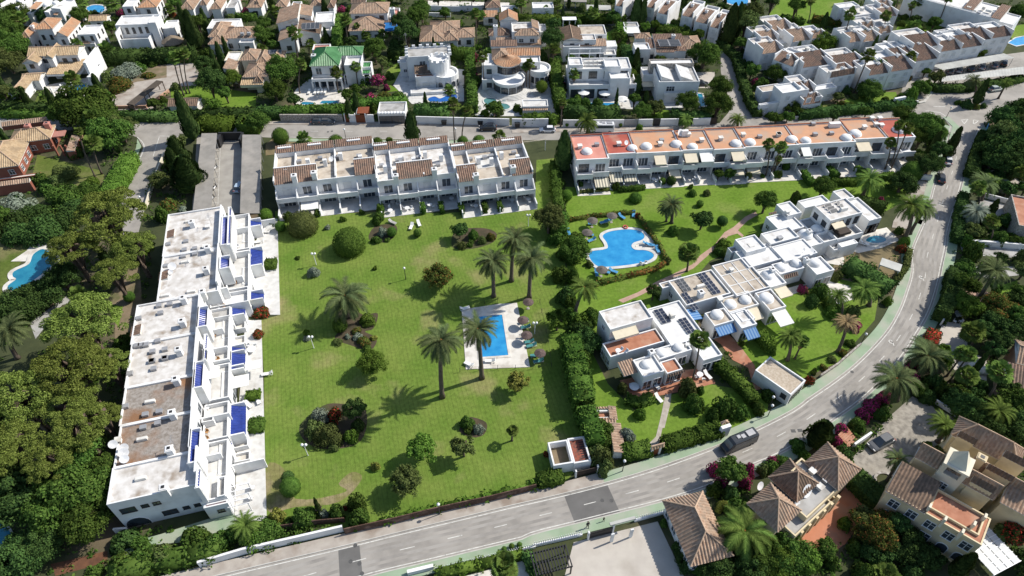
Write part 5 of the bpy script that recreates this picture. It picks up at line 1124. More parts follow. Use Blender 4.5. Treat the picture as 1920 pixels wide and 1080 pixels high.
c7 = V3.flat(690, 660, 935, 730, 4.1, roof=ROOFC); V3.dome(777, 680, 3.75, 46 * MPP(775, 670)); V3.hip(530, 790, 652, 775, 3.2, .6, T_BRN, 'S', 0); V3.dish(745, 610, 4.3, .8); V3.dish(685, 600, 4.3, .5); V3.vent(275, 560, 3.8, .9, .7, 0); V3.vent(505, 490, 4.3, .9, .6, 2); V3.chim(455, 720, 3.7, 1.5, .9); V3.chim(720, 640, 3.9, 1.4, .8)
for b in (c5, c7): V3.wins(b, 'S', 2, 1.5, .2, 2.2, 'door')
V3.awn(c5, 'S', .3, 1, 3.1, 2.5, .3, CANVASC); V3.wins(c1, 'W', 2, 1, 1.5, 1); a7 = V3.flat(100, 560, 200, 580, 3.4, roof=ROOFB)
V4 = Bld('villa', 'white two-storey villa with roof solar panels by the oval pool', 'villa', fr, fr.w(*V1.uv(950, 330, 0)))
e1 = V4.flat(400, 318, 700, 395, 4.0, par=.3, roof=ROOFC); e2 = V4.flat(480, 222, 680, 285, 4.8, roof=ROOFC); e3 = V4.flat(648, 195, 900, 200, 4.4, roof=ROOFC); e4 = V4.flat(775, 232, 1152, 285, 7.0, roof=ROOFW)
V4.solar(840, 240, 965, 285, 6.6, 1, 3, .5, SOLARW); V4.solar(935, 215, 1010, 250, 6.6, 1, 2, .5, SOLARW); V4.vent(1000, 270, 6.7, .9, .9, 1); e5 = V4.flat(920, 120, 1090, 165, 4.6, roof=ROOFW); e6 = V4.flat(1020, 190, 1302, 325, 4.0, roof=ROOFC)
e7 = V4.flat(655, 345, 900, 400, 3.9, roof=ROOFD); V4.dome(795, 415, 3.6, 42 * MPP(795, 410)); V4.dome(705, 460, 3.6, 52 * MPP(705, 455)); e8 = V4.flat(640, 440, 850, 520, 3.8, roof=ROOFC); e9 = V4.flat(780, 450, 960, 490, 3.9, roof=PAVEW, par=.8); e10 = V4.flat(960, 525, 1118, 520, 3.2, par=.1, roof=CANVASW)
V4.wins(e4, 'S', 4, 1.0, 4.4, 1.8, 'dark'); V4.wins(e4, 'W', 2, 1.2, 4.6, 1.2, 'dark'); e11 = V4.flat(880, 425, 1160, 440, 3.9, par=.8, roof=PAVE); V4.wins(e11, 'S', 3, 1.6, .2, 2.2, 'dark'); V4.wins(e6, 'S', 3, 1.6, .3, 2.2, 'dark'); V4.wins(e6, 'E', 2, 1.4, 1, 1.3)
V4.boxm(e11.u0 + 1, e11.v0 + .6, e11.u0 + 4, e11.v0 + 3, 4.6, 3.9, m=DARKF, name='hot_tub'); V4.awn(e4, 'S', .05, .4, 6.2, 1.5, .4, CANVASC); V4.chim(740, 420, 3.6, 1.8, .9); V4.vent(560, 290, 4.6, .8, .6, 0); V4.vent(565, 310, 4.2, .8, .5, 2); V4.wins(e1, 'W', 2, 1, 1.6, 1)
V4.hip(420, 300, 480, 290, 3.9, .5, T_TAN, 'S', 0); e12 = V4.flat(850, 500, 1000, 560, 2.6, par=.6, roof=PAVEW)
# garage at the bend, roadside canopy
VW('M'); fg = frame(1395, 640, 1640, 810, 3.2); g = Bld('garage', 'small white garage with gravel roof beside the bend', 'garage', fg)
b = g.flat(1395, 640, 1790, 720, 3.2, roof=mat('roof_tan_gravel', (.5, .43, .34), (.38, .31, .23), 2.5, .95, .4, 9)); g.win(b, 'E', .5, 3.2, .1, 2.1, 'dark'); g.win(b, 'S', .85, .9, 1.3, 1, 'dark')
VW('N'); fg = frame(1290, 690, 1435, 740, 2.6); g = Bld('roadside_canopy', 'grey flat canopy over stored things beside the road', 'canopy', fg); g.box(1285, 690, 1462, 690, 2.7, 2.5, CORR2, 'roof_slab')
u0, v0, u1, v1 = g.rect(1285, 690, 1462, 690, 2.5)
for a in (u0 + .1, u1 - .3):
    for c in (v0 + .1, v1 - .3): g.boxm(a, c, a + .15, c + .15, 2.5, 0, WMETAL, 'post')
# ---------------------------------------------------------------- villas along the upper street and behind
def auto(B_, style='win', sides='SE', every=3.2, w=1.3, h=1.3):
    for b in B_.blk:
        for sd in sides:
            L = (b.u1 - b.u0) if sd in 'SN' else (b.v1 - b.v0); n = int(L / every)
            if n < 1 or b.z1 - b.z0 < 2: continue
            z = max(b.z0, 0) + 1.0
            while z + h < b.z1 - .3: B_.wins(b, sd, n, w, z, h, style); z += 3.0
def vil(label, x0, y0, x1, y1, z=3, wall=None, name='villa', cat='villa', rot=None):
    f = frame(x0, y0, x1, y1, z)
    if rot is not None: f = Fr(rot, f.o)
    return Bld(name, label, cat, f, None, 'villas of the neighbourhood' if cat == 'villa' else None, wall)
A0 = R(2)
VW('A')
b = vil('rambling white villa with straw-coloured tiles and pool, far left', 60, 700, 250, 705, 3, rot=R(4))
b.hip(200, 425, 640, 345, 6.2, 1.4, T_YEL, 'gu', wall_to=0); b.hip(165, 478, 350, 400, 5.6, 1.3, T_YEL, 'gv', wall_to=0); b.hip(345, 560, 660, 465, 3.2, 1.0, T_YEL, 'S', 0, wall_to=2.6); b.hip(335, 440, 470, 350, 6.6, 1.1, T_YEL, 'gv', wall_to=0)
b.flat(640, 470, 715, 350, 6.8, roof=ROOFW); b.flat(655, 580, 760, 480, 3.4, par=.8, roof=PAVE); b.hip(60, 705, 260, 590, 3.0, 1.2, T_YEL, 'gv', wall_to=0); b.hip(150, 610, 345, 545, 3.0, .9, T_YEL, 'gu', wall_to=0); auto(b, 'dark', 'S', 2.6, 1.1, 1.1)
for x in (370, 440, 520, 650): b.box(x, 660 - (x - 370) * .3, x + 14, 650 - (x - 370) * .3, 2.9, 0, name='column')
b = vil('white villa with two orange hipped roofs above the straw-tiled one', 160, 330, 600, 330, 3, rot=R(4))
b.hip(255, 222, 465, 140, 7.4, 1.5, T_ORG, wall_to=0); b.hip(405, 280, 605, 165, 6.4, 1.5, T_ORG, 'gv', wall_to=0); b.hip(160, 285, 310, 190, 5.4, 1.4, T_ORG, wall_to=0); b.flat(575, 260, 770, 185, 6.0, roof=ROOFC); b.flat(600, 330, 770, 250, 3.4, par=.8, roof=PAVE); b.hip(610, 330, 710, 285, 3.4, .7, T_ORG, wall_to=0); b.chim(235, 190, 6, 1.5); auto(b, 'dark', 'SE', 2.4, .7, 1.4)
b = vil('white cubic two-storey villa with flat roofs', 880, 290, 1150, 280, 4, rot=R(6)); q = b.flat(862, 190, 1205, 105, 7.6, roof=ROOFC, par=.5); b.flat(885, 300, 1150, 230, 4.6, par=1.0, roof=PAVE); b.flat(1215, 215, 1340, 150, 5.0, roof=ROOFC); b.flat(1110, 170, 1200, 110, 8.3, roof=ROOFC); b.wins(q, 'S', 6, .7, 4.8, 1.8, 'dark'); b.flat(860, 250, 905, 190, 7.2, roof=ROOFC); auto(b, 'dark', 'E', 3, .9, 1.3); b.win(b.blk[1], 'S', .4, .9, 1, .8, 'dark'); b.win(b.blk[1], 'S', .8, .9, 1, .8, 'dark')
def gazebo(label, x, y, r, h=3.2, m=T_STRAW):
    c = P(x, y, h * .75); r *= MPP(x, y); t = thing('gazebo', label, 'gazebo', (c.x, c.y, 0)); MB().lathe((c.x, c.y, 0), [(r, h * .68), (r * .97, h * .74), (r * .45, h * 1.05), (.05, h * 1.25)], 10).build('thatched_roof', m, t)
    for i in range(4): a = i * 1.57 + .8; MB().tube([(c.x + r * .75 * math.cos(a), c.y + r * .75 * math.sin(a), 0), (c.x + r * .75 * math.cos(a), c.y + r * .75 * math.sin(a), h * .76)], .1, 6).build('post', DARKF, t)
gazebo('grey thatched gazebo beside white cubic villa', 1292, 305, 80, 3.6)
b = vil('villa with tan hipped roofs right of the tall conifers', 1560, 330, 1920, 330, 3.4, rot=R(3)); b.hip(1560, 335, 1765, 200, 3.6, 1.8, T_TAN, wall_to=0); b.hip(1660, 290, 1960, 200, 4.2, 1.7, T_TAN, wall_to=0); b.hip(1560, 280, 1740, 170, 4.4, 1.4, T_TAN, wall_to=0); b.flat(1790, 320, 1920, 270, 3.6, roof=ROOFC); b.flat(1550, 215, 1810, 140, 4.2, roof=ROOFC); auto(b, 'dark', 'S'); b.vent(1820, 265, 4.8, .9, .8, 2); b.vent(1870, 262, 4.8, .9, .8, 2)
b = vil('tan-roofed villa with orange wall behind the small thatched shed', 1650, 560, 1960, 560, 3.4, PALECREAM, rot=R(3)); b.hip(1800, 640, 1990, 590, 3.0, .8, T_YEL, 'S', 0, wall_to=2.2); b.flat(1680, 455, 1820, 385, 4.6, roof=ROOFC); b.hip(1800, 455, 1960, 375, 5.0, 1.5, T_TAN, wall_to=0); b.hip(1820, 580, 2060, 470, 4.2, 1.6, T_TAN, wall_to=0); b.hip(1680, 540, 1800, 460, 4.0, 1.2, T_TAN, 'E', wall_to=0); VW('B'); b.hip(0, 480, 130, 390, 4.6, 1.5, T_TAN, wall_to=0); b.hip(90, 480, 230, 385, 4.4, 1.3, T_TAN, wall_to=0); b.solar(70, 410, 200, 385, 5.2, 4, 1, .4, SOLARW); b.hip(-20, 620, 100, 500, 3.4, 1.4, T_DRK, wall_to=0); auto(b, 'dark', 'S')
VW('A')
def slatted(label, x0, y0, x1, y1, z, n, m=DARKF, name='pergola', rot=0, pm=None, cover=None, cat='pergola'):
    f = Fr(rot); a = P(x0, y0, z); f.o = (a.x, a.y); b = Bld(name, label, cat, f, None); u0, v0, u1, v1 = b.rect(x0, y0, x1, y1, z)
    for i in range(n): u = u0 + (u1 - u0) * i / (n - 1); b.boxm(u - .08, v0, u + .08, v1, z + .1, z - .08, m, 'slat')
    for v in (v0 + .15, (v0 + v1) / 2, v1 - .15): b.boxm(u0 - .1, v - .08, u1 + .1, v + .08, z - .08, z - .28, m, 'beam')
    for u in (u0 + .1, u1 - .1):
        for v in (v0 + .15, (v0 + v1) / 2, v1 - .15): b.boxm(u - .09, v - .09, u + .09, v + .09, z - .28, 0, pm or m, 'post')
    if cover: b.boxm(u0, v0, u1, v1, z + .16, z + .11, cover, 'cover')
    return b
slatted('long dark timber carport roof on the sandy plot', 1000, 790, 1175, 605, 2.8, 26, mat('weathered_timber', (.13, .10, .08), (.08, .06, .05), 3, .9), rot=R(-14), cover=mat('brush_mat', (.10, .08, .06), (.06, .05, .04), 3, 1, .4, 8))
b = vil('small shed with thatched ridge roof by the cypress', 1255, 800, 1515, 795, 2.2, WHITE2, 'shed', 'shed', R(2)); b.hip(1255, 800, 1515, 735, 2.3, 1.1, T_DRK, 'gu', wall_to=0)
b = vil('villa with wide tan hipped roofs at the top left', 1350, 70, 1700, 70, 3.5, rot=R(3)); b.hip(1345, 75, 1520, -30, 4, 1.8, T_TAN, wall_to=0); b.hip(1500, 40, 1600, -40, 4.4, 1.6, T_TAN, wall_to=0); b.hip(1575, 70, 1705, -10, 3.6, 1.6, T_TAN, wall_to=0); b.flat(1690, 60, 1800, -10, 3.4, roof=ROOFD); b.hip(1850, 60, 2000, -20, 3.6, 1.4, T_TAN, wall_to=0); auto(b, 'dark', 'S')
b = vil('white house with orange tiled roof above the cubic villa', 900, 60, 1230, 60, 4, rot=R(5)); b.hip(1030, 60, 1225, -20, 6, 1.5, T_ORG, wall_to=0); b.hip(935, 90, 1050, 40, 4, 1.2, T_DRK, wall_to=0); b.flat(915, 50, 1040, -10, 6, roof=ROOFC); b.hip(660, 160, 830, 115, 3, 1, T_YEL, 'gu', wall_to=0); auto(b, 'dark', 'SE', 3, .9, 1.2)
b = vil('cluster of stepped white houses with domed chimneys at the top left corner', 0, 80, 500, 80, 4, rot=R(-12))
for x0, y0, x1, y1, z in ((-40, 80, 110, 20, 5), (110, 50, 240, -10, 6.5), (200, 100, 330, 45, 4.5), (250, 20, 380, -30, 6.5), (330, 90, 470, 30, 5), (380, 60, 560, 0, 6), (430, 105, 620, 70, 3.5), (0, 30, 110, -30, 6)): b.flat(x0, y0, x1, y1, z, roof=random.choice((ROOFC, ROOFW)))
b.hip(220, 65, 330, 35, 6, .8, T_ORG, 'S', 0); b.hip(400, 110, 480, 80, 4.4, .7, T_ORG, 'S', 0)
for x, y in ((150, 10), (290, -5), (350, 40), (420, 25)): b.dome(x, y, 6, 1.1)
auto(b, 'dark', 'S', 4, 1, 1)
# left red house
VW('E')
b = vil('red-walled house with straw-tiled roofs at the left edge', 0, 430, 260, 370, 3, REDWALL, rot=R(14)); b.hip(-160, 400, 235, 150, 3.4, 2.2, T_YEL, wall_to=0); b.hip(60, 200, 420, 60, 3.8, 1.7, T_YEL, wall_to=0); b.hip(20, 55, 350, 30, 3.2, .8, T_TAN, 'S', 0, wall_to=2); b.box(380, 150, 495, 95, 3.4, 3.1, mat('pink_slab', (.42, .2, .16), (.36, .17, .13), .7, .9), 'porch_roof'); b.chim(200, 55, 4.6, 1.8, 1.2, mat('pink_render', (.52, .25, .2), (.45, .2, .16), .8, .9)); b.chim(345, 40, 4.2, 1.8, 1.2, MT['pink_render']); auto(b, 'win', 'SE', 3, 1.2, 1.3)
for x in (390, 440, 480): b.box(x, 215, x + 14, 205, 3.1, 0, REDWALL, 'column')
b.hip(-60, 525, 230, 470, 2.6, .6, T_TAN, 'S', 0, wall_to=0); b.hip(500, 260, 600, 140, 2.4, .4, T_TAN, 'E', 0, wall_to=0); b.flat(-60, 460, 300, 430, .5, par=.1, roof=PAVE)
# ---- view B
VW('B')
b = vil('white villa with glazed green tiled roofs and arched porch', 410, 500, 660, 490, 6, rot=R(3))
b.hip(400, 498, 660, 355, 6.6, 2.2, T_GRN, wall_to=0, cap=mat('green_ridge', (.12, .26, .12), None, rough=.4)); b.hip(560, 420, 810, 350, 6.4, 1.4, T_GRN, wall_to=0, cap=MT['green_ridge']); b.hip(660, 555, 865, 490, 3.4, .9, T_GRN, 'S', 0, wall_to=3.0); b.flat(660, 490, 800, 415, 6.3, par=.7, roof=PAVEW); b.flat(790, 505, 870, 460, 4.6, roof=PAVEW, par=.8); b.flat(420, 375, 560, 330, 6.4, roof=PINK); b.chim(430, 410, 5, 2.4, 1.3)
q = b.flat(415, 595, 645, 560, 3.7, 2.9, par=.7, roof=PAVE); m = b.blk[0]; b.wins(m, 'S', 2, 1.5, 3.9, 1.9, 'door'); b.wins(m, 'E', 2, 1.2, 3.9, 1.5)
for i in range(5): u = q.u0 + (q.u1 - q.u0) * i / 4; b.boxm(u - .22, q.v0, u + .22, q.v0 + .45, 2.95, 0, name='column')
for i in range(5): b.win(b.blk[2], 'S', .1 + .2 * i, 1.5, 0, 2.3, 'arch') if i < 5 else None
r_ = b.blk[2]; 
for i in range(5): u = r_.u0 + (r_.u1 - r_.u0) * i / 4; b.boxm(u - .18, r_.v0 - .5, u + .18, r_.v0 - .1, 3.0, 0, name='column')
for i in range(4): b.win(m, 'S', .14 + .24 * i, 1.8, .05, 2.4, 'arch')
# castle
b = vil('white castle-like villa with battlements and round bay', 1130, 400, 1450, 395, 7, rot=R(7))
m = b.flat(1130, 430, 1445, 340, 7.4, par=.4, roof=ROOFD); lw = b.flat(1075, 470, 1200, 420, 4.6, roof=ROOFW); fw = b.flat(1195, 580, 1340, 480, 4.0, roof=TERRA); b.hip(1190, 560, 1330, 490, 4.05, .9, T_DRK, 'S', 0)
def merlons(b, u0, v0, u1, v1, z, s=.9):
    n = int(max(abs(u1 - u0), abs(v1 - v0)) / (s * 2))
    for i in range(n + 1): t = i / max(1, n); u = u0 + (u1 - u0) * t; v = v0 + (v1 - v0) * t; b.boxm(u - s / 2, v - s / 2 * .5, u + s / 2, v + s / 2 * .5, z + .7, z, name='merlon')
for a in ((m.u0, m.v1, m.u1, m.v1), (m.u1, m.v0, m.u1, m.v1), (m.u0, m.v0, m.u0, m.v1), (lw.u0, lw.v0, lw.u1, lw.v0)): merlons(b, *a, 7.4 if a[0] != lw.u0 or a[1] != lw.v0 else 4.6)
u, v = b.uv(1370, 450, 7.2); w = b.fr.w(u, v); MB().lathe((w[0], w[1], 0), [(2.9, 0), (2.9, 7.6), (2.5, 7.6), (2.5, 7.0), (0, 7.0)], 20).build('round_tower', WHITE, b.root)
for i in range(10): a = i * .628; MB().box(-.45, -.2, 7.6, .45, .2, 8.3, Fr(a + 1.57, (w[0] + 2.7 * math.cos(a), w[1] + 2.7 * math.sin(a)))).build('merlon', WHITE, b.root)
u, v = b.uv(1420, 540, 3.8); w = b.fr.w(u, v); MB().lathe((w[0], w[1], 0), [(3.8, 0), (3.8, 4.0), (3.4, 4.0), (3.4, 3.4), (0, 3.4)], 24).build('round_bay', WHITE, b.root)
for i in range(6):
    a = -2.9 + i * .5; fm, pm = win_mesh(1.5, 2.3, 'arch'); o = obj('window', fm, b.root, (w[0] + 3.8 * math.cos(a) - b.root.location.x, w[1] + 3.8 * math.sin(a) - b.root.location.y, .2), a + math.pi / 2); obj('pane', pm, o)
b.win(m, 'S', .35, 1.6, 4.6, 1.3, 'win'); b.win(fw, 'S', .5, 2.2, .9, 1.2, 'shut'); b.win(lw, 'S', .3, .9, 1.5, .9); b.box(1285, 500, 1310, 400, 5.5, 0, name='stair_wall'); b.flat(1160, 700, 1500, 650, .9, par=.1, roof=PAVEW); b.mast(1130, 350, 7, 4)
b = vil('bungalow with broad tan hipped roofs behind the castle-like villa', 1240, 320, 1640, 310, 3, rot=R(3)); b.hip(1225, 315, 1430, 190, 3.2, 1.8, T_TAN, wall_to=0); b.hip(1300, 250, 1530, 155, 3.8, 1.7, T_TAN, wall_to=0); b.hip(1400, 310, 1520, 240, 3.1, 1.5, T_TAN, wall_to=0); b.hip(1470, 285, 1640, 210, 3.3, 1.4, T_TAN, wall_to=0); auto(b, 'dark', 'S')
b = vil('villa with tan hipped roofs, white chimney and blue awning', 700, 240, 960, 230, 3, rot=R(3)); b.hip(700, 105, 1005, 20, 6.2, 1.8, T_TAN, wall_to=0); b.hip(690, 235, 970, 115, 3.8, 2.0, T_TAN, wall_to=0); q = b.hip(965, 165, 1075, 130, 3.4, .7, T_BRN, 'S', 0, wall_to=0); b.awn(q, 'S', 0, 1, 3.2, 3.2, 1.2, mat('plain_blue_canvas', (.02, .16, .45), None, rough=.7)); b.chim(1020, 60, 4, 5, 1.4); b.hip(710, 25, 830, 0, 6, .8, T_BRN, 'gu', wall_to=0); b.flat(1000, 130, 1080, 60, 4.4, roof=PINK, par=.7); b.hip(840, 240, 970, 190, 3.3, 1.2, T_TAN, wall_to=0); auto(b, 'dark', 'S')
b = vil('white villa with steep dark shed roofs and solar roof panels', 170, 330, 490, 270, 3, rot=R(8)); b.hip(150, 180, 340, 60, 6.4, 1.6, T_TAN, 'W', wall_to=0); b.hip(270, 130, 430, 45, 6.0, 1.4, T_TAN, 'E', wall_to=0); b.hip(165, 310, 330, 180, 4.2, 1.6, T_TAN, 'W', wall_to=0); b.hip(320, 265, 495, 170, 3.6, 1.8, T_DRK, 'E', wall_to=0); b.solar(340, 225, 480, 180, 5.0, 4, 1, .5, SOLARW); b.flat(440, 170, 590, 85, 4.4, roof=ROOFC); b.flat(490, 230, 570, 180, 3, par=.7, roof=PAVE); auto(b, 'dark', 'S')
b = vil('white double garage with dark doors and scalloped roof edge', 915, 850, 1120, 852, 3, name='garage', cat='garage', rot=A0); q = b.flat(910, 848, 1130, 762, 3.4, roof=ROOFD, par=.3); b.win(q, 'S', .27, 3.4, .05, 2.3, 'dark'); b.win(q, 'S', .72, 3.4, .05, 2.3, 'dark')
for i in range(9): u = q.u0 + (q.u1 - q.u0) * (i + .5) / 9; w = b.fr.w(u, q.v0 + .1); MB().lathe((w[0], w[1], 3.3), [(.55, 0), (.45, .25), (0, .4)], 8).build('scallop', WHITE, b.root)
def gate(label, x0, y0, x1, y1, h, m=WOOD):
    a, c = P(x0, y0, 0), P(x1, y1, 0); f = frame(x0, y0, x1, y1); L = (c - a).length; t = Bld('gate', label, 'gate', f); n = max(3, int(L / .4))
    for i in range(n): t.boxm(L * i / n + .01, -.05, L * (i + 1) / n - .01, .05, h, .05, m, 'board')
    t.boxm(0, -.09, L, -.05, h * .8, h * .7, m, 'rail'); t.boxm(0, -.09, L, -.05, h * .3, h * .2, m, 'rail')
    for u in (-.25, L + .02): t.boxm(u, -.2, u + .23, .2, h + .4, 0, WHITE, 'pier')
gate('narrow brown timber street gate by the stone wall', 676, 918, 705, 918, 2.3); gate('wide brown timber double gate below the steps', 755, 922, 825, 922, 2.5)
b = vil('brown carport recess behind the timber gate', 760, 855, 850, 855, 2.5, name='carport', cat='carport', rot=A0); b.box(755, 850, 850, 800, 3.0, 2.8, WOOD, 'roof_slab'); b.box(757, 803, 848, 800, 2.8, 0, WOOD, 'wall'); b.box(757, 850, 762, 800, 2.8, 0, WHITE, 'wall')
# turret villa
b = vil('grand white villa with round tiled turret and curved terrace', 1700, 520, 1880, 520, 6, rot=A0); b.flat(1695, 490, 1900, 400, 6.6, roof=ROOFC); b.hip(1760, 350, 1960, 320, 6.8, .9, T_BRN, 'S', 0, wall_to=0); b.hip(1770, 450, 1900, 370, 7.0, 1.5, T_TAN, wall_to=0); b.flat(1695, 600, 1800, 520, 3.3, par=.8, roof=PAVE)
VW('C'); b.flat(-60, 470, 205, 400, 6.6, roof=ROOFC); b.hip(-40, 420, 205, 355, 6.8, 1.1, T_ORG, 'gu', wall_to=3); VW('B')
def cone(b, x, y, z, r, rise, m=T_TAN, wz=0, n=24):
    u, v = b.uv(x, y, z); w = b.fr.w(u, v); MB().lathe((w[0], w[1], 0), [(r * .9, wz), (r * .9, z)], n).build('round_wall', WHITE, b.root); mb = MB(); mb.uv = []
    for i in range(n):
        a0, a1 = 2 * math.pi * i / n, 2 * math.pi * (i + 1) / n; tile_plane(mb, [(w[0] + r * math.cos(a0), w[1] + r * math.sin(a0), z), (w[0] + r * math.cos(a1), w[1] + r * math.sin(a1), z), (w[0], w[1], z + rise)])
    mb.build('conical_roof', [m, m], b.root)
    for i in range(9):
        a = -2.7 + i * .28; fm, pm = win_mesh(1.1, 1.8, 'dark'); o = obj('window', fm, b.root, (w[0] + r * .9 * math.cos(a) - b.root.location.x, w[1] + r * .9 * math.sin(a) - b.root.location.y, z - 2.4), a + math.pi / 2); obj('pane', pm, o)
cone(b, 1885, 455, 6.8, 4.0, 1.5, T_ORG); u, v = b.uv(1895, 590, 3.4); w = b.fr.w(u, v); MB().lathe((w[0], w[1], 0), [(4.3, 0), (4.3, 3.2), (4.7, 3.3), (4.7, 3.9), (4.4, 3.9), (4.4, 3.5), (0, 3.5)], 28).build('curved_bay', WHITE, b.root)
for i in range(6): a = -2.9 + i * .53; fm, pm = win_mesh(1.8, 2.3, 'dark'); o = obj('window', fm, b.root, (w[0] + 4.3 * math.cos(a) - b.root.location.x, w[1] + 4.3 * math.sin(a) - b.root.location.y, .3), a + math.pi / 2); obj('pane', pm, o)
for i in range(4): MB().lathe((w[0], w[1], 0), [(5.4 + i * .45, 0), (5.4 + i * .45, .8 - .18 * i), (4.4 + i * .45, .8 - .18 * i)], 28).build('step', PAVEW, b.root)
VW('C'); u, v = b.uv(205, 500, 5); w = b.fr.w(u, v); MB().lathe((w[0], w[1], 0), [(2.9, 0), (2.9, 4.2), (3.3, 4.2), (3.3, 5.0), (3.0, 5.0), (3.0, 4.4), (0, 4.4)], 24).build('round_terrace', WHITE, b.root); auto(b, 'dark', 'S')
for i in range(6): a = -2.8 + i * .5; fm, pm = win_mesh(.9, 1.7, 'dark'); o = obj('window', fm, b.root, (w[0] + 2.9 * math.cos(a) - b.root.location.x, w[1] + 2.9 * math.sin(a) - b.root.location.y, 1.2), a + math.pi / 2); obj('pane', pm, o)
b = vil('villa with tan hips and white upper storey behind the turret villa', 20, 330, 200, 330, 6, rot=A0); b.hip(20, 270, 195, 220, 6.2, 1.2, T_TAN, wall_to=0); b.hip(-120, 345, 215, 300, 3.4, 1.0, T_TAN, 'S', 0, wall_to=0); b.flat(0, 240, 200, 165, 6.6, roof=ROOFW); b.flat(100, 240, 250, 180, 5, roof=ROOFW); b.hip(150, 220, 195, 160, 6.8, .8, T_TAN, 'E', wall_to=0); auto(b, 'win', 'S', 2.6, 1.3, 1.1); VW('B'); b.hip(1825, 160, 1960, 100, 7, 1.5, T_ORG, 'gv', wall_to=0); b.chim(1795, 190, 4, 4, 1.2); b.hip(1745, 270, 1900, 215, 4, 1.2, T_BRN, wall_to=0); VW('C')
# terraced white villa
b = vil('white villa in stepped terraces with parasols and planters', 440, 640, 880, 630, 4, rot=A0); q = b.flat(432, 640, 885, 480, 4.2, par=.7, roof=PAVEW); q2 = b.flat(438, 520, 870, 430, 7.2, par=.4, roof=PAVEW); b.flat(430, 490, 520, 430, 8.0, roof=ROOFC); b.flat(700, 500, 800, 440, 8, roof=ROOFC); b.flat(740, 590, 870, 530, 6.2, roof=ROOFC); b.wins(q2, 'S', 4, 2.2, 4.4, 2.0, 'dark'); b.wins(q, 'S', 5, 2.8, .2, 2.6, 'dark')
for i in range(4): b.boxm(q2.u0 + i * 3, q2.v1 - .15, q2.u0 + i * 3 + .2, q2.v1, 10, 7.2, WMETAL, 'post')
b.boxm(q2.u0, q2.v1 - .2, q2.u0 + 9.4, q2.v1 + .05, 10.2, 10, WMETAL, 'beam'); b.boxm(q2.u0, q2.v1 - 3.2, q2.u0 + 9.4, q2.v1 - 3, 10.2, 10, WMETAL, 'beam')
for i in range(14): b.vent(560 + (i % 7) * 32, 470 + (i // 7) * 25, 6.9, .8, .5, 1)
b = vil('white villa with dark shed roof and beige terraces', 385, 400, 760, 400, 4, rot=A0); b.hip(375, 310, 510, 210, 6, 1, T_DRK, 'gv', wall_to=0); q = b.flat(385, 350, 500, 300, 5, roof=ROOFW); b.flat(510, 260, 690, 185, 5.6, roof=ROOFB); b.hip(490, 350, 700, 310, 4.4, .9, T_TAN, 'S', 0, wall_to=0); b.flat(690, 350, 775, 305, 3.4, roof=CANVASW, par=.1); b.flat(690, 410, 770, 370, 2.6, par=.6, roof=PAVE); b.flat(495, 300, 620, 255, 6.2, roof=ROOFW); auto(b, 'dark', 'S', 3.5, 1.2, 1.0)
b = vil('white villa with tiled roof and two solar roof arrays by the curved road', 930, 430, 1390, 430, 4, rot=A0); b.flat(925, 370, 1020, 320, 5.2, roof=ROOFC); b.hip(1010, 360, 1090, 310, 4.6, .9, T_BRN, 'S', 0, wall_to=0); b.hip(1085, 395, 1175, 290, 4.6, 1.6, T_BRN, 'S', 0, wall_to=0); b.hip(1170, 385, 1265, 290, 4.6, 1.6, T_BRN, 'S', 0, wall_to=0); b.hip(1260, 370, 1390, 270, 4.6, 1.5, T_TAN, wall_to=0); b.solar(1105, 350, 1165, 305, 5.7, 1, 4, .3, SOLARW); b.solar(1185, 350, 1250, 305, 5.7, 1, 4, .3, SOLARW); b.hip(925, 290, 1030, 250, 4.4, .8, T_TAN, wall_to=0); b.chim(1212, 260, 5, 2, 1); b.flat(1030, 320, 1090, 285, 5, roof=PINK, par=.6); auto(b, 'dark', 'S', 3, 1, 1.4)
b = vil('modern white villa with stone tower and inclined roof lights', 1000, 560, 1350, 560, 6, rot=A0); q = b.flat(1105, 615, 1350, 480, 6.8, roof=ROOFD); b.flat(1040, 480, 1350, 440, 7.8, roof=ROOFC, wall=STONE); b.flat(985, 560, 1110, 500, 5, roof=ROOFC); q2 = b.flat(1145, 700, 1340, 620, 3.6, par=.6, roof=PAVEW); b.win(q2, 'S', .4, 2.6, 1, 1.4, 'shut'); b.win(q, 'S', .3, 2.2, 4, 1.4)
for x0, x1 in ((1120, 1175), (1265, 1320)): u0, v0, u1, v1 = b.rect(x0, 595, x1, 490, 7.2); b.boxm(u0, v0 + .4, u0 + .2, v1 - .4, 7.9, 6.5, WHITE, 'roof_light'); b.hipm(u0 + .2, v0 + .4, u1, v1 - .4, 6.5, 1.2, ROOFC, 'E', 0, name='roof_light')
b.box(980, 650, 1105, 600, 2.9, 2.8, CANVASC, 'shade_sail'); b.flat(1110, 810, 1260, 740, .6, par=.1, roof=PAVEW)
b = vil('low pavilion with pale canvas roof beside the tiled solar villa', 850, 240, 940, 240, 3, name='pavilion', cat='pavilion', rot=A0); b.flat(850, 250, 945, 200, 3.0, par=.05, z0=2.8, roof=CANVASW); b.flat(845, 200, 940, 165, 3.2, roof=ROOFD)
for x in (853, 938): b.box(x, 250, x + 4, 246, 2.8, 0, WMETAL, 'post'); b.box(x, 206, x + 4, 202, 2.8, 0, WMETAL, 'post')
b = vil('white gatehouse with pergola at the top, right of centre', 160, 90, 300, 90, 3, name='gatehouse', cat='house', rot=A0); b.flat(155, 60, 305, 15, 4.2, roof=ROOFC); b.box(380, 150, 480, 125, 3.2, 3, WHITE, 'roof_slab')
for x in (382, 430, 474): b.box(x, 150, x + 6, 146, 3, 0, WHITE, 'post')
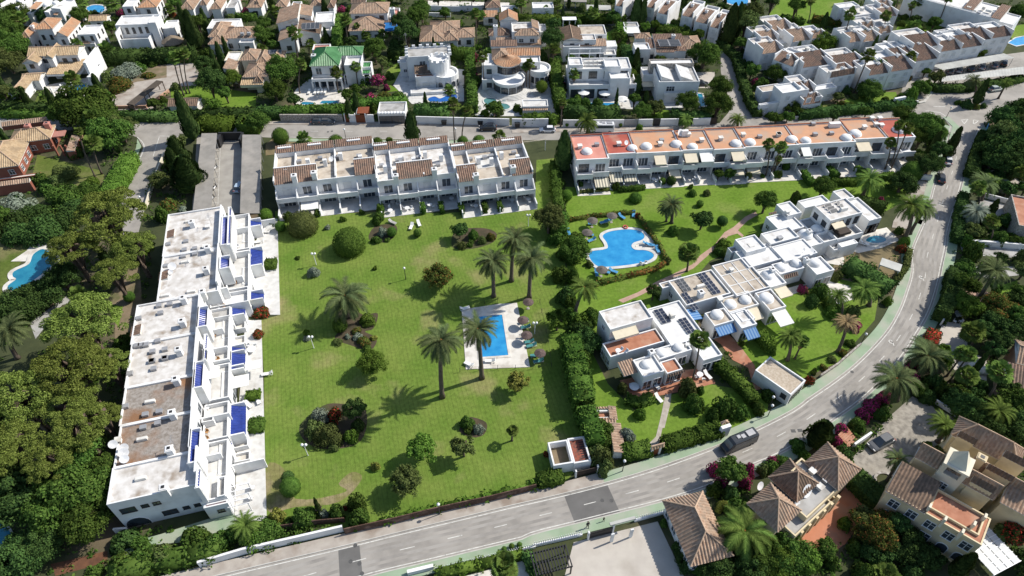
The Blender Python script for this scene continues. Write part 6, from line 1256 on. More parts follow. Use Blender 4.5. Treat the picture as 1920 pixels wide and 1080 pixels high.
for x0, y0, x1, y1 in ((390, 10, 560, -20), (560, 70, 740, 40)): b2 = vil('grey corrugated carport roof at the top edge' if y0 < 20 else 'white flat carport roof below the grey one at the top', x0, y0, x1, y1 + 20, 2.6, name='carport', cat='carport', rot=R(-4)); b2.box(x0, y0, x1, y1, 2.8, 2.6, CORR if y0 < 20 else CORR2, 'roof_slab'); [b2.box(x, y0 - 4, x + 4, y0 - 7, 2.6, 0, WMETAL, 'post') for x in (x0 + 5, (x0 + x1) / 2, x1 - 8)]
b = vil('white poolside cabana with tiled edge in front of the turret villa', 90, 800, 260, 800, 2, name='cabana', cat='cabana', rot=A0); b.flat(80, 800, 265, 745, 2.4, par=.3, roof=PAVEW); b.hip(80, 830, 265, 805, 1.6, .5, T_TAN, 'S', 0, wall_to=0)
VW('B'); b = vil('tan-roofed bungalow at the top edge left of the blue-awning villa', 420, 40, 510, 40, 3, rot=A0); b.hip(405, 45, 515, -20, 3.4, 1.4, T_TAN, wall_to=0); b.hip(535, 60, 605, 5, 3.4, 1.4, T_BRN, wall_to=0); auto(b, 'dark', 'S')
b = vil('white house with tan roof at the top edge, left of centre', 140, 50, 260, 50, 3, rot=A0); b.hip(140, 55, 260, -10, 4, 1.4, T_TAN, wall_to=0); b.flat(255, 60, 345, 10, 3.6, roof=ROOFC); b.hip(0, 40, 60, -20, 4, 1.4, T_TAN, wall_to=0); auto(b, 'dark', 'S')
b = vil('low house with red-brown roof at the top centre', 1730, 60, 1830, 60, 3, rot=A0); b.hip(1720, 60, 1830, 10, 3.4, 1.3, T_BRN, wall_to=0); b.hip(1705, 130, 1810, 95, 2.8, .8, T_ORG, 'S', 0, wall_to=0); b.flat(1840, 90, 1960, 40, 3.2, roof=ROOFC); auto(b, 'dark', 'S')
sheet('drive', [(1290, 45), (1700, 40), (1900, 60), (1900, 20), (1290, 5)], .03, PAVE); walln('garden_wall', 'white boundary wall along the pale drive at the top', [(1300, 80), (1500, 85), (1720, 78)], 1.8); walln('garden_wall', 'white lower wall beneath the pale drive at the top', [(1300, 125), (1460, 128)], 1.4)
# ---- white row houses, upper right
RH = []
def row(label, fx, panels, z=6.2, sh=(0, 0), tile=T_BRN, kind='S'):
    for i, (x0, y0, x1, y1, *r) in enumerate(panels):
        zz = r[0] if r else z; a = P(x0, y0, zz); f = Fr(fx, (a.x, a.y)); b = Bld('row_house', label, 'row house', f, None, 'white row houses, upper right'); u0, v0, u1, v1 = b.rect(x0 + sh[0] * (x1 - x0), y0, x1 - sh[1] * (x1 - x0), y1, zz + .7)
        b.hipm(u0, v0, u1, v1, zz, 1.5, tile, kind, 0, wall_to=0); b.boxm(u0 - .3, v0 - .05, u0, v1 + .3, zz + 1.75, 0); b.boxm(u1, v0 - .05, u1 + .3, v1 + .3, zz + 1.75, 0); q = b.flatm(u0 - .3, v1, u1 + .3, v1 + 4.5, zz + 1.0, par=.6, roof=random.choice((ROOFC, ROOFW)))
        w_ = Blk(b, u0, v0, u1, v1, 0, zz); n = max(1, int((u1 - u0) / 2.6)); b.wins(w_, 'S', n, 1.2, 3.7, 1.3, 'shut'); b.wins(w_, 'S', n, 1.5, .3, 2.1, 'shut'); b.win(w_, 'E', .5, .9, 3.8, 1.1); b.chim(*[(x0 + x1) / 2 + 10, min(y0, y1) - 25], zz + .6, 1.4, .8); RH.append(b)
VW('D'); fa = frame(1300, 375, 1440, 355, 6.4).a
row('white row house with brown shed roof in the middle terrace', fa, [(1275, 372, 1430, 312), (1430, 346, 1552, 268), (1500, 298, 1610, 218), (1648, 272, 1805, 212), (1050, 450, 1200, 345), (950, 448, 1050, 365), (1060, 350, 1230, 262, 7), (905, 522, 1030, 430), (730, 550, 905, 492)], 5.8, (.18, .27))
row('white row house in the front terrace above the street', frame(50, 430, 200, 485, 5.8).a, [(50, 432, 245, 450)], 5.8)
row('white row house in the front terrace above the street', fa, [(265, 492, 385, 392), (240, 680, 298, 622, 5), (265, 772, 352, 712, 3), (510, 506, 640, 412)], 5.8)
row('white row house end with narrow brown roof strip', frame(465, 568, 650, 535, 5.5).a, [(468, 568, 642, 526, 5.5)])
row('white row house beside the watered lawn at the top', fa, [(5, 218, 145, 160), (-70, 300, 45, 240), (-60, 390, 80, 325), (175, 300, 265, 225, 5), (320, 275, 410, 240, 5), (600, 305, 685, 250, 5), (705, 300, 790, 240, 5), (810, 240, 925, 210, 4.5), (830, 120, 940, 70, 5), (680, 200, 800, 175, 5), (830, 50, 900, 15, 5)], 5.4, (.15, .22), tile=T_TAN)
VW('C'); fc = R(-30)
row('white row house with brown roof along the curved lane', fc, [(1380, 145, 1522, 100), (1490, 185, 1610, 128), (1280, 100, 1410, 54), (1097, 80, 1228, 32), (1015, 36, 1125, -10), (780, 26, 880, -10), (930, 5, 1010, -40)], 5.6)
VW('D'); f_ = frame(1150, 60, 1680, 205, 5)
b = Bld('apartment_block', 'long white block with balconies running off the top right', 'apartment block', f_, None); q = b.flat(1030, -40, 1700, 130, 6.6, roof=ROOFC)
u0, v0 = b.uv(1080, 40, 3); L = b.uv(1690, 200, 3)[0] - u0; q = b.flatm(u0, v0, u0 + L, v0 + 10, 6.2, roof=ROOFC); 
for i in range(10): b.win(q, 'S', (i + .5) / 10, 2.4, 3.2, 2.1, 'dark'); b.win(q, 'S', (i + .5) / 10, 2.4, .3, 2.1, 'dark'); b.boxm(u0 + L * i / 10, v0 - 1.6, u0 + L * i / 10 + .2, v0, 5.6, 0, name='fin_wall'); b.boxm(u0 + L * i / 10, v0 - 1.8, u0 + L * (i + 1) / 10, v0 - 1.6, 3.9, 2.7, name='balcony_front'); b.boxm(u0 + L * i / 10, v0 - 1.6, u0 + L * (i + 1) / 10, v0, 2.95, 2.75, name='balcony')
for x0, y0, x1, y1 in ((1460, 60, 1610, 10), (1670, 130, 1810, 75)): b.hip(x0, y0, x1, y1, 6.9, 1.2, T_BRN, 'S', 0, wall_to=3)
b.flat(1700, 150, 1900, 120, 6.4, roof=ROOFC); [b.vent(1500 + i * 38, 70 + (i % 3) * 18, 6.3, .9, .7, i % 3) for i in range(8)]
b = vil('white stepped houses at the corner of the lane', 0, 700, 150, 700, 4, name='house', cat='house', rot=fa)
for x0, y0, x1, y1, z in ((-60, 790, 150, 745, 3.4), (-40, 690, 110, 620, 4.4), (110, 700, 240, 610, 6.4), (330, 680, 480, 620, 4), (390, 520, 600, 490, 6)): b.flat(x0, y0, x1, y1, z, roof=random.choice((ROOFC, ROOFB)))
auto(b, 'shut', 'S', 3.5, 1.2, 1.2)
b = vil('white rendered houses stepping down between the row houses', 780, 380, 900, 380, 4, name='house', cat='house', rot=fa)
for x0, y0, x1, y1, z in ((760, 380, 930, 330, 5), (1160, 280, 1330, 250, 6), (540, 60, 640, 10, 6), (640, 120, 770, 40, 5.5), (450, 290, 600, 240, 4), (680, 200, 830, 110, 5), (1290, 260, 1420, 205, 6), (60, 330, 200, 270, 4), (140, 390, 260, 350, 6), (1450, 215, 1600, 170, 6)): b.flat(x0, y0, x1, y1, z, roof=random.choice((ROOFC, ROOFC, ROOFW)))
auto(b, 'shut', 'S', 3.5, 1.2, 1.2)
for x, y, t in ((870, 335, 0), (1210, 270, 2), (1350, 240, 0), (1480, 190, 2), (200, 375, 2), (290, 380, 0), (700, 80, 0), (750, 150, 2), (620, 220, 0)): b.vent(x, y, 6, .9, .8, t)
# carports upper right and parking court
def carport(label, pts, z, m, n=4, rib=.5):
    w = [P(x, y, z) for x, y in pts]; c = sum(w, Vector()) / 4; t = thing('carport', label, 'carport', (c.x, c.y, 0), 0, 'carports'); mb = MB(); K = max(4, int((w[1] - w[0]).length / rib)) * 2
    vs = []
    for i in range(K + 1):
        s = i / K; zz = .05 * (i % 2)
        for a, b in ((w[0], w[1]), (w[3], w[2])): q = a.lerp(b, s); vs.append((q.x, q.y, z + zz))
    mb.add(vs, [(2 * i, 2 * i + 2, 2 * i + 3, 2 * i + 1) for i in range(K)]).build('corrugated_roof', m, t)
    for i in range(n + 1):
        for a, b in ((w[0], w[1]), (w[3], w[2])): q = a.lerp(b, .02 + .96 * i / n); MB().tube([(q.x, q.y, 0), (q.x, q.y, z)], .07, 5).build('post', GMETAL, t)
carport('pale carport roof above the row of parked cars', [(1230, 490), (1310, 525), (1850, 435), (1770, 400)][0:1] + [(1770, 400), (1850, 435), (1310, 525)], 2.7, CORR2, 6); carport('long pale carport roof nearest the junction', [(1310, 575), (2000, 490), (2000, 548), (1300, 612)], 2.7, CORR2, 6)
VW('E'); carport('grey corrugated carport roof on the left of the parking court', [(1447, 695), (1512, 120), (1628, 118), (1585, 690)], 2.6, CORR, 8); carport('grey corrugated carport roof on the right of the parking court', [(1800, 720), (1818, 130), (1960, 130), (1945, 720)], 2.6, CORR, 8)
b = vil('dark open shelter at the head of the parking court', 1640, 170, 1810, 170, 2.6, DMETAL, 'shelter', 'shelter', A0); b.box(1635, 118, 1812, 108, 2.8, 2.6, DMETAL, 'roof_slab'); b.box(1637, 112, 1810, 108, 2.6, 0, DMETAL); b.box(1637, 165, 1645, 112, 2.6, 0, DMETAL); b.box(1802, 165, 1810, 112, 2.6, 0, DMETAL)
# ---------------------------------------------------------------- houses south-east of the road
VW('R')
f_ = frame(970, 985, 1190, 930, 3.4)
b = Bld('villa', 'house with one large hipped brown-tan roof beside the road', 'villa', f_, None, 'villas of the neighbourhood')
q = b.uv(790, 640, 3.4); q2 = b.uv(1180, 935, 3.4); q3 = b.uv(985, 990, 3.4); u0, u1, v0, v1 = q3[0] - 1.5, q2[0], (q3[1] + q2[1]) / 2 - .6, b.uv(1035, 570, 3.4)[1]
b.hipm(u0, v0, u1, v1, 3.4, 2.6, T_TAN, 'hip', .5, wall_to=0); b.wins(b.blk[0], 'W', 4, 1.2, .9, 1.4); b.wins(b.blk[0], 'S', 3, 1.3, .9, 1.4)
VW('Q'); f_ = frame(160, 690, 390, 480, 5.6)
b = Bld('villa', 'cream villa with three pyramid roofs around a flat roof', 'villa', f_, None, 'villas of the neighbourhood', CREAM)
def pyr(x, y, r, z, rise, m): u, v = b.uv(x, y, z); r *= MPP(x, y) * .92; b.hipm(u - r, v - r, u + r, v + r, z, rise, m, 'pyr', .4, wall_to=0, wall=CREAM)
pyr(385, 425, 118, 6.0, 2.6, T_TAN); pyr(150, 510, 105, 6.2, 2.6, T_DRK); pyr(35, 670, 115, 6.0, 2.6, T_TAN)
fl = b.flat(10, 540, 420, 560, 5.8, roof=ROOFD); b.flat(-60, 640, 380, 640, 5.0, par=.5, roof=ROOFD); pt = b.flat(160, 800, 410, 620, 3.6, par=.8, roof=TERRA2)
for i in range(6): u = pt.u0 + (pt.u1 - pt.u0) * i / 5; b.boxm(u - .25, pt.v0 - .3, u + .25, pt.v0 + .2, 4.4, 0, name='pier')
b.wins(pt, 'S', 4, 1.8, .1, 2.2, 'arch'); b.chim(170, 455, 6.6, 1.8, .9); b.dish(225, 590, 5.6, 1.1); b.dish(165, 665, 5.0, .7); VW('R'); b.dish(1345, 560, 5.6, .7); VW('Q'); b.vent(260, 465, 5.5, .8, .6, 0); b.vent(340, 515, 5.5, .8, .6, 2); b.vent(305, 560, 5.5, .8, .6, 0)
f_ = frame(705, 575, 1145, 830, 7)
b = Bld('villa', 'large cream villa with bell tower, dormers and weathered tiles', 'villa', Fr(f_.a, f_.o), None, 'villas of the neighbourhood', CREAM)
mw = b.flat(715, 575, 1330, 740, 7.0, par=.1, roof=TERRA); 
b.hip(700, 575, 1000, 560, 6.9, 1.8, T_DRK, 'S', .1); tr = b.flat(960, 670, 1300, 720, 7.3, par=.8, roof=TERRA, z0=5)
b.hip(870, 370, 1370, 560, 8.6, 2.2, T_TAN, 'gu', .3, wall_to=0); b.hip(1090, 240, 1530, 330, 8.0, 2.4, T_TAN, 'hip', .3, wall_to=0); b.hip(1190, 420, 1560, 600, 8.0, 2.0, T_TAN, 'gu', .3, wall_to=0); b.hip(1380, 640, 1640, 640, 7.4, 1.6, T_TAN, 'S', .3, wall_to=0)
for x0, y0, x1, y1 in ((1130, 235, 1230, 300), (1300, 430, 1450, 520), (1400, 350, 1540, 440), (1210, 500, 1340, 590)): b.hip(x0, y0, x1, y1, 9.8, 1.0, T_DRK, 'S', .1, wall_to=6)
u, v = b.uv(1105, 440, 9.6); tb = b.flatm(u - 1.6, v - 1.6, u + 1.6, v + 1.6, 9.4, par=.2, roof=PAVE, wall=PALECREAM)
for a in (-1, 1):
    for c in (-1, 1): b.boxm(u + a * 1.3 - .3, v + c * 1.3 - .3, u + a * 1.3 + .3, v + c * 1.3 + .3, 11.2, 9.2, PALECREAM, 'belfry_pier')
w = b.fr.w(u, v); MB().add([b.fr.w(u - 1.2, v - 1.2) + (11.6,), b.fr.w(u + 1.2, v - 1.2) + (11.6,), b.fr.w(u + 1.2, v + 1.2) + (11.6,), b.fr.w(u - 1.2, v + 1.2) + (11.6,), w + (14.4,)], [(0, 1, 4), (1, 2, 4), (2, 3, 4), (3, 0, 4), (3, 2, 1, 0)]).build('spire', PALECREAM, b.root)
b.boxm(u - 1.75, v - 1.75, u + 1.75, v + 1.75, 11.6, 11.2, PALECREAM, 'cornice'); b.win(tb, 'S', .5, 1.0, 6.2, 1.4); MB().lathe((w[0], w[1], 9.4), [(.7, .4), (.5, 1.1), (.2, 1.5), (0, 1.6)], 10).build('bell', DMETAL, b.root)
for t in (.12, .32, .52, .72, .9): b.win(mw, 'S', t, 1.3, 4.2, 1.7); b.win(mw, 'S', t + .03, 1.4, .9, 2.0, 'arch' if t > .6 else 'win')
b.chim(1280, 370, 9, 1.8, 1.1)
for x, y in ((970, 660), (1062, 735), (1165, 812), (1235, 765), (1300, 720)): b.box(x - 12, y + 8, x + 12, y - 8, 8.2, 6, PALECREAM, 'pier')
# white slatted pergola roof of the cream villa
f2 = frame(1150, 862, 1340, 1070, 3.2); pgl = Bld('pergola', 'white glazed pergola roof against the large cream villa', 'pergola', f2, f2.o); u0, v0 = 0, 0; u1 = f2.l(P(1345, 1075, 3.2))[0]; v1 = f2.l(P(1300, 772, 3.2))[1]; 
for i in range(8):
    for j in range(4): a, c = u0 + (u1 - u0) * i / 8, v0 + (v1 - v0) * j / 4; pgl.boxm(a + .06, c + .06, a + (u1 - u0) / 8 - .06, c + (v1 - v0) / 4 - .06, 3.2, 3.14, SHUT, 'pane')
for i in range(9): a = u0 + (u1 - u0) * i / 8; pgl.boxm(a - .05, v0, a + .05, v1, 3.28, 3.05, WMETAL, 'rafter')
for a in (u0, (u0 + u1) / 2, u1): pgl.boxm(a - .08, v0, a + .08, v0 + .16, 3.05, 0, WMETAL, 'post')
VW('O'); b = vil('cream house with tan roof slope at the right edge', 1800, 740, 1920, 800, 4, PEACH, 'house', 'house', R(-25)); b.hip(1860, 720, 2040, 600, 5, 1.5, T_TAN, 'gu', wall_to=0); b.hip(1780, 900, 2000, 820, 4, 1.4, T_BRN, 'S', 0, wall_to=0)
VW('H'); b = vil('white walled house corner with terracotta steps at the right edge', 1800, 860, 1900, 800, 3, None, 'house', 'house', R(-20)); b.box(1590, 690, 1905, 725, 1.2, 0, name='wall') if False else None; b.flat(1880, 890, 2050, 700, 4, roof=TERRA, wall=STONE)
# burnt-out little store in the lawn's corner, masonry barbecue, gate shelter
VW('R'); f_ = frame(130, 430, 345, 395, 2.4); b = Bld('store', 'roofless white store with rubble and red tiles at the lawn corner', 'store', f_); q = b.flat(85, 285, 240, 405, 2.6, par=1.6, roof=DRY, pw=.25); q = b.flat(200, 262, 345, 395, 2.6, par=.5, roof=mat('rubble', (.10, .06, .05), (.3, .09, .06), 2.5, 1, .6, 4), pw=.25)
for i in range(9): b.boxm(q.u0 + 1.6 + .02 * i, q.v0 + .5 + i * .42, q.u0 + 2.8, q.v0 + .62 + i * .42, 2.25, 2.15, DMETAL, 'rafter')
f_ = frame(370, 140, 455, 138, 2); b = Bld('barbecue_shelter', 'low white court with tan tile coping beside the hedge', 'garden wall', f_); q = b.flat(362, 142, 460, 92, 1.6, par=.5, roof=TERRA); b.hip(360, 170, 490, 142, 1.4, .35, T_TAN, 'S', 0); b.hip(455, 150, 490, 72, 1.5, .3, T_TAN, 'E', 0); b.hip(360, 92, 470, 72, 1.5, .3, T_TAN, 'N', 0); b.hip(478, 350, 520, 170, 1.5, .4, T_TAN, 'E', 0, wall_to=0)
f_ = frame(705, 325, 770, 308, 2.4); b = Bld('garden_gate', 'tiled gate shelter over the stone path at the street', 'gate', f_); b.hip(702, 330, 775, 295, 2.4, .6, T_YEL, 'gu', .05); b.box(705, 330, 715, 320, 2.3, 0, WHITE, 'pier'); b.box(755, 312, 765, 305, 2.3, 0, WHITE, 'pier'); b.box(720, 322, 752, 312, 2.0, 0, WOOD, 'gate_leaf')
f_ = frame(1130, 205, 1160, 195, 3); b = Bld('garden_gate', 'white arched gate pier with clay top by the parked van', 'gate', f_); b.box(1128, 205, 1170, 170, 3.0, 0, WHITE, 'pier'); b.hip(1122, 180, 1156, 155, 3.0, .5, T_ORG, 'pyr', 0)
# ---------------------------------------------------------------- planting
def pl(kind, items, m=None, label=None):
    for it in items:
        x, y, r = it[:3]; plant(kind, x, y, r, it[3] if len(it) > 3 else None, it[4] if len(it) > 4 else m, it[5] if len(it) > 5 else label)
# lawn
VW('F')
pl('ball', [(290, 605, 95, 5, L_OLIVE, 'big rough round olive-green bush at the lawn\'s upper left'), (577, 718, 102, 5.4, L_HEDGE, 'largest clipped round bush standing on the lawn'), (842, 645, 32), (1002, 650, 26), (150, 612, 34, 2.4), (60, 540, 42, 2.6, L_BRIGHT), (95, 590, 30, 1.8)])
pl('shrub', [(755, 555, 42, 3), (785, 638, 38, 2, L_GREY), (745, 690, 38, 1.6), (810, 690, 25, 1), (1345, 655, 42, 2.5), (1400, 690, 36, 1.8, L_OLIVE), (1455, 668, 34, 1.8, L_RUST), (1275, 722, 38, 1.6, L_OLIVE), (1330, 712, 30, 1.4), (258, 805, 22, .8), (355, 888, 45, 2.4, L_GREY), (735, 865, 20, 1.2, L_BRIGHT), (440, 612, 24, 1.2, L_GREY), (535, 556, 28, 1.6, L_BRIGHT), (655, 515, 22, 1.4), (195, 540, 40, 2.4), (380, 520, 28, 2), (770, 500, 30, 3, L_BRIGHT), (765, 545, 36, 2.5)])
pl('broad', [(1265, 635, 55, 4, L_DARK), (1820, 560, 92, 7, L_OLIVE)]); pl('feather', [(1130, 920, 102, 5.6, L_RUST, 'orange-tinged small tree with forked trunk on the lawn')])
for bx, by, cx, cy, r in ((1475, 1045, 1470, 825, 100), (1585, 950, 1605, 690, 102), (1695, 1052, 1710, 808, 110)): palm('date', bx, by, cx, cy, r, None, None, True)
for x, y in ((1028, 480), (1145, 475), (1270, 480), (1415, 475), (1508, 465), (770, 490)): VW('F'); hedge('short clipped hedge between two patios of the row', [(x, y - 22), (x + 10, y + 22)], 1.1, 1.7, group='patio hedges')
VW('K')
palm('date', 545, 172, 530, 48, 128, None, None, True); palm('date', 1110, 650, 1105, 310, 125, None, None, True); palm('date', 1345, 537, 1322, 245, 110, None, None, True)
pl('broad', [(690, 455, 88, 4.6, L_BRIGHT, 'small citrus tree with leaning pale trunk on the lawn')]); pl('feather', [(1560, 560, 72, 4.4, L_GOLD)])
pl('ball', [(500, 222, 46, 3)]); pl('shrub', [(665, 180, 60, 1.8, L_BRIGHT), (600, 250, 35, 1, L_RUST), (605, 285, 35, 1, L_GREY), (640, 315, 50, 1.6, L_RUST), (485, 318, 36, 1.1, L_OLIVE), (700, 292, 26, 1, L_GOLD), (660, 350, 34, 1.2), (545, 285, 22, .9, L_GREY), (380, 752, 70, 3, L_GREY), (470, 745, 55, 3.4, L_RED), (345, 830, 70, 3, L_OLIVE), (425, 870, 95, 3.6, L_OLIVE), (565, 878, 55, 2.6, L_BRIGHT), (600, 810, 50, 2.4, L_DARK), (460, 940, 40, 1.5, L_OLIVE), (1255, 790, 52, 2.4, L_GREEN), (1325, 832, 42, 1.5, L_GREY), (1268, 840, 34, 1.2), (300, 262, 26, 1.8, L_BRIGHT), (300, 300, 26, .9, L_GREY), (30, 140, 60, 1.8, L_RED), (5, 268, 40, 1.8, L_RED), (25, 805, 26, 1.5)])
pl('broad', [(585, 720, 75, 5, L_DARK)])
VW('S')
pl('broad', [(1055, 260, 92, 5.2, L_BRIGHT)]); pl('feather', [(1305, 245, 80, 5), (960, 455, 108, 5.4)]); pl('shrub', [(780, 362, 36, 1.8, L_GOLD)]); pl('ball', [(270, 490, 62, 4), (255, 432, 40, 2.2, L_DARK)]); pl('cypress', [(432, 605, 16, 4.6)])
pl('shrub', [(340, 655, 88, 3.4), (470, 640, 36, 2.2, L_GREY), (545, 628, 58, 3.2), (670, 575, 74, 4.6), (680, 665, 75, 4), (185, 655, 58, 2.6, L_GOLD), (100, 755, 120, 3.4), (30, 800, 90, 3.2, L_BRIGHT), (600, 610, 18, 1.4, L_RED), (260, 690, 40, 2)])
palm('fan', 1600, 212, 1605, 150, 38, L_FAN, 'tiny young palm near the lawn corner')
hedge('low leafy strip along the brushwood fence', [(800, 690), (1165, 600), (1480, 530), (1745, 470)], 1.0, .8, L_BRIGHT, 10, .4, jag=.3); hedge('clipped hedge block beside the roofless store', [(1755, 440), (1905, 405)], 2.4, 1.7)
VW('R'); hedge('clipped hedge along the green footway left of the tiled gate', [(530, 335), (700, 300)], 2.6, 1.8); hedge('long clipped hedge along the green footway up to the van', [(780, 280), (950, 230), (1110, 190)], 2.6, 1.9)
pl('shrub', [(400, 190, 95, 4, L_GREEN), (410, 360, 80, 4.6, L_OLIVE), (430, 420, 60, 3.4, L_OLIVE), (310, 60, 60, 4), (560, 235, 60, 3, L_GREY), (640, 110, 45, 2.2, L_BRIGHT), (420, 270, 70, 3.6), (75, 345, 24, 1.4, L_RED)])
# hedge line between the two lawns
VW('Z')
for k, pts, w, h in ((0, [(1040, 300), (1044, 350), (1050, 390)], 2.2, 2.6), (1, [(1052, 395), (1050, 430)], 3, 3), (2, [(1070, 625), (1082, 680), (1096, 745)], 3.6, 4.2), (3, [(1100, 760), (1118, 825)], 3.2, 3.8)): hedge('tall dark boundary hedge ' + ('beside the right terraced house', 'stub above the lawn palms', 'left of the terracotta terrace villa', 'next to the low tile-coped court')[k], pts, w, h, L_HEDGE, 12, .4, jag=.3)
pl('shrub', [(1062, 470, 22, 3), (1052, 510, 22, 3.4), (1062, 550, 22, 3.4, L_DARK), (1072, 590, 20, 3.4), (1045, 445, 20, 3), (1090, 600, 24, 3, L_BRIGHT), (1108, 590, 22, 3.4), (1120, 850, 26, 4, L_OLIVE), (1048, 340, 14, 2)])
pl('broad', [(1078, 470, 28, 5), (1100, 640, 28, 4.5, L_DARK)]); pl('cypress', [(1057, 285, 17, 11)]); pl('feather', [(1045, 600, 24, 5, L_BRIGHT)])
# right lawn
VW('G')
palm('date', 915, 872, 915, 735, 85, L_PALM, None, True); palm('date', 876, 862, 868, 765, 55)
pl('broad', [(1150, 850, 82, 5, L_DARK), (1625, 712, 88, 5.6, L_GREEN), (1272, 505, 42, 3), (1350, 503, 48, 3.2)]); pl('ball', [(1297, 858, 42, 3, L_DARK), (645, 690, 50, 2.2), (1130, 728, 28, 1.6), (850, 558, 28, 1.8), (915, 555, 38, 2.4, L_DARK), (1495, 515, 28, 2, L_OLIVE), (130, 665, 45, 3, L_BRIGHT)])
pl('shrub', [(1180, 640, 36, 1.6, L_OLIVE), (1070, 640, 42, 1.6), (1855, 670, 42, 3), (930, 920, 50, 2.4), (500, 590, 34, 2.2), (60, 760, 60, 3, L_OLIVE), (40, 880, 70, 4, L_OLIVE), (1060, 590, 24, 1.6), (1700, 500, 40, 1.6), (1600, 510, 24, 1.4), (470, 530, 26, 2.6), (240, 570, 24, 2), (1640, 890, 36, 2)])
hedge('low hedge along patios under the striped awnings', [(520, 608), (720, 590)], 1.2, 1.1, group='patio hedges'); hedge('low planted edge in front of the first patio', [(230, 630), (450, 610)], .9, .7, L_OLIVE)
for bx, by, cx, cy, r in ((1620, 520, 1648, 280, 52), (1655, 522, 1738, 305, 52)): palm('fan', bx, by, cx, cy, r)
VW('H')
for bx, by, cx, cy, r in ((875, 470, 920, 268, 48), (905, 472, 940, 135, 42), (920, 470, 1050, 160, 50), (40, 500, 80, 390, 30)): palm('fan', bx, by, cx, cy, r)
palm('date', 712, 662, 765, 545, 100, L_FAN); palm('date', 1030, 975, 1078, 735, 112, L_FAN, None, True); palm('date', 1062, 955, 1172, 765, 92, L_PALM)
pl('broad', [(415, 600, 88, 5.6), (1010, 70, 80, 6), (1165, 130, 110, 8), (1250, 210, 90, 7.5), (1150, 230, 80, 6), (1290, 320, 70, 7, L_DARK), (1000, 590, 115, 5, L_DARK), (1215, 440, 95, 5.6, L_DARK), (1150, 400, 60, 5, L_OLIVE), (500, 60, 40, 4, L_DARK)]); pl('ball', [(1080, 490, 82, 4)]); pl('cypress', [(1385, 280, 42, 9), (1240, 300, 40, 8)])
pl('shrub', [(210, 665, 42, 3, L_OLIVE), (560, 900, 24, 1.5), (850, 700, 40, 2, L_PINK), (990, 920, 40, 2), (1035, 1010, 46, 2.4, L_BRIGHT), (1020, 1060, 40, 2, L_RED), (1300, 115, 34, 2), (80, 500, 40, 2), (140, 430, 34, 3), (1160, 360, 40, 3)])
for pts in ([(450, 440), (530, 510)], [(670, 440), (740, 490)], [(270, 470), (340, 560)], [(490, 545), (690, 540)], [(860, 505), (950, 495)]): hedge('clipped garden hedge below the orange-roofed block', pts, 1.6, 1.6, group='garden hedges')
hedge('dark hedge around the corner of the two-storey pool villa', [(690, 690), (790, 700), (890, 730)], 2.4, 2.6, L_DARK)
VW('L')
palm('fan', 945, 535, 955, 395, 88, L_FAN, None, True); palm('date', 70, 905, 150, 660, 105, L_FAN, None, True)
pl('broad', [(690, 690, 62, 4, L_DARK)]); pl('shrub', [(90, 270, 85, 3), (845, 205, 52, 2), (1240, 320, 75, 2.4, L_BRIGHT), (1200, 375, 50, 2), (1570, 188, 45, 2, L_OLIVE), (40, 420, 60, 3), (60, 560, 60, 4), (190, 470, 40, 1.4, L_OLIVE), (570, 90, 30, 1.6, L_RED), (800, 445, 40, 1.4, L_OLIVE), (1020, 360, 44, 2.4), (100, 990, 100, 4, L_DARK), (40, 760, 70, 3), (730, 700, 40, 3)])
hedge('low rusty hedge behind the sun loungers of the lobed pool', [(0, 125), (200, 95), (400, 75), (540, 62)], .9, .8, L_RUST, 18, .3); hedge('low rusty hedge below the lobed pool', [(240, 620), (480, 560), (700, 505), (800, 440)], 1.1, .8, L_RUST, 18, .3); hedge('low rusty hedge right of the lobed pool', [(570, 90), (640, 190), (740, 330), (790, 430)], .9, .8, L_RUST, 18, .3)
VW('M')
palm('fan', 905, 718, 965, 405, 85, L_FAN, 'tall fan palm rising from the patio of the blue-awning villa', True); palm('date', 1645, 562, 1665, 375, 92, L_FAN)
hedge('tall clipped hedge stepping down from the blue-awning villa', [(1110, 560), (1200, 640), (1330, 760), (1390, 850)], 2.2, 2.0); hedge('clipped hedge right of the blue awnings', [(1440, 330), (1540, 440)], 2.2, 2.2, L_BRIGHT); hedge('low curved hedge below the patio', [(400, 850), (500, 880), (590, 830)], 2, 1.2)
pl('shrub', [(870, 760, 95, 4, L_OLIVE), (920, 880, 95, 4), (1170, 900, 115, 4.4, L_GREEN), (1080, 980, 70, 3), (370, 770, 52, 2.4, L_OLIVE), (500, 970, 50, 2.2, L_BRIGHT), (1290, 960, 80, 3), (1420, 930, 70, 2.4), (1500, 830, 70, 2), (1290, 420, 30, 1.6), (980, 780, 40, 2.2), (60, 330, 110, 4, L_DARK), (60, 540, 80, 5), (80, 700, 80, 5), (70, 880, 80, 5), (1540, 500, 30, 1.2), (1810, 700, 36, 2, L_RED), (30, 440, 80, 4)])
VW('N')
hedge('broad dark hedge between the villas and the canopy', [(1050, 650), (1200, 740), (1370, 850)], 4, 2.6, L_DARK, jag=.25); palm('date', 1200, 1010, 1140, 880, 110, L_FAN); palm('date', 980, 1090, 960, 930, 80, L_FAN); hedge('narrow roadside hedge on the bend', [(1420, 800), (1500, 690), (1530, 560)], 1.2, 1.6, L_OLIVE)
pl('shrub', [(830, 880, 88, 3), (910, 990, 75, 2.2, L_BRIGHT), (690, 870, 50, 1.8, L_PINK), (960, 770, 56, 2.4, L_OLIVE), (1360, 970, 46, 2, L_BRIGHT), (1460, 560, 46, 2, L_RED), (1490, 500, 48, 1.8, L_BRIGHT), (760, 960, 70, 3, L_DARK), (60, 580, 60, 2), (405, 385, 44, 2, L_OLIVE), (1090, 1040, 60, 3, L_OLIVE)])
VW('O')
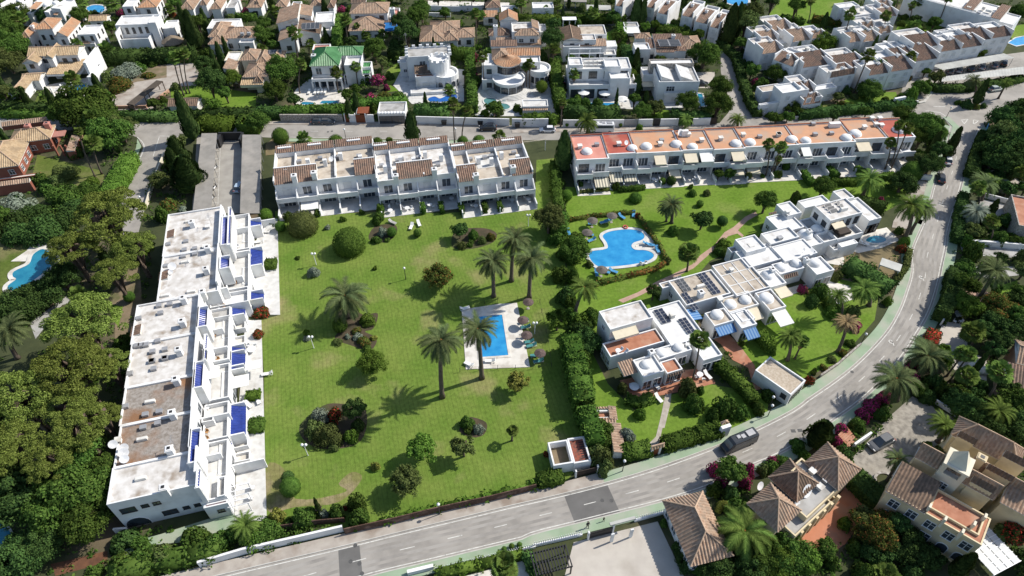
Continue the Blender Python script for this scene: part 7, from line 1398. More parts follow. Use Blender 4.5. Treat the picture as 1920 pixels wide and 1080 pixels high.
palm('date', 520, 640, 590, 420, 90, L_DEAD, 'half-dry palm with grey crown in the villa garden'); palm('fan', 140, 690, 190, 530, 70, L_FAN); palm('fan', 200, 690, 260, 560, 55)
pl('shrub', [(670, 440, 55, 2, L_PINK, 'pale pink flowering shrub by the road bend'), (500, 330, 80, 2, L_BRIGHT), (320, 850, 45, 1.6, L_RED), (620, 570, 50, 1.2), (560, 640, 45, 1, L_RUST), (480, 690, 45, 1, L_OLIVE), (420, 750, 40, 1, L_RUST), (20, 600, 50, 2.4), (350, 780, 30, 1.4)])
# ---- left side pines and thickets
VW('E'); pl('pine', [(810, 760, 285, 13), (540, 1000, 190, 10.5), (1010, 985, 170, 10)])
pl('broad', [(820, 150, 160, 8, L_GREEN), (900, 90, 110, 7, L_OLIVE)]); VW('A'); pl('broad', [(640, 830, 215, 9.5, L_GREEN), (500, 850, 110, 7, L_GREEN), (780, 930, 140, 7)]); pl('cypress', [(1395, 880, 62, 13.5, L_CYP, 'tall narrow cypress at the street corner')])
VW('E'); pl('cypress', [(1400, 420, 125, 9, L_CYP, 'broad bushy cypress beside the parking court'), (1330, 260, 80, 8), (1300, 330, 60, 7)]); pl('feather', [(1330, 190, 75, 5.5), (1195, 480, 95, 4.6)])
pl('shrub', [(1255, 640, 72, 2.6, L_RUST), (1370, 685, 42, 1.4, L_GREY), (480, 590, 170, 4.4), (640, 540, 110, 4), (110, 650, 160, 4, L_GREY), (250, 700, 120, 4, L_DARK), (560, 680, 140, 4, L_DARK), (480, 400, 110, 3.4, L_OLIVE), (400, 470, 90, 3, L_OLIVE), (300, 450, 70, 2.6), (560, 250, 70, 3), (680, 480, 70, 2.4, L_BRIGHT), (560, 200, 60, 3.4), (340, 520, 80, 3), (60, 760, 150, 4.5, L_DARK), (300, 820, 170, 5, L_DARK), (130, 860, 140, 4, L_DARK), (480, 740, 120, 4.6, L_DARK)])
hedge('broad bright hedge along the side street', [(800, 560), (870, 430), (960, 270)], 4, 3.2, L_BRIGHT); palm('fan', 765, 425, 695, 195, 78); palm('fan', 722, 462, 588, 105, 40, None, 'palm with bare leaning trunk by the red house')
VW('T'); pl('pine', [(560, 450, 250, 12), (500, 770, 270, 13), (740, 740, 140, 10), (770, 120, 150, 9.5), (130, 960, 260, 12), (480, 1010, 200, 11)]); pl('ball', [(870, 275, 38, 2.4)]); palm('date', 120, 690, 95, 500, 125, L_PALM)
pl('broad', [(180, 330, 150, 5, L_DARK), (60, 370, 130, 5, L_DARK), (330, 250, 120, 5, L_DARK), (420, 150, 110, 6, L_DARK), (250, 300, 130, 5, L_DARK)]); pl('shrub', [(60, 300, 80, 3, L_DARK), (120, 390, 110, 3.4, L_DARK)])
VW('U'); pl('pine', [(480, 210, 180, 11.5), (80, 320, 200, 11), (610, 140, 100, 10), (290, 400, 150, 10.5)]); pl('broad', [(480, 560, 190, 9, L_GREEN), (330, 660, 180, 8, L_GREEN), (520, 740, 150, 7, L_GREEN), (430, 380, 150, 10, L_GREEN), (130, 620, 190, 8, L_DARK), (620, 420, 80, 7.5, L_GREEN), (120, 980, 160, 5, L_DARK), (250, 900, 130, 5, L_DARK), (40, 500, 150, 8, L_DARK)])
pl('shrub', [(740, 860, 100, 2.6, L_DARK), (850, 940, 90, 3), (960, 960, 100, 3.2, L_OLIVE), (1150, 850, 100, 3.6), (1280, 870, 90, 3.2), (1060, 960, 70, 2.4), (720, 1000, 100, 2.8), (60, 1000, 90, 3, L_DARK), (560, 1060, 70, 2), (900, 1010, 60, 2), (1380, 830, 60, 3), (820, 880, 60, 2)]); palm('date', 1440, 830, 1460, 780, 85, L_FAN)
hedge('row of garden shrubs above the white street wall', [(640, 1040), (900, 985), (1100, 940), (1300, 890)], 2.6, 2.2, L_GREEN, 10, .45, jag=.5)
# ---- upper street
VW('B')
pl('ball', [(182, 1022, 64, 4.4), (1000, 1055, 28, 2, L_BRIGHT), (1550, 1060, 42, 3), (1672, 1062, 50, 3), (910, 1070, 42, 2), (600, 1065, 58, 2)]); pl('cypress', [(1165, 960, 58, 9, L_CYP, 'dense egg-shaped cypress on the upper street')]); palm('fan', 370, 1080, 360, 1055, 62, L_FAN); palm('fan', 1820, 1085, 1825, 1025, 55, L_FAN)
for bx, by, cx, cy, r in ((1490, 1078, 1478, 790, 60), (1545, 1078, 1582, 830, 52), (325, 480, 290, 255, 60), (620, 700, 603, 545, 48), (765, 640, 748, 500, 48), (1708, 660, 1702, 425, 45), (690, 330, 675, 150, 60), (745, 300, 760, 215, 40), (828, 320, 825, 265, 45), (950, 320, 950, 260, 45), (400, 400, 408, 330, 45), (1655, 360, 1650, 100, 45), (330, 700, 340, 480, 45)): palm('fan', bx, by, cx, cy, r)
pl('broad', [(190, 545, 130, 7), (140, 680, 90, 6), (885, 370, 92, 8), (1240, 70, 70, 8), (1130, 240, 90, 10, L_DARK), (1080, 160, 70, 9, L_DARK), (1200, 130, 80, 9, L_GREEN), (40, 270, 80, 6), (60, 180, 60, 5), (940, 470, 50, 4, L_OLIVE), (130, 340, 50, 4), (910, 610, 60, 4.4, L_PINK), (20, 920, 90, 5), (1420, 100, 50, 4), (1660, 120, 60, 6)])
pl('shrub', [(820, 590, 50, 3), (860, 720, 50, 1.6, L_PINK), (980, 650, 30, 2, L_PINK), (960, 710, 60, 2, L_RUST), (1060, 710, 60, 2), (740, 650, 40, 2.4), (760, 720, 60, 2), (1640, 420, 40, 3, L_PINK), (1640, 560, 34, 3, L_PINK), (1830, 820, 46, 3, L_OLIVE), (1720, 840, 40, 2, L_BRIGHT), (500, 300, 36, 2.4), (540, 260, 40, 2.4), (640, 60, 40, 2, L_PINK), (1000, 560, 40, 2.5), (1090, 480, 30, 2), (880, 800, 34, 3), (700, 60, 30, 2)])
for lab, pts, w, h, m in (('trimmed hedge above the rubble wall of the green-roofed villa', [(190, 815), (420, 800), (650, 795)], 3, 2.4, L_HEDGE), ('trimmed hedge above the garage of the green-roofed villa', [(720, 760), (850, 750), (1130, 735)], 3, 2.2, L_HEDGE), ('tall trimmed hedge below the castle-like villa', [(1185, 800), (1440, 805)], 4, 3.2, L_DARK), ('tall hedge between the castle-like and the turret villa', [(1600, 380), (1612, 560), (1625, 780)], 2.6, 3, L_GREEN), ('hedge between the green-roofed and the castle-like villa', [(990, 360), (1130, 365)], 3, 3, L_DARK), ('hedge behind the castle-like villa', [(1400, 370), (1640, 365)], 3, 3, L_HEDGE), ('upright hedge left of the tan-roofed villa with blue awning', [(610, 100), (600, 300)], 3, 3, L_HEDGE), ('dark hedge at the foot of the left villa by the street', [(0, 810), (190, 815)], 3, 2.4, L_DARK)): hedge(lab, pts, w, h, m, 8, .5, jag=.2)
hedge('hedge at the street above the parking court', [(-115, 905), (20, 910)], 4, 3, L_BRIGHT, 10, .5, jag=.4)
VW('A')
for lab, pts, w, h, m in (('long dark hedge along the street at the far left', [(0, 780), (500, 790)], 3, 2.2, L_DARK), ('second lower hedge along the street at the far left', [(0, 835), (440, 840)], 2.4, 1.6, L_HEDGE), ('hedge below the sandy plot', [(880, 850), (1330, 850)], 3, 2, L_DARK), ('hedge below the watered lawn', [(1400, 840), (1920, 820)], 3, 2.2, L_DARK), ('tall hedge in front of the white cubic villa', [(760, 390), (1080, 390), (1450, 370)], 5, 3.2, L_DARK), ('leafy hedge beside the street cypress', [(1470, 900), (1730, 900)], 5, 3, L_BRIGHT), ('leafy hedge above the parking court', [(1780, 890), (1920, 890)], 5, 3, L_GREEN), ('hedge at the top above the tan-roofed villa', [(1760, 110), (1920, 100)], 3, 2, L_HEDGE)): hedge(lab, pts, w, h, m, 8, .5, jag=.3)
pl('cypress', [(1440, 230, 60, 12), (1385, 180, 40, 12), (1610, 480, 30, 9), (1655, 430, 34, 9), (150, 320, 30, 9), (740, 660, 40, 8), (1535, 160, 30, 8)]); pl('broad', [(1570, 610, 110, 9, L_DARK), (1530, 480, 70, 8, L_DARK), (80, 360, 130, 9), (50, 250, 110, 8), (130, 130, 110, 7), (40, 160, 100, 7), (1740, 590, 70, 5, L_BRIGHT), (1690, 700, 60, 5, L_GREEN), (1480, 160, 60, 8), (60, 470, 110, 7, L_OLIVE), (600, 120, 70, 5), (350, 130, 90, 5, L_DARK), (500, 140, 70, 4), (820, 200, 50, 5), (1300, 20, 50, 4)])
pl('shrub', [(930, 520, 120, 4, L_GREY), (880, 620, 110, 3.4, L_RUST), (820, 440, 70, 3), (1040, 500, 60, 3), (780, 700, 60, 3), (640, 760, 60, 3), (800, 560, 60, 3, L_OLIVE), (1310, 640, 40, 2.4, L_OLIVE), (1220, 740, 40, 2), (930, 90, 60, 3, L_PINK), (1400, 100, 34, 2, L_PINK), (1150, 470, 50, 1.6), (1110, 560, 60, 1.4, L_RUST), (30, 700, 60, 2, L_BRIGHT), (120, 760, 70, 2), (1700, 370, 30, 1.8, L_GOLD), (1290, 100, 30, 2, L_RED), (700, 90, 40, 2, L_DARK), (1710, 100, 44, 2, L_GREY), (1850, 70, 40, 1.6, L_PINK)])
for bx, by, cx, cy, r in ((600, 760, 540, 590, 65), (1380, 720, 1300, 440, 60), (1400, 700, 1340, 420, 50), (1425, 700, 1385, 400, 50), (890, 440, 810, 385, 70), (620, 100, 600, 20, 60), (880, 110, 840, 20, 70), (530, 320, 510, 250, 65), (1020, 90, 990, 0, 50), (1290, 130, 1270, 70, 45), (350, 770, 330, 740, 40)): palm('fan', bx, by, cx, cy, r)
VW('C')
pl('broad', [(300, 300, 88, 9, L_DARK), (310, 180, 60, 8, L_DARK), (1445, 420, 120, 8), (1320, 770, 88, 6), (1560, 650, 90, 7), (1545, 790, 110, 7), (975, 840, 72, 4.6), (1075, 810, 70, 4, L_OLIVE), (800, 290, 60, 5), (760, 140, 60, 4), (1850, 410, 60, 5), (920, 740, 50, 5), (1800, 530, 60, 5), (900, 560, 50, 5, L_BRIGHT), (440, 440, 40, 5), (1000, 200, 40, 4, L_BRIGHT), (1075, 190, 40, 4, L_BRIGHT), (1400, 260, 50, 5), (1720, 340, 60, 5)])
pl('cypress', [(940, 70, 44, 11), (985, 90, 30, 10), (1640, 190, 62, 13), (1690, 170, 40, 12), (630, 50, 20, 7), (785, 740, 14, 6), (945, 540, 40, 6), (940, 640, 40, 6), (380, 120, 20, 4)]); pl('feather', [(1760, 170, 110, 10, L_OLIVE), (1820, 80, 80, 8, L_OLIVE)]); pl('ball', [(222, 648, 46, 4, L_BRIGHT), (500, 168, 22, 3), (412, 935, 14, 1.2), (482, 935, 14, 1.2), (727, 935, 15, 1.2), (815, 938, 14, 1.2)])
for lab, pts, w, h, m in (('tall double hedge left of the stepped terrace villa', [(320, 440), (340, 620), (370, 770)], 3, 3.4, L_GREEN), ('spiky cypress hedge in front of the stepped terrace villa', [(400, 800), (600, 815), (800, 800)], 3, 3.6, L_DARK), ('long hedge at the top below the carports', [(0, 115), (380, 120), (850, 110)], 3, 2.4, L_HEDGE), ('dark hedge along the inside of the curved lane', [(1090, 170), (1250, 210), (1400, 260)], 3, 2.4, L_HEDGE), ('dark hedge along the outside of the curved lane', [(1000, 110), (1200, 150), (1420, 210), (1570, 300), (1680, 400), (1730, 560), (1790, 740), (1850, 830)], 2.4, 2, L_DARK), ('vertical hedge right of the shed-roofed villa', [(820, 160), (830, 250)], 3, 3, L_BRIGHT), ('dark hedge right of the pale terrace', [(850, 330), (880, 440)], 3, 3, L_DARK), ('hedge in front of the modern villa', [(1200, 830), (1320, 850), (1480, 840)], 3, 2.6, L_DARK), ('arched green hedge over the white gate', [(90, 870), (280, 860), (330, 880)], 3, 2.4, L_HEDGE), ('hedge above the solar-roofed villa', [(1100, 200), (1330, 235)], 4, 3, L_HEDGE)): hedge(lab, pts, w, h, m, 8, .5, jag=.35 if 'spiky' in lab else .2)
for bx, by, cx, cy, r in ((460, 700, 465, 560, 45), (365, 950, 375, 770, 40), (130, 670, 135, 480, 42), (108, 670, 105, 500, 36), (600, 180, 605, 100, 55), (70, 120, 65, 20, 50), (340, 110, 340, 40, 45), (250, 140, 255, 75, 35), (1010, 110, 1030, -10, 30), (1810, 400, 1830, 280, 40)): palm('fan', bx, by, cx, cy, r)
palm('date', 565, 1000, 560, 910, 75, L_FAN); palm('date', 1300, 960, 1305, 900, 55, L_FAN); palm('date', 1690, 950, 1690, 890, 60, L_FAN)
pl('shrub', [(490, 740, 50, 3, L_BRIGHT), (550, 760, 50, 2.4), (640, 760, 50, 2.4), (830, 480, 50, 3, L_GOLD), (800, 400, 40, 2.4), (960, 950, 34, 2, L_BRIGHT), (1830, 605, 34, 2, L_PINK), (1850, 640, 50, 2.4), (1890, 690, 50, 2.4, L_OLIVE), (1780, 480, 40, 2.4), (1100, 870, 40, 2, L_BRIGHT), (820, 330, 40, 2.4), (880, 500, 34, 2), (40, 800, 40, 2.4), (80, 830, 30, 2), (1520, 600, 30, 2), (1740, 660, 40, 2), (30, 110, 60, 2)])
VW('D')
pl('broad', [(400, 335, 100, 6, L_BRIGHT), (735, 300, 82, 5.4, L_GREEN), (760, 690, 95, 4.6), (1265, 585, 64, 4, L_OLIVE), (1150, 665, 70, 3.6), (60, 555, 80, 5), (30, 20, 50, 8, L_DARK), (215, 40, 60, 8), (920, 270, 40, 3.4), (1180, 535, 40, 3.4), (1250, 170, 50, 5), (190, 820, 80, 3.4), (500, 870, 44, 4, L_DARK), (150, 880, 50, 3), (60, 900, 55, 3), (740, 840, 50, 3.4), (1100, 160, 50, 4, L_DARK), (450, 410, 40, 3), (1580, 400, 50, 2.6)])
for bx, by, cx, cy, r in ((545, 350, 620, 110, 55), (845, 290, 885, 120, 45), (640, 700, 755, 420, 62), (775, 632, 848, 490, 55), (1030, 600, 1068, 435, 50), (1095, 130, 1130, 10, 45), (1270, 190, 1350, -20, 45), (270, 320, 280, 250, 34), (300, 170, 320, 0, 45), (210, 120, 215, 10, 40), (1060, 150, 1080, 40, 34)): palm('fan', bx, by, cx, cy, r)
palm('date', 1545, 730, 1545, 605, 62); palm('date', 1725, 740, 1790, 620, 50, L_FAN); pl('cypress', [(1600, 695, 36, 8)]); pl('shrub', [(1500, 770, 55, 2.4, L_DARK), (1560, 790, 40, 1.6, L_RUST), (1430, 765, 30, 1.4), (1620, 790, 34, 1.4, L_DARK)])
for lab, pts, w, h, m in (('dark hedge at the foot of the long carport', [(1250, 640), (1480, 640), (1760, 600), (1920, 560)], 2.6, 1.8, L_DARK), ('long clipped hedge along the street above the orange roofs', [(230, 840), (520, 810), (740, 790), (1100, 750)], 3, 1.8, L_DARK), ('clipped hedge on the watered lawn, upper right', [(340, 120), (600, 160)], 3, 1.8, L_RUST), ('clipped hedge bordering the upper lawn', [(100, 110), (280, 150)], 2.4, 1.4, L_HEDGE)): hedge(lab, pts, w, h, m, 8, .5, jag=.25)
pl('shrub', [(540, 715, 34, 1.6, L_GOLD), (650, 720, 40, 1.6, L_OLIVE), (880, 745, 40, 2), (1000, 715, 40, 1.6), (590, 665, 40, 2.4, L_DARK), (560, 770, 36, 1.6, L_RUST), (620, 780, 50, 1.2), (1060, 575, 34, 1.8, L_RUST), (1200, 620, 30, 3, L_BRIGHT), (620, 370, 60, 2.4, L_DARK), (210, 330, 40, 2, L_RED), (1000, 170, 40, 1.6), (1080, 220, 44, 1.6, L_DARK), (1140, 190, 50, 1.8, L_OLIVE), (1030, 120, 40, 1.6), (1230, 155, 30, 3), (380, 800, 40, 2), (20, 860, 40, 2), (200, 150, 30, 2, L_DARK), (250, 150, 30, 2), (410, 185, 20, 1.6), (1900, 60, 80, 4)])
scatter('shrub', 'bushy shrub between the white houses', [(500, 460), (520, 360), (700, 380), (640, 300), (560, 330), (450, 420)], 5, 20, 34, [L_GREEN, L_DARK], 1.6, seed=3)
# ---- right-hand gardens
VW('H')
pl('feather', [(1790, 90, 130, 9, L_DARK), (1880, 30, 110, 9, L_DARK), (1760, 340, 170, 8, L_DARK), (1880, 250, 130, 8, L_DARK), (1850, 400, 120, 7, L_DARK), (1700, 220, 80, 6, L_DARK), (1690, 400, 90, 6, L_DARK), (1760, 190, 110, 8, L_OLIVE)]); pl('broad', [(1880, 140, 100, 7, L_OLIVE), (1800, 440, 110, 6, L_DARK), (1900, 360, 90, 7, L_DARK)])
palm('date', 1595, 700, 1630, 575, 100); palm('date', 1540, 880, 1560, 790, 90, L_GREY, 'blue-grey palm beside the right footway'); palm('date', 1690, 600, 1700, 560, 70, L_FAN)
scatter('shrub', 'garden shrub right of the road', [(1560, 480), (1900, 470), (1920, 600), (1740, 640), (1600, 640)], 16, 40, 70, [L_DARK, L_GREEN, L_OLIVE, L_GREY], 1.1, seed=4); scatter('shrub', 'garden shrub right of the road', [(1480, 860), (1620, 800), (1760, 820), (1900, 880), (1900, 1040), (1480, 1010)], 18, 50, 90, [L_GREEN, L_DARK, L_BRIGHT, L_GREEN], 1.2, seed=5)
hedge('dark hedge strip on the right of the straight road', [(1480, 640), (1450, 800), (1430, 980)], 2.2, 2, L_DARK); hedge('dark hedge below the blue fence at the junction', [(1640, 180), (1580, 330), (1540, 480)], 3, 2.4, L_DARK)
VW('O')
hedge('tall dark hedge along the right footway', [(1420, 0), (1400, 160), (1330, 330)], 2.6, 3.4, L_DARK, 12, .4); hedge('flowering hedge end by the right footway', [(1260, 470), (1230, 560)], 2.4, 2, L_RED)
for bx, by, cx, cy, r in ((1340, 820, 1470, 650, 70), (1360, 860, 1510, 660, 60), (1600, 1050, 1740, 790, 100)): palm('fan', bx, by, cx, cy, r)
palm('fan', 1520, 600, 1535, 490, 92); palm('date', 960, 1000, 965, 840, 150, L_PALM, None, True); palm('date', 1190, 770, 1200, 670, 135, L_PALM, None, True); palm('date', 1560, 270, 1700, 30, 120); palm('fan', 1700, 1080, 1700, 1060, 100)
pl('shrub', [(1090, 720, 60, 2.4, L_PINK), (1110, 820, 60, 2.4, L_PINK), (890, 960, 60, 2, L_PINK), (800, 1030, 70, 2, L_PINK), (1200, 860, 80, 2.4, L_GREEN), (1300, 900, 100, 3, L_GREEN), (1430, 960, 120, 3, L_GREEN), (1200, 960, 80, 2.4, L_DARK), (1480, 1000, 80, 2.6, L_DARK), (1460, 845, 52, 2.2, L_OLIVE), (1240, 490, 50, 2, L_RED), (1210, 550, 40, 1.6), (1040, 780, 50, 2, L_PINK), (1600, 890, 70, 3, L_DARK), (1560, 960, 90, 3, L_DARK)]); pl('broad', [(1480, 300, 110, 4.4, L_BRIGHT), (1730, 330, 130, 5, L_RUST), (1870, 370, 90, 5, L_GREEN), (1850, 260, 90, 4, L_DARK), (1450, 100, 60, 5, L_GREEN), (1530, 150, 70, 3.4, L_GREEN), (1620, 40, 60, 4), (1880, 180, 60, 4), (1700, 160, 60, 3), (1620, 480, 90, 5, L_DARK), (1700, 620, 80, 5, L_DARK), (1850, 480, 100, 6, L_DARK), (1760, 560, 90, 6, L_DARK), (1680, 420, 90, 5, L_DARK), (1800, 920, 90, 5, L_DARK), (1900, 980, 90, 6, L_GREEN)])
VW('Q')
pl('cypress', [(315, 235, 78, 6.4, L_CYP, 'dense egg-shaped cypress by the cream pyramid-roofed villa')]); palm('date', 700, 520, 770, 385, 65, L_PALM, 'small date palm in a round stone planter', True); palm('date', 1010, 280, 1050, 180, 85, L_FAN); palm('date', 1310, 190, 1370, 100, 95, L_FAN)
pl('shrub', [(440, 200, 50, 2, L_PINK), (410, 270, 40, 2, L_PINK), (440, 330, 44, 2, L_PINK), (620, 60, 60, 2, L_PINK), (580, 110, 60, 2, L_PINK), (690, 20, 50, 2, L_PINK), (690, 110, 60, 2.4), (180, 300, 60, 2.4), (220, 360, 50, 2, L_BRIGHT), (80, 390, 60, 2), (20, 420, 60, 2), (960, 300, 40, 1.4, L_BRIGHT), (540, 170, 60, 2.4, L_GREEN), (470, 370, 36, 2)])
hedge('dark clipped hedge beside the terracotta court', [(530, 470), (620, 560), (720, 640)], 3.4, 2.4, L_DARK); hedge('dark round hedge along the cream villa front', [(790, 690), (870, 760), (920, 820)], 3, 2, L_DARK)
pl('broad', [(640, 800, 130, 5, L_RUST), (560, 760, 90, 4, L_OLIVE), (780, 760, 70, 5, L_DARK), (1460, 820, 90, 5, L_RED), (1400, 830, 60, 4, L_OLIVE), (120, 960, 140, 4.4, L_GREEN), (40, 1000, 110, 4, L_BRIGHT), (230, 1000, 100, 4, L_BRIGHT), (340, 920, 70, 4, L_GREEN), (820, 900, 120, 4, L_DARK), (940, 960, 100, 3, L_DARK), (640, 930, 110, 3, L_DARK), (40, 810, 60, 4, L_GREEN), (1250, 130, 110, 5, L_DARK), (1450, 180, 110, 5, L_DARK), (1350, 240, 110, 5, L_DARK), (1500, 260, 90, 6, L_DARK), (1440, 60, 90, 5, L_GREEN), (1170, 70, 110, 5, L_DARK)])
pl('shrub', [(520, 900, 60, 2.4), (700, 1040, 70, 2, L_OLIVE), (560, 1040, 70, 1.6, L_OLIVE), (860, 1040, 80, 2, L_DARK), (390, 990, 50, 2.6), (470, 760, 50, 2.4, L_BRIGHT)]); palm('fan', 700, 1100, 700, 1080, 90)
VW('R')
palm('date', 1270, 900, 1260, 810, 150, L_FAN, 'broad bright palm beside the large hipped roof', True); pl('broad', [(1180, 470, 95, 5.6, L_GREEN), (1370, 960, 110, 4, L_GREEN), (1450, 1000, 110, 4, L_BRIGHT), (1090, 1050, 110, 3.4, L_DARK), (1300, 1040, 110, 3.4, L_DARK)]); pl('shrub', [(1080, 430, 50, 3, L_PINK), (1290, 440, 50, 3, L_PINK), (1270, 510, 50, 2.6, L_PINK), (1140, 660, 50, 2.4, L_GOLD), (1090, 560, 60, 3, L_GREEN), (1180, 590, 70, 3, L_DARK), (1120, 520, 50, 3, L_PINK), (1430, 390, 50, 1.8, L_PINK), (1370, 440, 50, 2, L_OLIVE), (780, 760, 30, 1.4), (870, 900, 50, 1.6, L_DARK), (890, 960, 50, 1.6, L_DARK), (920, 1020, 60, 1.6, L_DARK), (1000, 1060, 60, 2)])
VW('S'); palm('fan', 1560, 1060, 1555, 960, 90, L_FAN, 'fan palm by the slatted pergola at the bottom edge', True); hedge('row of small clipped shrubs behind the picket fence', [(1140, 1000), (1390, 945), (1660, 880)], 1.4, 1.3, L_BRIGHT, 14, .36, jag=.3); hedge('dark hedge beside the slatted pergola', [(1690, 880), (1720, 960), (1750, 1030)], 1.6, 1.6, L_DARK)
pl('ball', [(1553, 862, 17, 1.1), (1598, 845, 18, 1.2), (1645, 836, 17, 1.1)])
# ---------------------------------------------------------------- undergrowth and trees that close the gardens between the houses
def pip(X, Y, poly):
    c = np.zeros(len(X), bool); n = len(poly); q = np.array(poly)
    k = np.flatnonzero((X > q[:, 0].min()) & (X < q[:, 0].max()) & (Y > q[:, 1].min()) & (Y < q[:, 1].max()))
    if len(k) == 0: return c
    if len(k) < len(X): c[k] = pip(X[k], Y[k], poly); return c
    for i in range(n):
        x1, y1 = poly[i]; x2, y2 = poly[i - 1]
        if y1 == y2: continue
        c ^= ((y1 > Y) != (y2 > Y)) & (X < (x2 - x1) * (Y - y1) / (y2 - y1) + x1)
    return c
def grow(poly, d):
    cx = sum(p[0] for p in poly) / len(poly); cy = sum(p[1] for p in poly) / len(poly); out = []
    for x, y in poly: L = math.hypot(x - cx, y - cy) + 1e-6; out.append((x + (x - cx) / L * d, y + (y - cy) / L * d))
    return out
VW('Z'); ROADP = [(p.x, p.y) for p in NE] + [(p.x, p.y) for p in SE[::-1]]
BLOCK = [[(p[0], p[1]) for p in q] for q in SHEETS] + [grow(q, .5) for q in FOOT] + [ROADP] + [[(P(x, y).x, P(x, y).y) for x, y in q] for q in ([(470, 395), (1046, 300), (1062, 420), (1080, 760), (1104, 850), (640, 990), (440, 990)], [(1095, 350), (1730, 290), (1730, 330), (1100, 370)], [(510, 255), (1010, 262), (1010, 300), (510, 300)], [(510, 300), (1010, 290), (1010, 400), (510, 410)])]
BLOCK += [[(a.x, a.y), (b.x, b.y), (b.x + 2.5 * k, b.y + 2.5 * q), (a.x + 2.5 * k, a.y + 2.5 * q)] for L, k, q in ((NE, -.5, 1), (SE, .5, -1)) for a, b in zip(L, L[1:])]
def free(X, Y):
    ok = np.ones(len(X), bool)
    for q in BLOCK: ok &= ~pip(X, Y, q)
    return ok
GARD = [[(0, 0), (1420, 0), (1400, 225), (900, 228), (500, 226), (0, 215)], [(1380, 0), (1920, 0), (1920, 60), (1760, 180), (1420, 220)], [(1690, 300), (1920, 150), (1920, 800), (1650, 760), (1780, 560), (1800, 420)], [(0, 215), (330, 250), (370, 395), (300, 420), (200, 930), (220, 1080), (0, 1080)], [(1300, 860), (1650, 740), (1920, 760), (1920, 1080), (1280, 1080)], [(1060, 640), (1180, 560), (1460, 560), (1600, 500), (1680, 480), (1560, 700), (1440, 780)], [(220, 1000), (520, 960), (640, 990), (380, 1060), (230, 1080)]]
parts = []
for i, g in enumerate(GARD):
    w = [P(*q) for q in g]; xs = [p.x for p in w]; ys = [p.y for p in w]; poly_ = [(p.x, p.y) for p in w]
    N = [9000, 4000, 3500, 3500, 1500, 900, 500][i]; X = rng.uniform(min(xs), max(xs), N); Y = rng.uniform(min(ys), max(ys), N); k = pip(X, Y, poly_) & free(X, Y); X, Y = X[k], Y[k]
    dens = np.sin(X * .13 + 1.3 * np.sin(Y * .09)) * np.cos(Y * .17 + X * .05) + rng.normal(0, .5, len(X)); k = dens > -.25; X, Y = X[k], Y[k]
    for x, y in zip(X, Y):
        r = rng.uniform(.4, 1.15); n = 16; q = sph(n); q[:, 2] = np.abs(q[:, 2]); parts.append(leafquads(np.array([x, y, 0]) + q * r * np.array([1, 1, rng.uniform(.5, 1.1)]), q, .42, 1.2, .5))
V, Fq = join(parts); me = tri_safe('undergrowth', V, Fq, L_GREEN); o = obj('undergrowth', me); o['kind'] = 'stuff'; o['label'] = 'low mixed undergrowth filling the gardens between the houses'; o['category'] = 'undergrowth'
_r = random.Random(11); taken = [(o.location.x, o.location.y) for o in THINGS if o.name.startswith(('broad', 'pine', 'feather', 'cypress', 'fan_palm', 'date_palm'))]
for gi, n in ((0, 130), (1, 34), (2, 40), (3, 16), (4, 14)):
    w = [P(*q) for q in GARD[gi]]; k = 0; xs = [p.x for p in w]; ys = [p.y for p in w]; N = 2500; X_ = rng.uniform(min(xs), max(xs), N); Y_ = rng.uniform(min(ys), max(ys), N); m_ = pip(X_, Y_, [(p.x, p.y) for p in w]); X_, Y_ = X_[m_], Y_[m_]
    m_ = free(X_, Y_) & (sum(free(X_ + 1.6 * math.cos(t), Y_ + 1.6 * math.sin(t)).astype(int) for t in (0, 1.57, 3.14, 4.71)) >= 3)
    for x, y in zip(X_[m_], Y_[m_]):
        if k >= n: break
        if any((x - a) ** 2 + (y - b) ** 2 < 9 for a, b in taken): continue
        taken.append((x, y)); k += 1; X, Y = TOPX((x, y, 0)); r = _r.uniform(1.3, 2.6); u = _r.random(); s = 1 / MPP(X, Y)
        if u < .14: plant('cypress', X, Y, r * .5 * s, _r.uniform(4, 8), None, base=True)
        elif u < .26: palm('fan', X, Y, X + _r.uniform(-6, 6), Y - _r.uniform(18, 42), 2.0 * s)
        else: plant(_r.choice(('broad', 'broad', 'shrub', 'feather')), X, Y, r * s, r * _r.uniform(1.5, 2.2), _r.choice((L_GREEN, L_GREEN, L_DARK, L_DARK, L_BRIGHT, L_OLIVE)), base=True)
# ---------------------------------------------------------------- walls, fences, lamps
VW('B'); walln('street_wall', 'rubble stone street wall under the trimmed hedge', [(190, 912), (655, 912)], 2.2, .4, STONE); walln('street_wall', 'long white street wall below the castle-like villa', [(1205, 926), (1440, 932), (1900, 944)], 2.2); walln('garden_wall', 'white pier wall between the two timber gates', [(706, 918), (752, 920)], 2.4); walln('garden_wall', 'white pier wall right of the wide timber gate', [(832, 918), (888, 918)], 2.4)
VW('C'); walln('street_wall', 'white arched street wall by the white parked car', [(0, 948), (120, 950), (270, 948)], 2.4); walln('street_wall', 'white street wall with round shrubs behind the white van', [(380, 950), (600, 950), (835, 948)], 2.1); walln('street_wall', 'dark gate panel in the street wall', [(838, 948), (938, 946)], 2.1, .15, GMETAL, 'gate'); walln('street_wall', 'short white street wall between two dark gates', [(942, 946), (1050, 944)], 2.1); walln('street_wall', 'black street gate in front of the modern villa', [(1055, 944), (1105, 943)], 2.2, .15, DMETAL, 'gate'); walln('street_wall', 'white street wall in front of the modern villa', [(1108, 943), (1242, 941)], 2.1); walln('street_wall', 'white street wall at the lane corner', [(1350, 940), (1480, 936)], 2.1); walln('street_wall', 'dark timber gate at the lane corner', [(1484, 936), (1530, 930)], 2.1, .15, DARKF, 'gate')
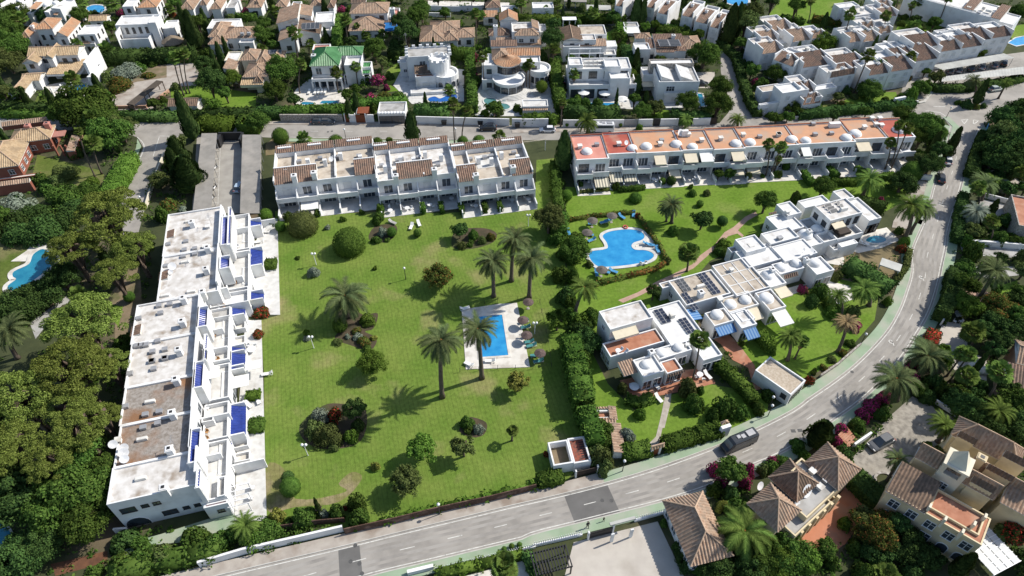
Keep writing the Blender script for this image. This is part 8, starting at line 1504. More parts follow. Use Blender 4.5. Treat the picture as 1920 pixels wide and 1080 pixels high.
walln('lane_wall', 'low white wall following the outside of the curved lane', [(1040, 150), (1250, 186), (1420, 240), (1560, 328), (1690, 452), (1740, 600), (1800, 780), (1890, 868)], .9, .3, WHITE, 'wall', 0, 5); walln('planter_wall', 'brown timber planter below the spiky hedge', [(395, 890), (800, 880)], 1.4, .4, WOOD)
VW('D'); walln('street_wall', 'low pale wall along the street above the orange roofs', [(200, 895), (540, 852), (930, 800), (1120, 775)], .9, .3, WHITE, 'wall', 0, 3); walln('gate_arch', 'white arched gate niche at the street hedge', [(925, 800), (1005, 785)], 2.6, .6, WHITE, 'gate')
VW('S'); walln('street_wall', 'white street wall below the garden shrubs, stepped', [(-270, 968), (0, 888), (320, 815), (590, 752)], 1.6, .35, WHITE); walln('brushwood_fence', 'brown brushwood fence along the lawn by the road', [(600, 772), (900, 705), (1165, 640), (1480, 572), (1745, 505)], 1.7, .15, BRUSH, 'fence'); walln('brushwood_fence', 'short brown brushwood fence above the white wall', [(220, 745), (420, 715), (600, 700)], 1.4, .15, BRUSH, 'fence')
def picket(label, pts, h=1.5):
    w = [P(x, y, 0) for x, y in pts]; t = thing('picket_fence', label, 'fence', (w[0].x, w[0].y, 0)); mb = MB(); wallstrip(mb, w, .3, 0, .6); mb.build('plinth', WHITE, t); k = 0
    for a, b in zip(w, w[1:]):
        L = (b - a).length; n = int(L / .34)
        for i in range(n): q = a.lerp(b, (i + .5) / n); MB().box(-.05, -.03, .6, .05, .03, h, Fr(math.atan2(b.y - a.y, b.x - a.x), (q.x, q.y))).build('picket', WMETAL, t)
VW('R'); picket('white picket fence right of the sliding gate', [(600, 756), (800, 700)]); picket('white picket fence left of the sliding gate', [(0, 905), (290, 838)]); VW('S'); picket('white picket fence behind the small clipped shrubs', [(1140, 1000), (1400, 935), (1740, 852)], 1.4)
VW('S'); walln('bench_wall', 'blank white wall panel on the lower footway', [(975, 1014), (1130, 976)], 1.0, .5, WHITE)
VW('R'); gate('dark sliding gate across the beige driveway', 330, 858, 465, 822, 1.9, DMETAL); b = Bld('gate_canopy', 'grey flat canopy over the pedestrian gate', 'canopy', frame(465, 775, 600, 740, 2.6)); b.box(460, 778, 605, 722, 2.9, 2.6, CORR2, 'roof_slab')
for x, y in ((475, 835), (590, 808)): b.box(x - 8, y, x + 8, y - 12, 2.6, 0, WHITE, 'pier')
slatted('dark steel slatted pergola over the drive at the bottom edge', 20, 1080, 190, 890, 2.6, 13, DMETAL, rot=R(14)); gate('brown timber gate beside the roofless store', 255, 490, 375, 462, 1.6, DARKF)
VW('Q'); walln('garden_wall', 'white retaining wall right of the crazy-paved yard', [(905, -5), (1040, 80), (1190, 178)], 1.0, .3); walln('garden_wall', 'white stepped wall beside the brick stairs', [(500, 320), (600, 250)], 1.4, .35)
b = Bld('stairs', 'brick garden stairs beside the parked car', 'stairs', frame(478, 318, 545, 250)); [b.boxm(0, i * .34, 2.6, i * .34 + .33, .17 * (i + 1), 0, TERRA, 'step') for i in range(7)]
c = P(698, 530); t = thing('planter', 'round white stone planter ring around the small date palm', 'planter', (c.x, c.y, 0)); MB().lathe((c.x, c.y, 0), [(1.9, 0), (1.9, .6), (1.5, .6), (1.5, .4)], 24).build('ring', STONE, t); MB().lathe((c.x, c.y, 0), [(1.55, .42), (0, .45)], 24).build('soil', SOIL, t)
VW('H'); walln('garden_wall', 'white wall above the grey courtyard at the right edge', [(1590, 675), (1900, 755)], 1.3, .3); walln('blue_fence', 'blue mesh fence at the junction', [(1640, 150), (1600, 290)], 1.6, .08, BLUEF, 'fence'); walln('garden_wall', 'white footway wall by the straight road, right', [(1600, 290), (1570, 400), (1530, 520)], 1.1, .3); walln('garden_wall', 'white low wall beside the forecourt entrance', [(1140, 545), (1215, 550)], 1.4, .5)
VW('O'); walln('garden_wall', 'white low wall below the flowering bougainvillea', [(1090, 925), (1200, 990), (1320, 1062)], .8, .3); walln('garden_wall', 'stone wall on the road side of the villa garden', [(390, 830), (520, 740), (690, 590)], .8, .3, STONE); walln('garden_wall', 'pale wall at the entrance of the beige court', [(1290, 440), (1330, 365)], 1.6, .3)
VW('H'); walln('garden_wall', 'white topped wall above the right-hand shrubs', [(1440, 1035), (1700, 1052), (1960, 1075)], 1.5, .5); VW('U'); walln('garden_wall', 'white curved porch wall at the end of the west terrace', [(690, 820), (770, 815)], 1.2, .3)
VW('A'); walln('garden_wall', 'orange plinth wall at the foot of the sandy plot', [(880, 815), (1100, 812), (1270, 690)], .9, .3, PEACH)
VW('E'); walln('garden_wall', 'pale wall on the right of the side street', [(1240, 290), (1150, 520), (1100, 690)], 1.2, .3, PALECREAM)
def lamp(label, x, y, h=3.2, globe=True, double=False):
    c = P(x, y); t = thing('street_lamp', label, 'lamp', (c.x, c.y, 0), 0, 'garden and street lamps'); MB().tube([c, c + Vector((0, 0, h))], [.09, .05], 6).build('post', WMETAL if double else DMETAL, t)
    for dx in ((-.3, .3) if double else (0,)):
        MB().lathe((c.x + dx, c.y, h), [(.02, 0), (.2, .08), (.26, .25), (.2, .43), (.02, .5)], 10).build('globe', WHITE, t, True)
        if dx: MB().tube([c + Vector((0, 0, h - .25)), c + Vector((dx, 0, h))], .03, 4).build('arm', WMETAL, t)
for k, x, y, d in (('K', 345, 358, 1), ('K', 310, 998, 1), ('F', 375, 850, 1), ('F', 1690, 610, 1), ('F', 930, 940, 0), ('S', 1167, 655, 0), ('R', 530, 458, 0), ('R', 1395, 130, 0), ('O', 690, 590, 0), ('D', 1335, 885, 0), ('F', 560, 75, 0), ('E', 1085, 680, 0), ('B', 1500, 1045, 0), ('K', 1660, 275, 1), ('O', 5, 1060, 0)): VW(k); lamp('lamp post with white globe', x, y, 3.0, True, bool(d))
# fence round the lawn pool
VW('K'); w = [P(*q) for q in ((1215, 500), (1440, 484), (1650, 480), (1760, 470), (1740, 330), (1690, 90), (1560, 70), (1440, 80), (1280, 110))]; t = thing('pool_fence', 'thin dark wire fence around the lawn pool', 'fence', tuple(w[0]))
for a, b_ in zip(w, w[1:]):
    n = max(1, int((b_ - a).length / 2.5))
    for i in range(n): q = a.lerp(b_, i / n); MB().tube([q, q + Vector((0, 0, 1.2))], .04, 4).build('post', DMETAL, t)
    for z in (.6, 1.15): MB().tube([a + Vector((0, 0, z)), b_ + Vector((0, 0, z))], .012, 3).build('wire', DMETAL, t)
# ---------------------------------------------------------------- vehicles
def loft(mb, secs, mi=0):
    n = len(secs[0]); b = len(mb.v)
    for s in secs: mb.v += [tuple(p) for p in s]
    for i in range(len(secs) - 1):
        for k in range(n): k2 = (k + 1) % n; mb.f.append((b + i * n + k, b + i * n + k2, b + (i + 1) * n + k2, b + (i + 1) * n + k)); mb.m.append(mi)
    mb.f.append(tuple(b + k for k in range(n))[::-1]); mb.m.append(mi); mb.f.append(tuple(b + (len(secs) - 1) * n + k for k in range(n))); mb.m.append(mi)
def ringsec(x, w, z0, z1, r=.18, tw=None):
    tw = tw or w; return [(x, -w / 2, z0), (x, -w / 2, (z0 + z1) / 2), (x, -tw / 2, z1 - r * .6), (x, -tw / 2 + r, z1), (x, tw / 2 - r, z1), (x, tw / 2, z1 - r * .6), (x, w / 2, (z0 + z1) / 2), (x, w / 2, z0)]
CARC = {}
def car_meshes(kind):
    if kind in CARC: return CARC[kind]
    P_ = {}; body, gl, roof = MB(), MB(), MB()
    if kind == 'van':
        L, Wd, H = 6.4, 2.0, 2.6
        loft(body, [ringsec(-L / 2, 1.8, .4, 2.2, .2, 1.6), ringsec(-L / 2 + .1, 1.98, .32, 2.5, .25, 1.75), ringsec(1.6, 1.98, .32, 2.55, .25, 1.75), ringsec(2.0, 1.98, .32, 2.3, .25, 1.65), ringsec(2.55, 1.98, .32, 1.35, .2, 1.8), ringsec(3.1, 1.9, .34, 1.1, .2, 1.7), ringsec(L / 2, 1.6, .4, .9, .2, 1.5)])
        for y in (-1, 1): gl.add([(-2.8, y * 1.0, 1.45), (1.7, y * 1.0, 1.45), (1.6, y * .93, 2.15), (-2.8, y * .93, 2.15)], [(0, 1, 2, 3)])
        gl.add([(2.62, -.85, 1.42), (2.62, .85, 1.42), (2.06, .78, 2.28), (2.06, -.78, 2.28)], [(0, 1, 2, 3)])
        for x, y, a, b_ in ((-1.9, 0, .7, .9), (-.4, .1, .35, .6), (.4, -.1, .3, .5)): roof.box(x - a, y - b_ * .6, 2.52, x + a, y + b_ * .6, 2.66)
        wx = (-2.0, 2.15)
    else:
        L, Wd = (4.9, 1.95) if kind == 'suv' else (4.4, 1.8); hz = .95 if kind == 'suv' else .82; top = 1.78 if kind == 'suv' else 1.45
        loft(body, [ringsec(-L / 2, Wd * .82, .35, hz * .85, .12), ringsec(-L / 2 + .2, Wd, .25, hz, .15), ringsec(-L * .2, Wd, .22, hz + .02, .12), ringsec(L * .2, Wd, .22, hz, .12), ringsec(L / 2 - .45, Wd * .97, .25, hz * .86, .18), ringsec(L / 2, Wd * .75, .35, hz * .65, .15)])
        loft(gl, [ringsec(-L * .43, Wd * .8, hz - .1, hz + .05, .05), ringsec(-L * .34, Wd * .86, hz - .1, top - .04, .12, Wd * .66), ringsec(.05 * L, Wd * .86, hz - .1, top, .12, Wd * .66), ringsec(L * .26, Wd * .84, hz - .1, hz + .02, .05, Wd * .8)])
        roof.prism([(-L * .31, -Wd * .33), (L * .04, -Wd * .33), (L * .04, Wd * .33), (-L * .31, Wd * .33)], top - .03, top + .02); wx = (-L * .31, L * .31)
    wh = MB(); n = 14
    for (r, mi) in ((.34, 0),): wh.add([(r * math.cos(2 * math.pi * k / n), -.11, r * math.sin(2 * math.pi * k / n)) for k in range(n)] + [(r * math.cos(2 * math.pi * k / n), .11, r * math.sin(2 * math.pi * k / n)) for k in range(n)], [(k, (k + 1) % n, n + (k + 1) % n, n + k) for k in range(n)] + [tuple(range(n)), tuple(range(2 * n - 1, n - 1, -1))])
    rim = MB(); rim.add([(.2 * math.cos(2 * math.pi * k / 10), s, .2 * math.sin(2 * math.pi * k / 10)) for s in (-.125, .125) for k in range(10)], [tuple(range(10)), tuple(range(19, 9, -1))])
    hl = MB(); hl.box(-.06, -.22, -.08, .06, .22, .08)
    def me(mb, nm, m):
        x = bpy.data.meshes.new(nm); x.from_pydata(mb.v, [], mb.f); x.materials.append(m); return x
    CARC[kind] = dict(body=body, gl=me(gl, 'glasshouse', GLASS), roof=roof, wh=me(wh, 'tyre', BLACK), rim=me(rim, 'rim', GMETAL), hl=me(hl, 'headlight', WMETAL), tl=me(hl, 'tail_light', REDROOF), wx=wx, W=Wd, L=L); return CARC[kind]
def car(label, x, y, deg, kind='car', col=(.6, .6, .6), cat='car'):
    c = P(x, y); K = car_meshes(kind); pm = mat('car_paint_%02d%02d%02d' % tuple(int(q * 99) for q in col), col, tuple(q * .9 for q in col), 3, .25, spec=.6)
    t = thing({'van': 'van', 'suv': 'parked_car'}.get(kind, 'parked_car'), label, cat, (c.x, c.y, .05), R(deg), 'cars')
    for nm, mb, m in (('body', K['body'], pm), ('roof', K['roof'], pm if kind != 'van' else GMETAL)):
        if mb.v: x_ = bpy.data.meshes.new(nm); x_.from_pydata(mb.v, [], mb.f); x_.materials.append(m); obj(nm if kind != 'van' or nm == 'body' else 'roof_rack', x_, t)
    obj('windows', K['gl'], t)
    for a in K['wx']:
        for s in (-1, 1): w_ = obj('wheel', K['wh'], t, (a, s * (K['W'] / 2 - .1), .34)); obj('rim', K['rim'], w_)
    for s in (-1, 1): obj('headlight', K['hl'], t, (K['L'] / 2 - .16, s * K['W'] * .33, .68)); obj('tail_light', K['tl'], t, (-K['L'] / 2 + .08, s * K['W'] * .36, .8))
VW('R'); a = math.degrees(math.atan2(*[(P(1310, 250) - P(1120, 330))[i] for i in (1, 0)])); car('long dark grey camper van driving on the bend', 1216, 300, a + 180, 'van', (.035, .04, .045), 'van')
VW('Q'); a = math.degrees(math.atan2(*[(P(725, 275) - P(620, 330))[i] for i in (1, 0)])); car('dark grey car parked on the crazy-paved yard', 664, 296, a + 180, 'suv', (.10, .105, .11))
VW('B'); car('dark car parked under the rubble wall, left one', 478, 925, 2, 'car', (.05, .055, .06)); car('grey car parked under the rubble wall, right one', 540, 925, 2, 'car', (.08, .085, .09)); car('black off-roader parked below the free-form pool', 1738, 972, 180, 'suv', (.015, .015, .018))
VW('C'); car('white car parked at the arched street wall', 266, 985, 180, 'car', (.72, .73, .74)); car('white minivan parked by the street wall', 672, 984, 180, 'van', (.74, .74, .74), 'van'); car('dark car on the beige drive of the modern villa', 1415, 638, 0, 'car', (.03, .033, .04)); car('dark car parked left of the stepped terrace villa', 405, 612, 90, 'car', (.03, .03, .035))
VW('D')
for i, (x, y, col, nm) in enumerate(((1365, 540, (.3, .31, .32), 'grey'), (1428, 532, (.55, .56, .56), 'silver'), (1520, 522, (.06, .09, .1), 'dark teal'), (1600, 508, (.6, .61, .62), 'pale silver'), (1695, 495, (.35, .35, .36), 'mid grey'), (1765, 482, (.03, .03, .03), 'black'))): car(nm + ' car parked under the upper right carport', x, y, 60, 'car', col)
car('pale green-grey car parked at the junction island', 1700, 680, 15, 'car', (.36, .4, .36)); VW('H'); car('white car parked under trees on the straight road', 1340, 412, 72, 'car', (.7, .71, .72)); car('black car parked on the straight road', 1292, 548, 68, 'car', (.02, .02, .022)); VW('E'); car('pale blue car under the right parking court roof', 1798, 535, 90, 'car', (.4, .5, .6))
def moto(label, x, y):
    c = P(x, y); t = thing('motor_scooter', label, 'scooter', (c.x, c.y, .05), R(80), 'scooters in the parking court')
    K = car_meshes('car')
    for a in (-.6, .6): obj('wheel', K['wh'], t, (a, 0, .3), 0, (.85, .6, .85))
    for nm, b_, m in (('body', (-.8, -.16, .35, .2, .16, .75), WMETAL), ('seat', (-.75, -.14, .76, .05, .14, .88), BLACK), ('fork', (.45, -.05, .3, .6, .05, 1.05), DMETAL), ('handlebar', (.42, -.35, 1.02, .5, .35, 1.08), DMETAL)):
        q = MB().box(*b_); x_ = bpy.data.meshes.new(nm); x_.from_pydata(q.v, [], q.f); x_.materials.append(m); obj(nm, x_, t)
for i, (x, y) in enumerate(((1620, 385), (1615, 535), (1597, 615))): moto(('upper', 'middle', 'lower')[i] + ' scooter parked in the striped bays', x, y)
# ---------------------------------------------------------------- garden furniture
FM = {}; T_YELW = mat('teak', (.40, .22, .09), (.32, .17, .07), 3, .7)
def fmesh(key, fn, m):
    if key not in FM: q = MB(); fn(q); x_ = bpy.data.meshes.new(key); x_.from_pydata(q.v, [], q.f); x_.materials.append(m); FM[key] = x_
    return FM[key]
def lounger(label, k, x, y, deg, m=CANVASW, z=.05):
    VW(k); c = P(x, y); t = thing('sun_lounger', label, 'sun lounger', (c.x, c.y, z), R(deg), 'sun loungers')
    obj('frame', fmesh('lounger_frame', lambda q: (q.box(-1.0, -.35, .28, 1.0, -.3, .34), q.box(-1.0, .3, .28, 1.0, .35, .34), q.box(-1, -.3, .28, -.95, .3, .34), q.box(.95, -.3, .28, 1, .3, .34)), WMETAL), t)
    obj('seat_pad', fmesh('pad' + m.name, lambda q: q.box(-1.0, -.34, .345, .35, .34, .42), m), t); b_ = obj('back_pad', fmesh('back' + m.name, lambda q: q.box(0, -.34, 0, .8, .34, .08), m), t, (.34, 0, .36)); b_.rotation_euler = (0, -.6, 0)
    for a in (-.8, .8):
        for s in (-.3, .3): obj('leg', fmesh('lleg', lambda q: q.box(-.03, -.03, 0, .03, .03, .28), WMETAL), t, (a, s, 0))
def parasol(label, k, x, y, r=1.5, h=2.4, m=T_STRAW):
    VW(k); c = P(x, y, h); t = thing('parasol', label, 'parasol', (c.x, c.y, 0), 0, 'parasols'); MB().lathe((c.x, c.y, 0), [(r, h - .32), (r * .98, h - .25), (r * .5, h), (.03, h + .25)], 14).build('canopy', m, t); MB().tube([(c.x, c.y, 0), (c.x, c.y, h + .1)], .05, 6).build('pole', WMETAL, t); MB().lathe((c.x, c.y, 0), [(.35, 0), (.35, .1), (0, .12)], 10).build('foot', STONE, t)
def table(label, k, x, y, r=.6, m=WMETAL, z=.1, rect=False):
    VW(k); c = P(x, y, z); t = thing('garden_table', label, 'table', (c.x, c.y, z), 0, 'garden tables'); obj('table_top', fmesh('ttop%s%s' % (rect, m.name), (lambda q: q.box(-1, -.5, .7, 1, .5, .75)) if rect else (lambda q: q.lathe((0, 0, 0), [(0, .7), (.6, .7), (.6, .75), (0, .76)], 16)), m), t, (0, 0, 0), 0, (r / .6, r / .6, 1)); obj('pedestal', fmesh('tped', lambda q: (q.lathe((0, 0, 0), [(.3, 0), (.3, .05), (.06, .08), (.06, .7)], 8)), m), t)
def chair(label, k, x, y, deg, m=WMETAL, z=.1):
    VW(k); c = P(x, y, z); t = thing('garden_chair', label, 'chair', (c.x, c.y, z), R(deg), 'garden chairs'); obj('seat', fmesh('cseat' + m.name, lambda q: q.box(-.28, -.28, .42, .28, .28, .47), m), t); obj('backrest', fmesh('cback' + m.name, lambda q: q.box(.24, -.28, .47, .3, .28, .95), m), t)
    for a in (-.24, .24):
        for s in (-.24, .24): obj('leg', fmesh('cleg' + m.name, lambda q: q.box(-.025, -.025, 0, .025, .025, .42), m), t, (a, s, 0))
for i, (x, y, d) in enumerate(((438, 118, 130), (530, 100, 80), (300, 160, 20), (335, 145, 20), (210, 172, 0), (185, 255, 160), (242, 558, 95), (312, 545, 150), (372, 542, 150), (635, 330, 170), (660, 338, 170), (715, 375, 100), (25, 240, 100), (205, 300, 30))): lounger('blue sun lounger by the lobed pool', 'L', x, y, d, BLUEF)
for i, (x, y, d) in enumerate(((1595, 208, 20), (1605, 240, 10), (1615, 295, 20), (1625, 328, 10), (1640, 350, 15), (1665, 408, 10), (1682, 442, 15))): lounger('teal sun lounger on the grass right of the lawn pool', 'K', x, y, d, TEALF)
for k, x, y, d in (('K', 70, 520, 10), ('K', 1395, 442, 0), ('K', 1245, 130, 200), ('K', 1270, 462, 330), ('F', 965, 620, 80), ('F', 1012, 602, 110), ('F', 70, 640, 80), ('F', 85, 640, 80), ('I', 1075, 210, 80), ('I', 1100, 210, 80), ('I', 1035, 290, 10), ('J', 885, 310, 140), ('J', 940, 285, 120), ('M', 620, 770, 120), ('M', 640, 870, 120), ('M', 1020, 690, 120), ('B', 400, 700, 90), ('B', 445, 700, 90), ('B', 470, 700, 90), ('B', 495, 700, 90), ('B', 520, 700, 90), ('A', 450, 665, 20), ('A', 435, 680, 20), ('A', 415, 695, 20), ('B', 1660, 820, 20), ('B', 1665, 835, 20), ('N', 1130, 530, 150), ('N', 1160, 535, 150)): lounger('white sun lounger', k, x, y, d, CANVASW, .12)
lounger('dark grey sun lounger beside the white ones on the lawn', 'F', 848, 592, 150, ROOFD); VW('C')
for k, x, y in (('L', 213, 132), ('L', 365, 95), ('L', 172, 225), ('L', 285, 515)): parasol('straw parasol by the lobed pool', k, x, y, 1.25, 2.2, mat('thatch_grey', (.15, .13, .115), (.09, .08, .07), 4, 1))
for x, y in ((1622, 78), (1590, 185), (1612, 275), (1692, 382)): parasol('brown straw parasol right of the lawn pool', 'K', x, y, 1.1, 2.2, mat('thatch_brown', (.14, .10, .09), (.08, .06, .055), 4, 1))
for k, x, y in (('C', 538, 685), ('C', 695, 690), ('C', 830, 735)): parasol('white canvas parasol on the stepped terrace villa', k, x, y, 1.7, 2.5, CANVASW)
for k, x, y, r in (('M', 450, 785, .9), ('M', 960, 690, .6), ('M', 760, 725, .5), ('I', 1015, 235, .6), ('I', 1020, 475, .7), ('I', 990, 975, .8), ('F', 195, 420, .5), ('F', 850, 470, .6), ('F', 835, 525, .6), ('F', 940, 510, .6), ('F', 1080, 490, .6), ('F', 1215, 450, .6), ('F', 1365, 495, .6), ('F', 1590, 460, .6), ('F', 1690, 455, .6), ('G', 320, 570, .6), ('G', 420, 555, .6), ('G', 545, 565, .6), ('G', 780, 560, .6), ('G', 995, 540, .6), ('G', 1100, 545, .6), ('N', 770, 830, .6), ('O', 1420, 370, .8)): table('white garden table', k, x, y, r)
for k, x, y in (('M', 500, 785), ('M', 425, 765), ('M', 990, 720), ('M', 930, 700), ('I', 990, 215), ('I', 1000, 260), ('I', 1040, 465), ('I', 965, 945), ('I', 1010, 940), ('I', 960, 985), ('J', 910, 790), ('J', 900, 850), ('F', 880, 480), ('F', 830, 500), ('F', 920, 500), ('F', 965, 505), ('F', 1065, 480), ('F', 1100, 495), ('F', 1340, 490), ('F', 1570, 450), ('F', 1670, 440), ('F', 1700, 470), ('G', 290, 580), ('G', 340, 585), ('G', 400, 570), ('G', 445, 560), ('G', 530, 580), ('G', 565, 570), ('G', 800, 570), ('G', 1080, 555), ('G', 1120, 550), ('O', 1395, 420), ('O', 1440, 420), ('N', 760, 845), ('L', 590, 480), ('L', 625, 482)): chair('white garden chair', k, x, y, (x * 37) % 360)
for k, x, y, z in (('I', 885, 550, 3.5), ('I', 780, 705, 3.5), ('I', 815, 700, 3.5), ('I', 900, 320, 3.5), ('J', 645, 470, 3.5), ('J', 645, 510, 3.5), ('J', 650, 330, 3.5), ('I', 755, 880, 3.5), ('I', 775, 1035, 3.5)): chair('light deck chair on a first-floor terrace of the west terrace', k, x, y, 80, (WMETAL, T_YELW)[x % 2], z)
for k, x, y, z in (('M', 350, 490, 3.42), ('M', 390, 505, 3.42)): chair('white deck chair on the terracotta roof terrace', k, x, y, 40, WMETAL, z)
table('small round table on the terracotta roof terrace', 'M', 325, 505, .5, WMETAL, 3.42)
VW('K'); t = [P(1400, 445)]; VW('L'); c = P(467, 190, .25); mb = MB()
for i in range(14): pass
ring = [(c.x + .5 * math.cos(i * .449), c.y + .5 * math.sin(i * .449), .3) for i in range(15)]; tag(mb.tube(ring, .16, 7, 0, False).build('swim_ring', mat('pink_rubber', (.6, .12, .1), None, rough=.4), None, True, (c.x, c.y, 0)), 'pink swim ring on the lobed pool edge', 'swim ring')
for k, x, y in (('B', 1412, 935), ('B', 1683, 935), ('C', 40, 955)): VW(k); c = P(x, y); mb = MB(); mb.prism([(c.x - .6, c.y - .5), (c.x + .6, c.y - .5), (c.x + .6, c.y + .5), (c.x - .6, c.y + .5)], .25, 1.3, 0, [(c.x - .7, c.y - .6), (c.x + .7, c.y - .6), (c.x + .7, c.y + .6), (c.x - .7, c.y + .6)]); t = thing('waste_bin', 'dark rubbish container on the upper street', 'bin', (c.x, c.y, 0), 0, 'rubbish containers'); mb.build('body', DMETAL, t); MB().box(c.x - .72, c.y - .62, 1.3, c.x + .72, c.y + .62, 1.42).build('lid', DMETAL, t)
for x, y in ((1540, 745), (1580, 740), (1590, 775), (1630, 778)): VW('O'); c = P(x, y, .6); mb = MB(); mb.lathe((c.x, c.y, 0), [(.5, 0), (.85, .35), (.9, .6), (.7, 1.0), (0, 1.2)], 14); tag(mb.build('boulder', WHITE2, None, True, (c.x, c.y, 0)), 'white round boulder in the garden right of the road', 'boulder', 'white boulders')
# ---------------------------------------------------------------- people
def person(label, k, x, y, deg, top, leg, sc=1.0, child=False):
    VW(k); c = P(x, y, .13); t = thing('person', label, 'person', (c.x, c.y, .13), R(deg)); t.scale = (sc,) * 3
    V = [(0, 0, .95), (0, 0, 1.15), (0, 0, 1.4), (0, .02, 1.52), (0, .03, 1.62), (-.2, 0, 1.42), (-.26, .05, 1.15), (-.24, -.12, .9), (.2, 0, 1.42), (.27, -.02, 1.15), (.25, -.16, .92), (-.1, 0, .9), (-.11, -.06, .5), (-.11, .12, .08), (-.11, 0, .03), (.1, 0, .9), (.11, -.1, .5), (.11, -.18, .08), (.11, -.3, .03)]
    Ed = [(0, 1), (1, 2), (2, 3), (3, 4), (2, 5), (5, 6), (6, 7), (2, 8), (8, 9), (9, 10), (0, 11), (11, 12), (12, 13), (13, 14), (0, 15), (15, 16), (16, 17), (17, 18)]
    rad = [.14, .13, .15, .06, .1, .07, .05, .04, .07, .05, .04, .1, .07, .05, .05, .1, .07, .05, .05]
    me = bpy.data.meshes.new('body'); me.from_pydata(V, Ed, []); o = obj('body', me, t); md = o.modifiers.new('skin', 'SKIN'); o.modifiers.new('sub', 'SUBSURF').levels = 1
    for i, r in enumerate(rad): me.skin_vertices[0].data[i].radius = (r, r)
    me.skin_vertices[0].data[0].use_root = True; me.materials.append(top)
    q = MB(); q.lathe((0, .03, 1.56), [(.02, 0), (.08, .03), (.1, .12), (.09, .2), (.03, .25)], 10); x_ = bpy.data.meshes.new('head'); x_.from_pydata(q.v, [], q.f); x_.materials.append(mat('skin', (.42, .26, .18), None)); obj('head', x_, t)
    q = MB(); q.lathe((0, .05, 1.64), [(.105, 0), (.11, .08), (.09, .15), (.02, .19)], 10); x_ = bpy.data.meshes.new('hair'); x_.from_pydata(q.v, [], q.f); x_.materials.append(DARKF); obj('hair', x_, t)
person('person in black walking on the lower footway by the gate', 'R', 322, 790, 20, DMETAL, DMETAL); person('small child in dark clothes following on the lower footway', 'R', 418, 752, 20, DARKF, DMETAL, .62)
# ---------------------------------------------------------------- labels: what it is + what it stands beside
LMK = [(430, 680, 'west terrace'), (620, 330, 'left terraced houses'), (820, 320, 'middle terraced houses'), (935, 320, 'right terraced houses'), (1180, 290, 'striped awnings'), (1400, 275, 'orange roofs'), (1640, 260, 'red roof end'), (925, 630, 'lawn pool'), (1165, 465, 'lobed pool'), (1240, 640, 'blue-awning villa'), (1330, 540, 'solar-panel villa'), (1450, 480, 'dome-row villa'), (1580, 410, 'two-storey pool villa'), (1465, 700, 'bend garage'), (1070, 855, 'roofless store'), (1320, 990, 'large hipped roof'), (1490, 930, 'pyramid-roofed villa'), (1820, 930, 'bell-tower villa'), (1645, 825, 'crazy-paved yard'), (1760, 600, 'beige court'), (1860, 400, 'grey courtyard'), (1800, 220, 'road junction'), (1760, 130, 'long carport'), (1650, 60, 'middle row houses'), (1500, 130, 'front row houses'), (1300, 30, 'lane row houses'), (1500, 20, 'upper lawn'), (1260, 160, 'modern villa'), (1280, 90, 'solar-roofed villa'), (1120, 160, 'stepped terrace villa'), (1100, 80, 'shed-roofed villa'), (970, 130, 'turret villa'), (830, 120, 'castle-like villa'), (840, 60, 'broad bungalow'), (690, 40, 'blue-awning tan villa'), (640, 130, 'green-roofed villa'), (570, 50, 'steep-roofed villa'), (460, 130, 'orange-walled villa'), (430, 60, 'tan-hipped villa'), (270, 60, 'cubic villa'), (270, 170, 'sandy plot'), (100, 120, 'straw-tiled villa'), (130, 60, 'two-hip villa'), (60, 20, 'corner white cluster'), (430, 320, 'parking court'), (270, 290, 'side street'), (60, 280, 'red-walled house'), (40, 510, 'kidney pool'), (200, 430, 'upper left path'), (100, 700, 'left pine grove'), (120, 920, 'lower left thicket'), (400, 1010, 'white street wall'), (640, 620, 'palm flower bed'), (630, 800, 'large flower bed'), (740, 420, 'upper lawn loungers'), (800, 880, 'brushwood fence'), (600, 960, 'lawn bottom corner'), (1240, 800, 'stone path'), (960, 1040, 'picket fence'), (1850, 700, 'bougainvillea bank'), (1560, 600, 'villa gardens'), (1720, 380, 'forecourt'), (620, 240, 'upper street'), (870, 240, 'upper street wall'), (1100, 235, 'white minivan'), (1430, 190, 'curved lane'), (960, 30, 'top villas'), (800, 560, 'lawn centre'), (1300, 400, 'right lawn'), (1060, 450, 'boundary hedge')]
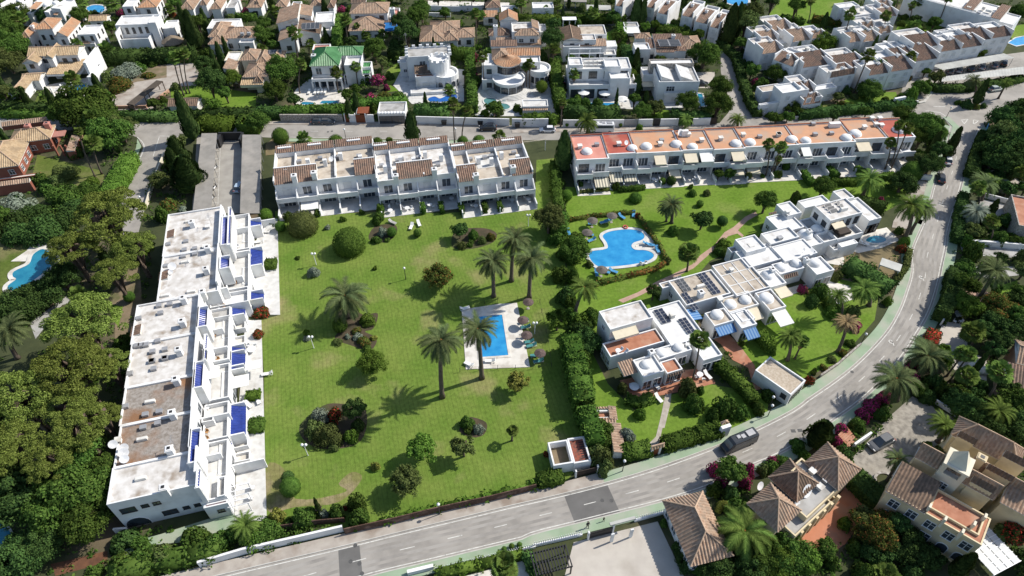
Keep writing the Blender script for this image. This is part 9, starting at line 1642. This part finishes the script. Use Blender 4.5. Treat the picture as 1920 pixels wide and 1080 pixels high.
ADJ = {'leaf_bright': 'bright green', 'leaf_dark': 'dark green', 'leaf_olive': 'olive-green', 'leaf_silver': 'silvery', 'leaf_rust': 'rust-tinted', 'leaf_gold': 'golden', 'bougainvillea': 'pink-flowering', 'red_flowers': 'red-flowering', 'leaf_hedge': 'green', 'needle_cypress': 'dark', 'needle_pine': 'yellow-green', 'frond_date': 'grey-green', 'frond_fan': 'bright', 'leaf_green': 'mid-green'}
ORD = ['leftmost', 'second from left', 'third from left', 'fourth from left', 'fifth from left', 'sixth from left', 'seventh from left', 'eighth from left', 'ninth from left', 'tenth from left'] + ['%dth from left' % i for i in range(11, 60)]
from collections import defaultdict
pos = {}
bpy.context.view_layer.update()
for o in THINGS:
    z = 0
    for c in o.children:
        if c.name.startswith(('crown', 'foliage', 'frond')): z = max(z, c.location.z)
    pos[o] = TOPX((o.location.x, o.location.y, o.location.z + z * .8))
base = {'leafy green tree': 'leafy tree', 'bushy garden shrub': 'bushy shrub', 'clipped round shrub': 'clipped round shrub', 'spreading yellow-green pine': 'spreading pine', 'loose feathery tree': 'feathery tree', 'dark narrow cypress': 'narrow cypress', 'tall date palm': 'date palm', 'slender fan palm': 'slender fan palm'}
gr = defaultdict(list)
for o in THINGS: gr[o['label']].append(o)
for lab, L in list(gr.items()):
    if len(L) == 1 and len(lab.split()) >= 4 and lab not in base: continue
    sub_ = defaultdict(list)
    for o in L:
        b_ = base.get(lab, lab)
        if lab in base:
            mt = next((c.material_slots[0].material.name for c in o.children if c.type == 'MESH' and c.name.startswith(('crown', 'foliage', 'frond'))), '')
            b_ = (ADJ.get(mt, '') + ' ' + b_).strip()
        x, y = pos[o]; q = min(LMK, key=lambda k: (k[0] - x) ** 2 + 2.2 * (k[1] - y) ** 2); dx, dy = x - q[0], y - q[1]
        if len(b_.split()) <= 6:
            rel = ('right of' if dx > 0 else 'left of') if abs(dx) > 1.3 * abs(dy) else ('below' if dy > 0 else 'above'); b_ = b_ + ' ' + rel + ' the ' + q[2]
        sub_[b_].append(o)
    for b_, M2 in sub_.items():
        M2.sort(key=lambda o: pos[o][0])
        for i, o in enumerate(M2): o['label'] = b_ if len(M2) == 1 else (b_ + ', ' + (ORD[i] if i < len(M2) - 1 or i == 0 else 'rightmost'))
cnt = defaultdict(int)
for o in THINGS: cnt[o['label']] += 1
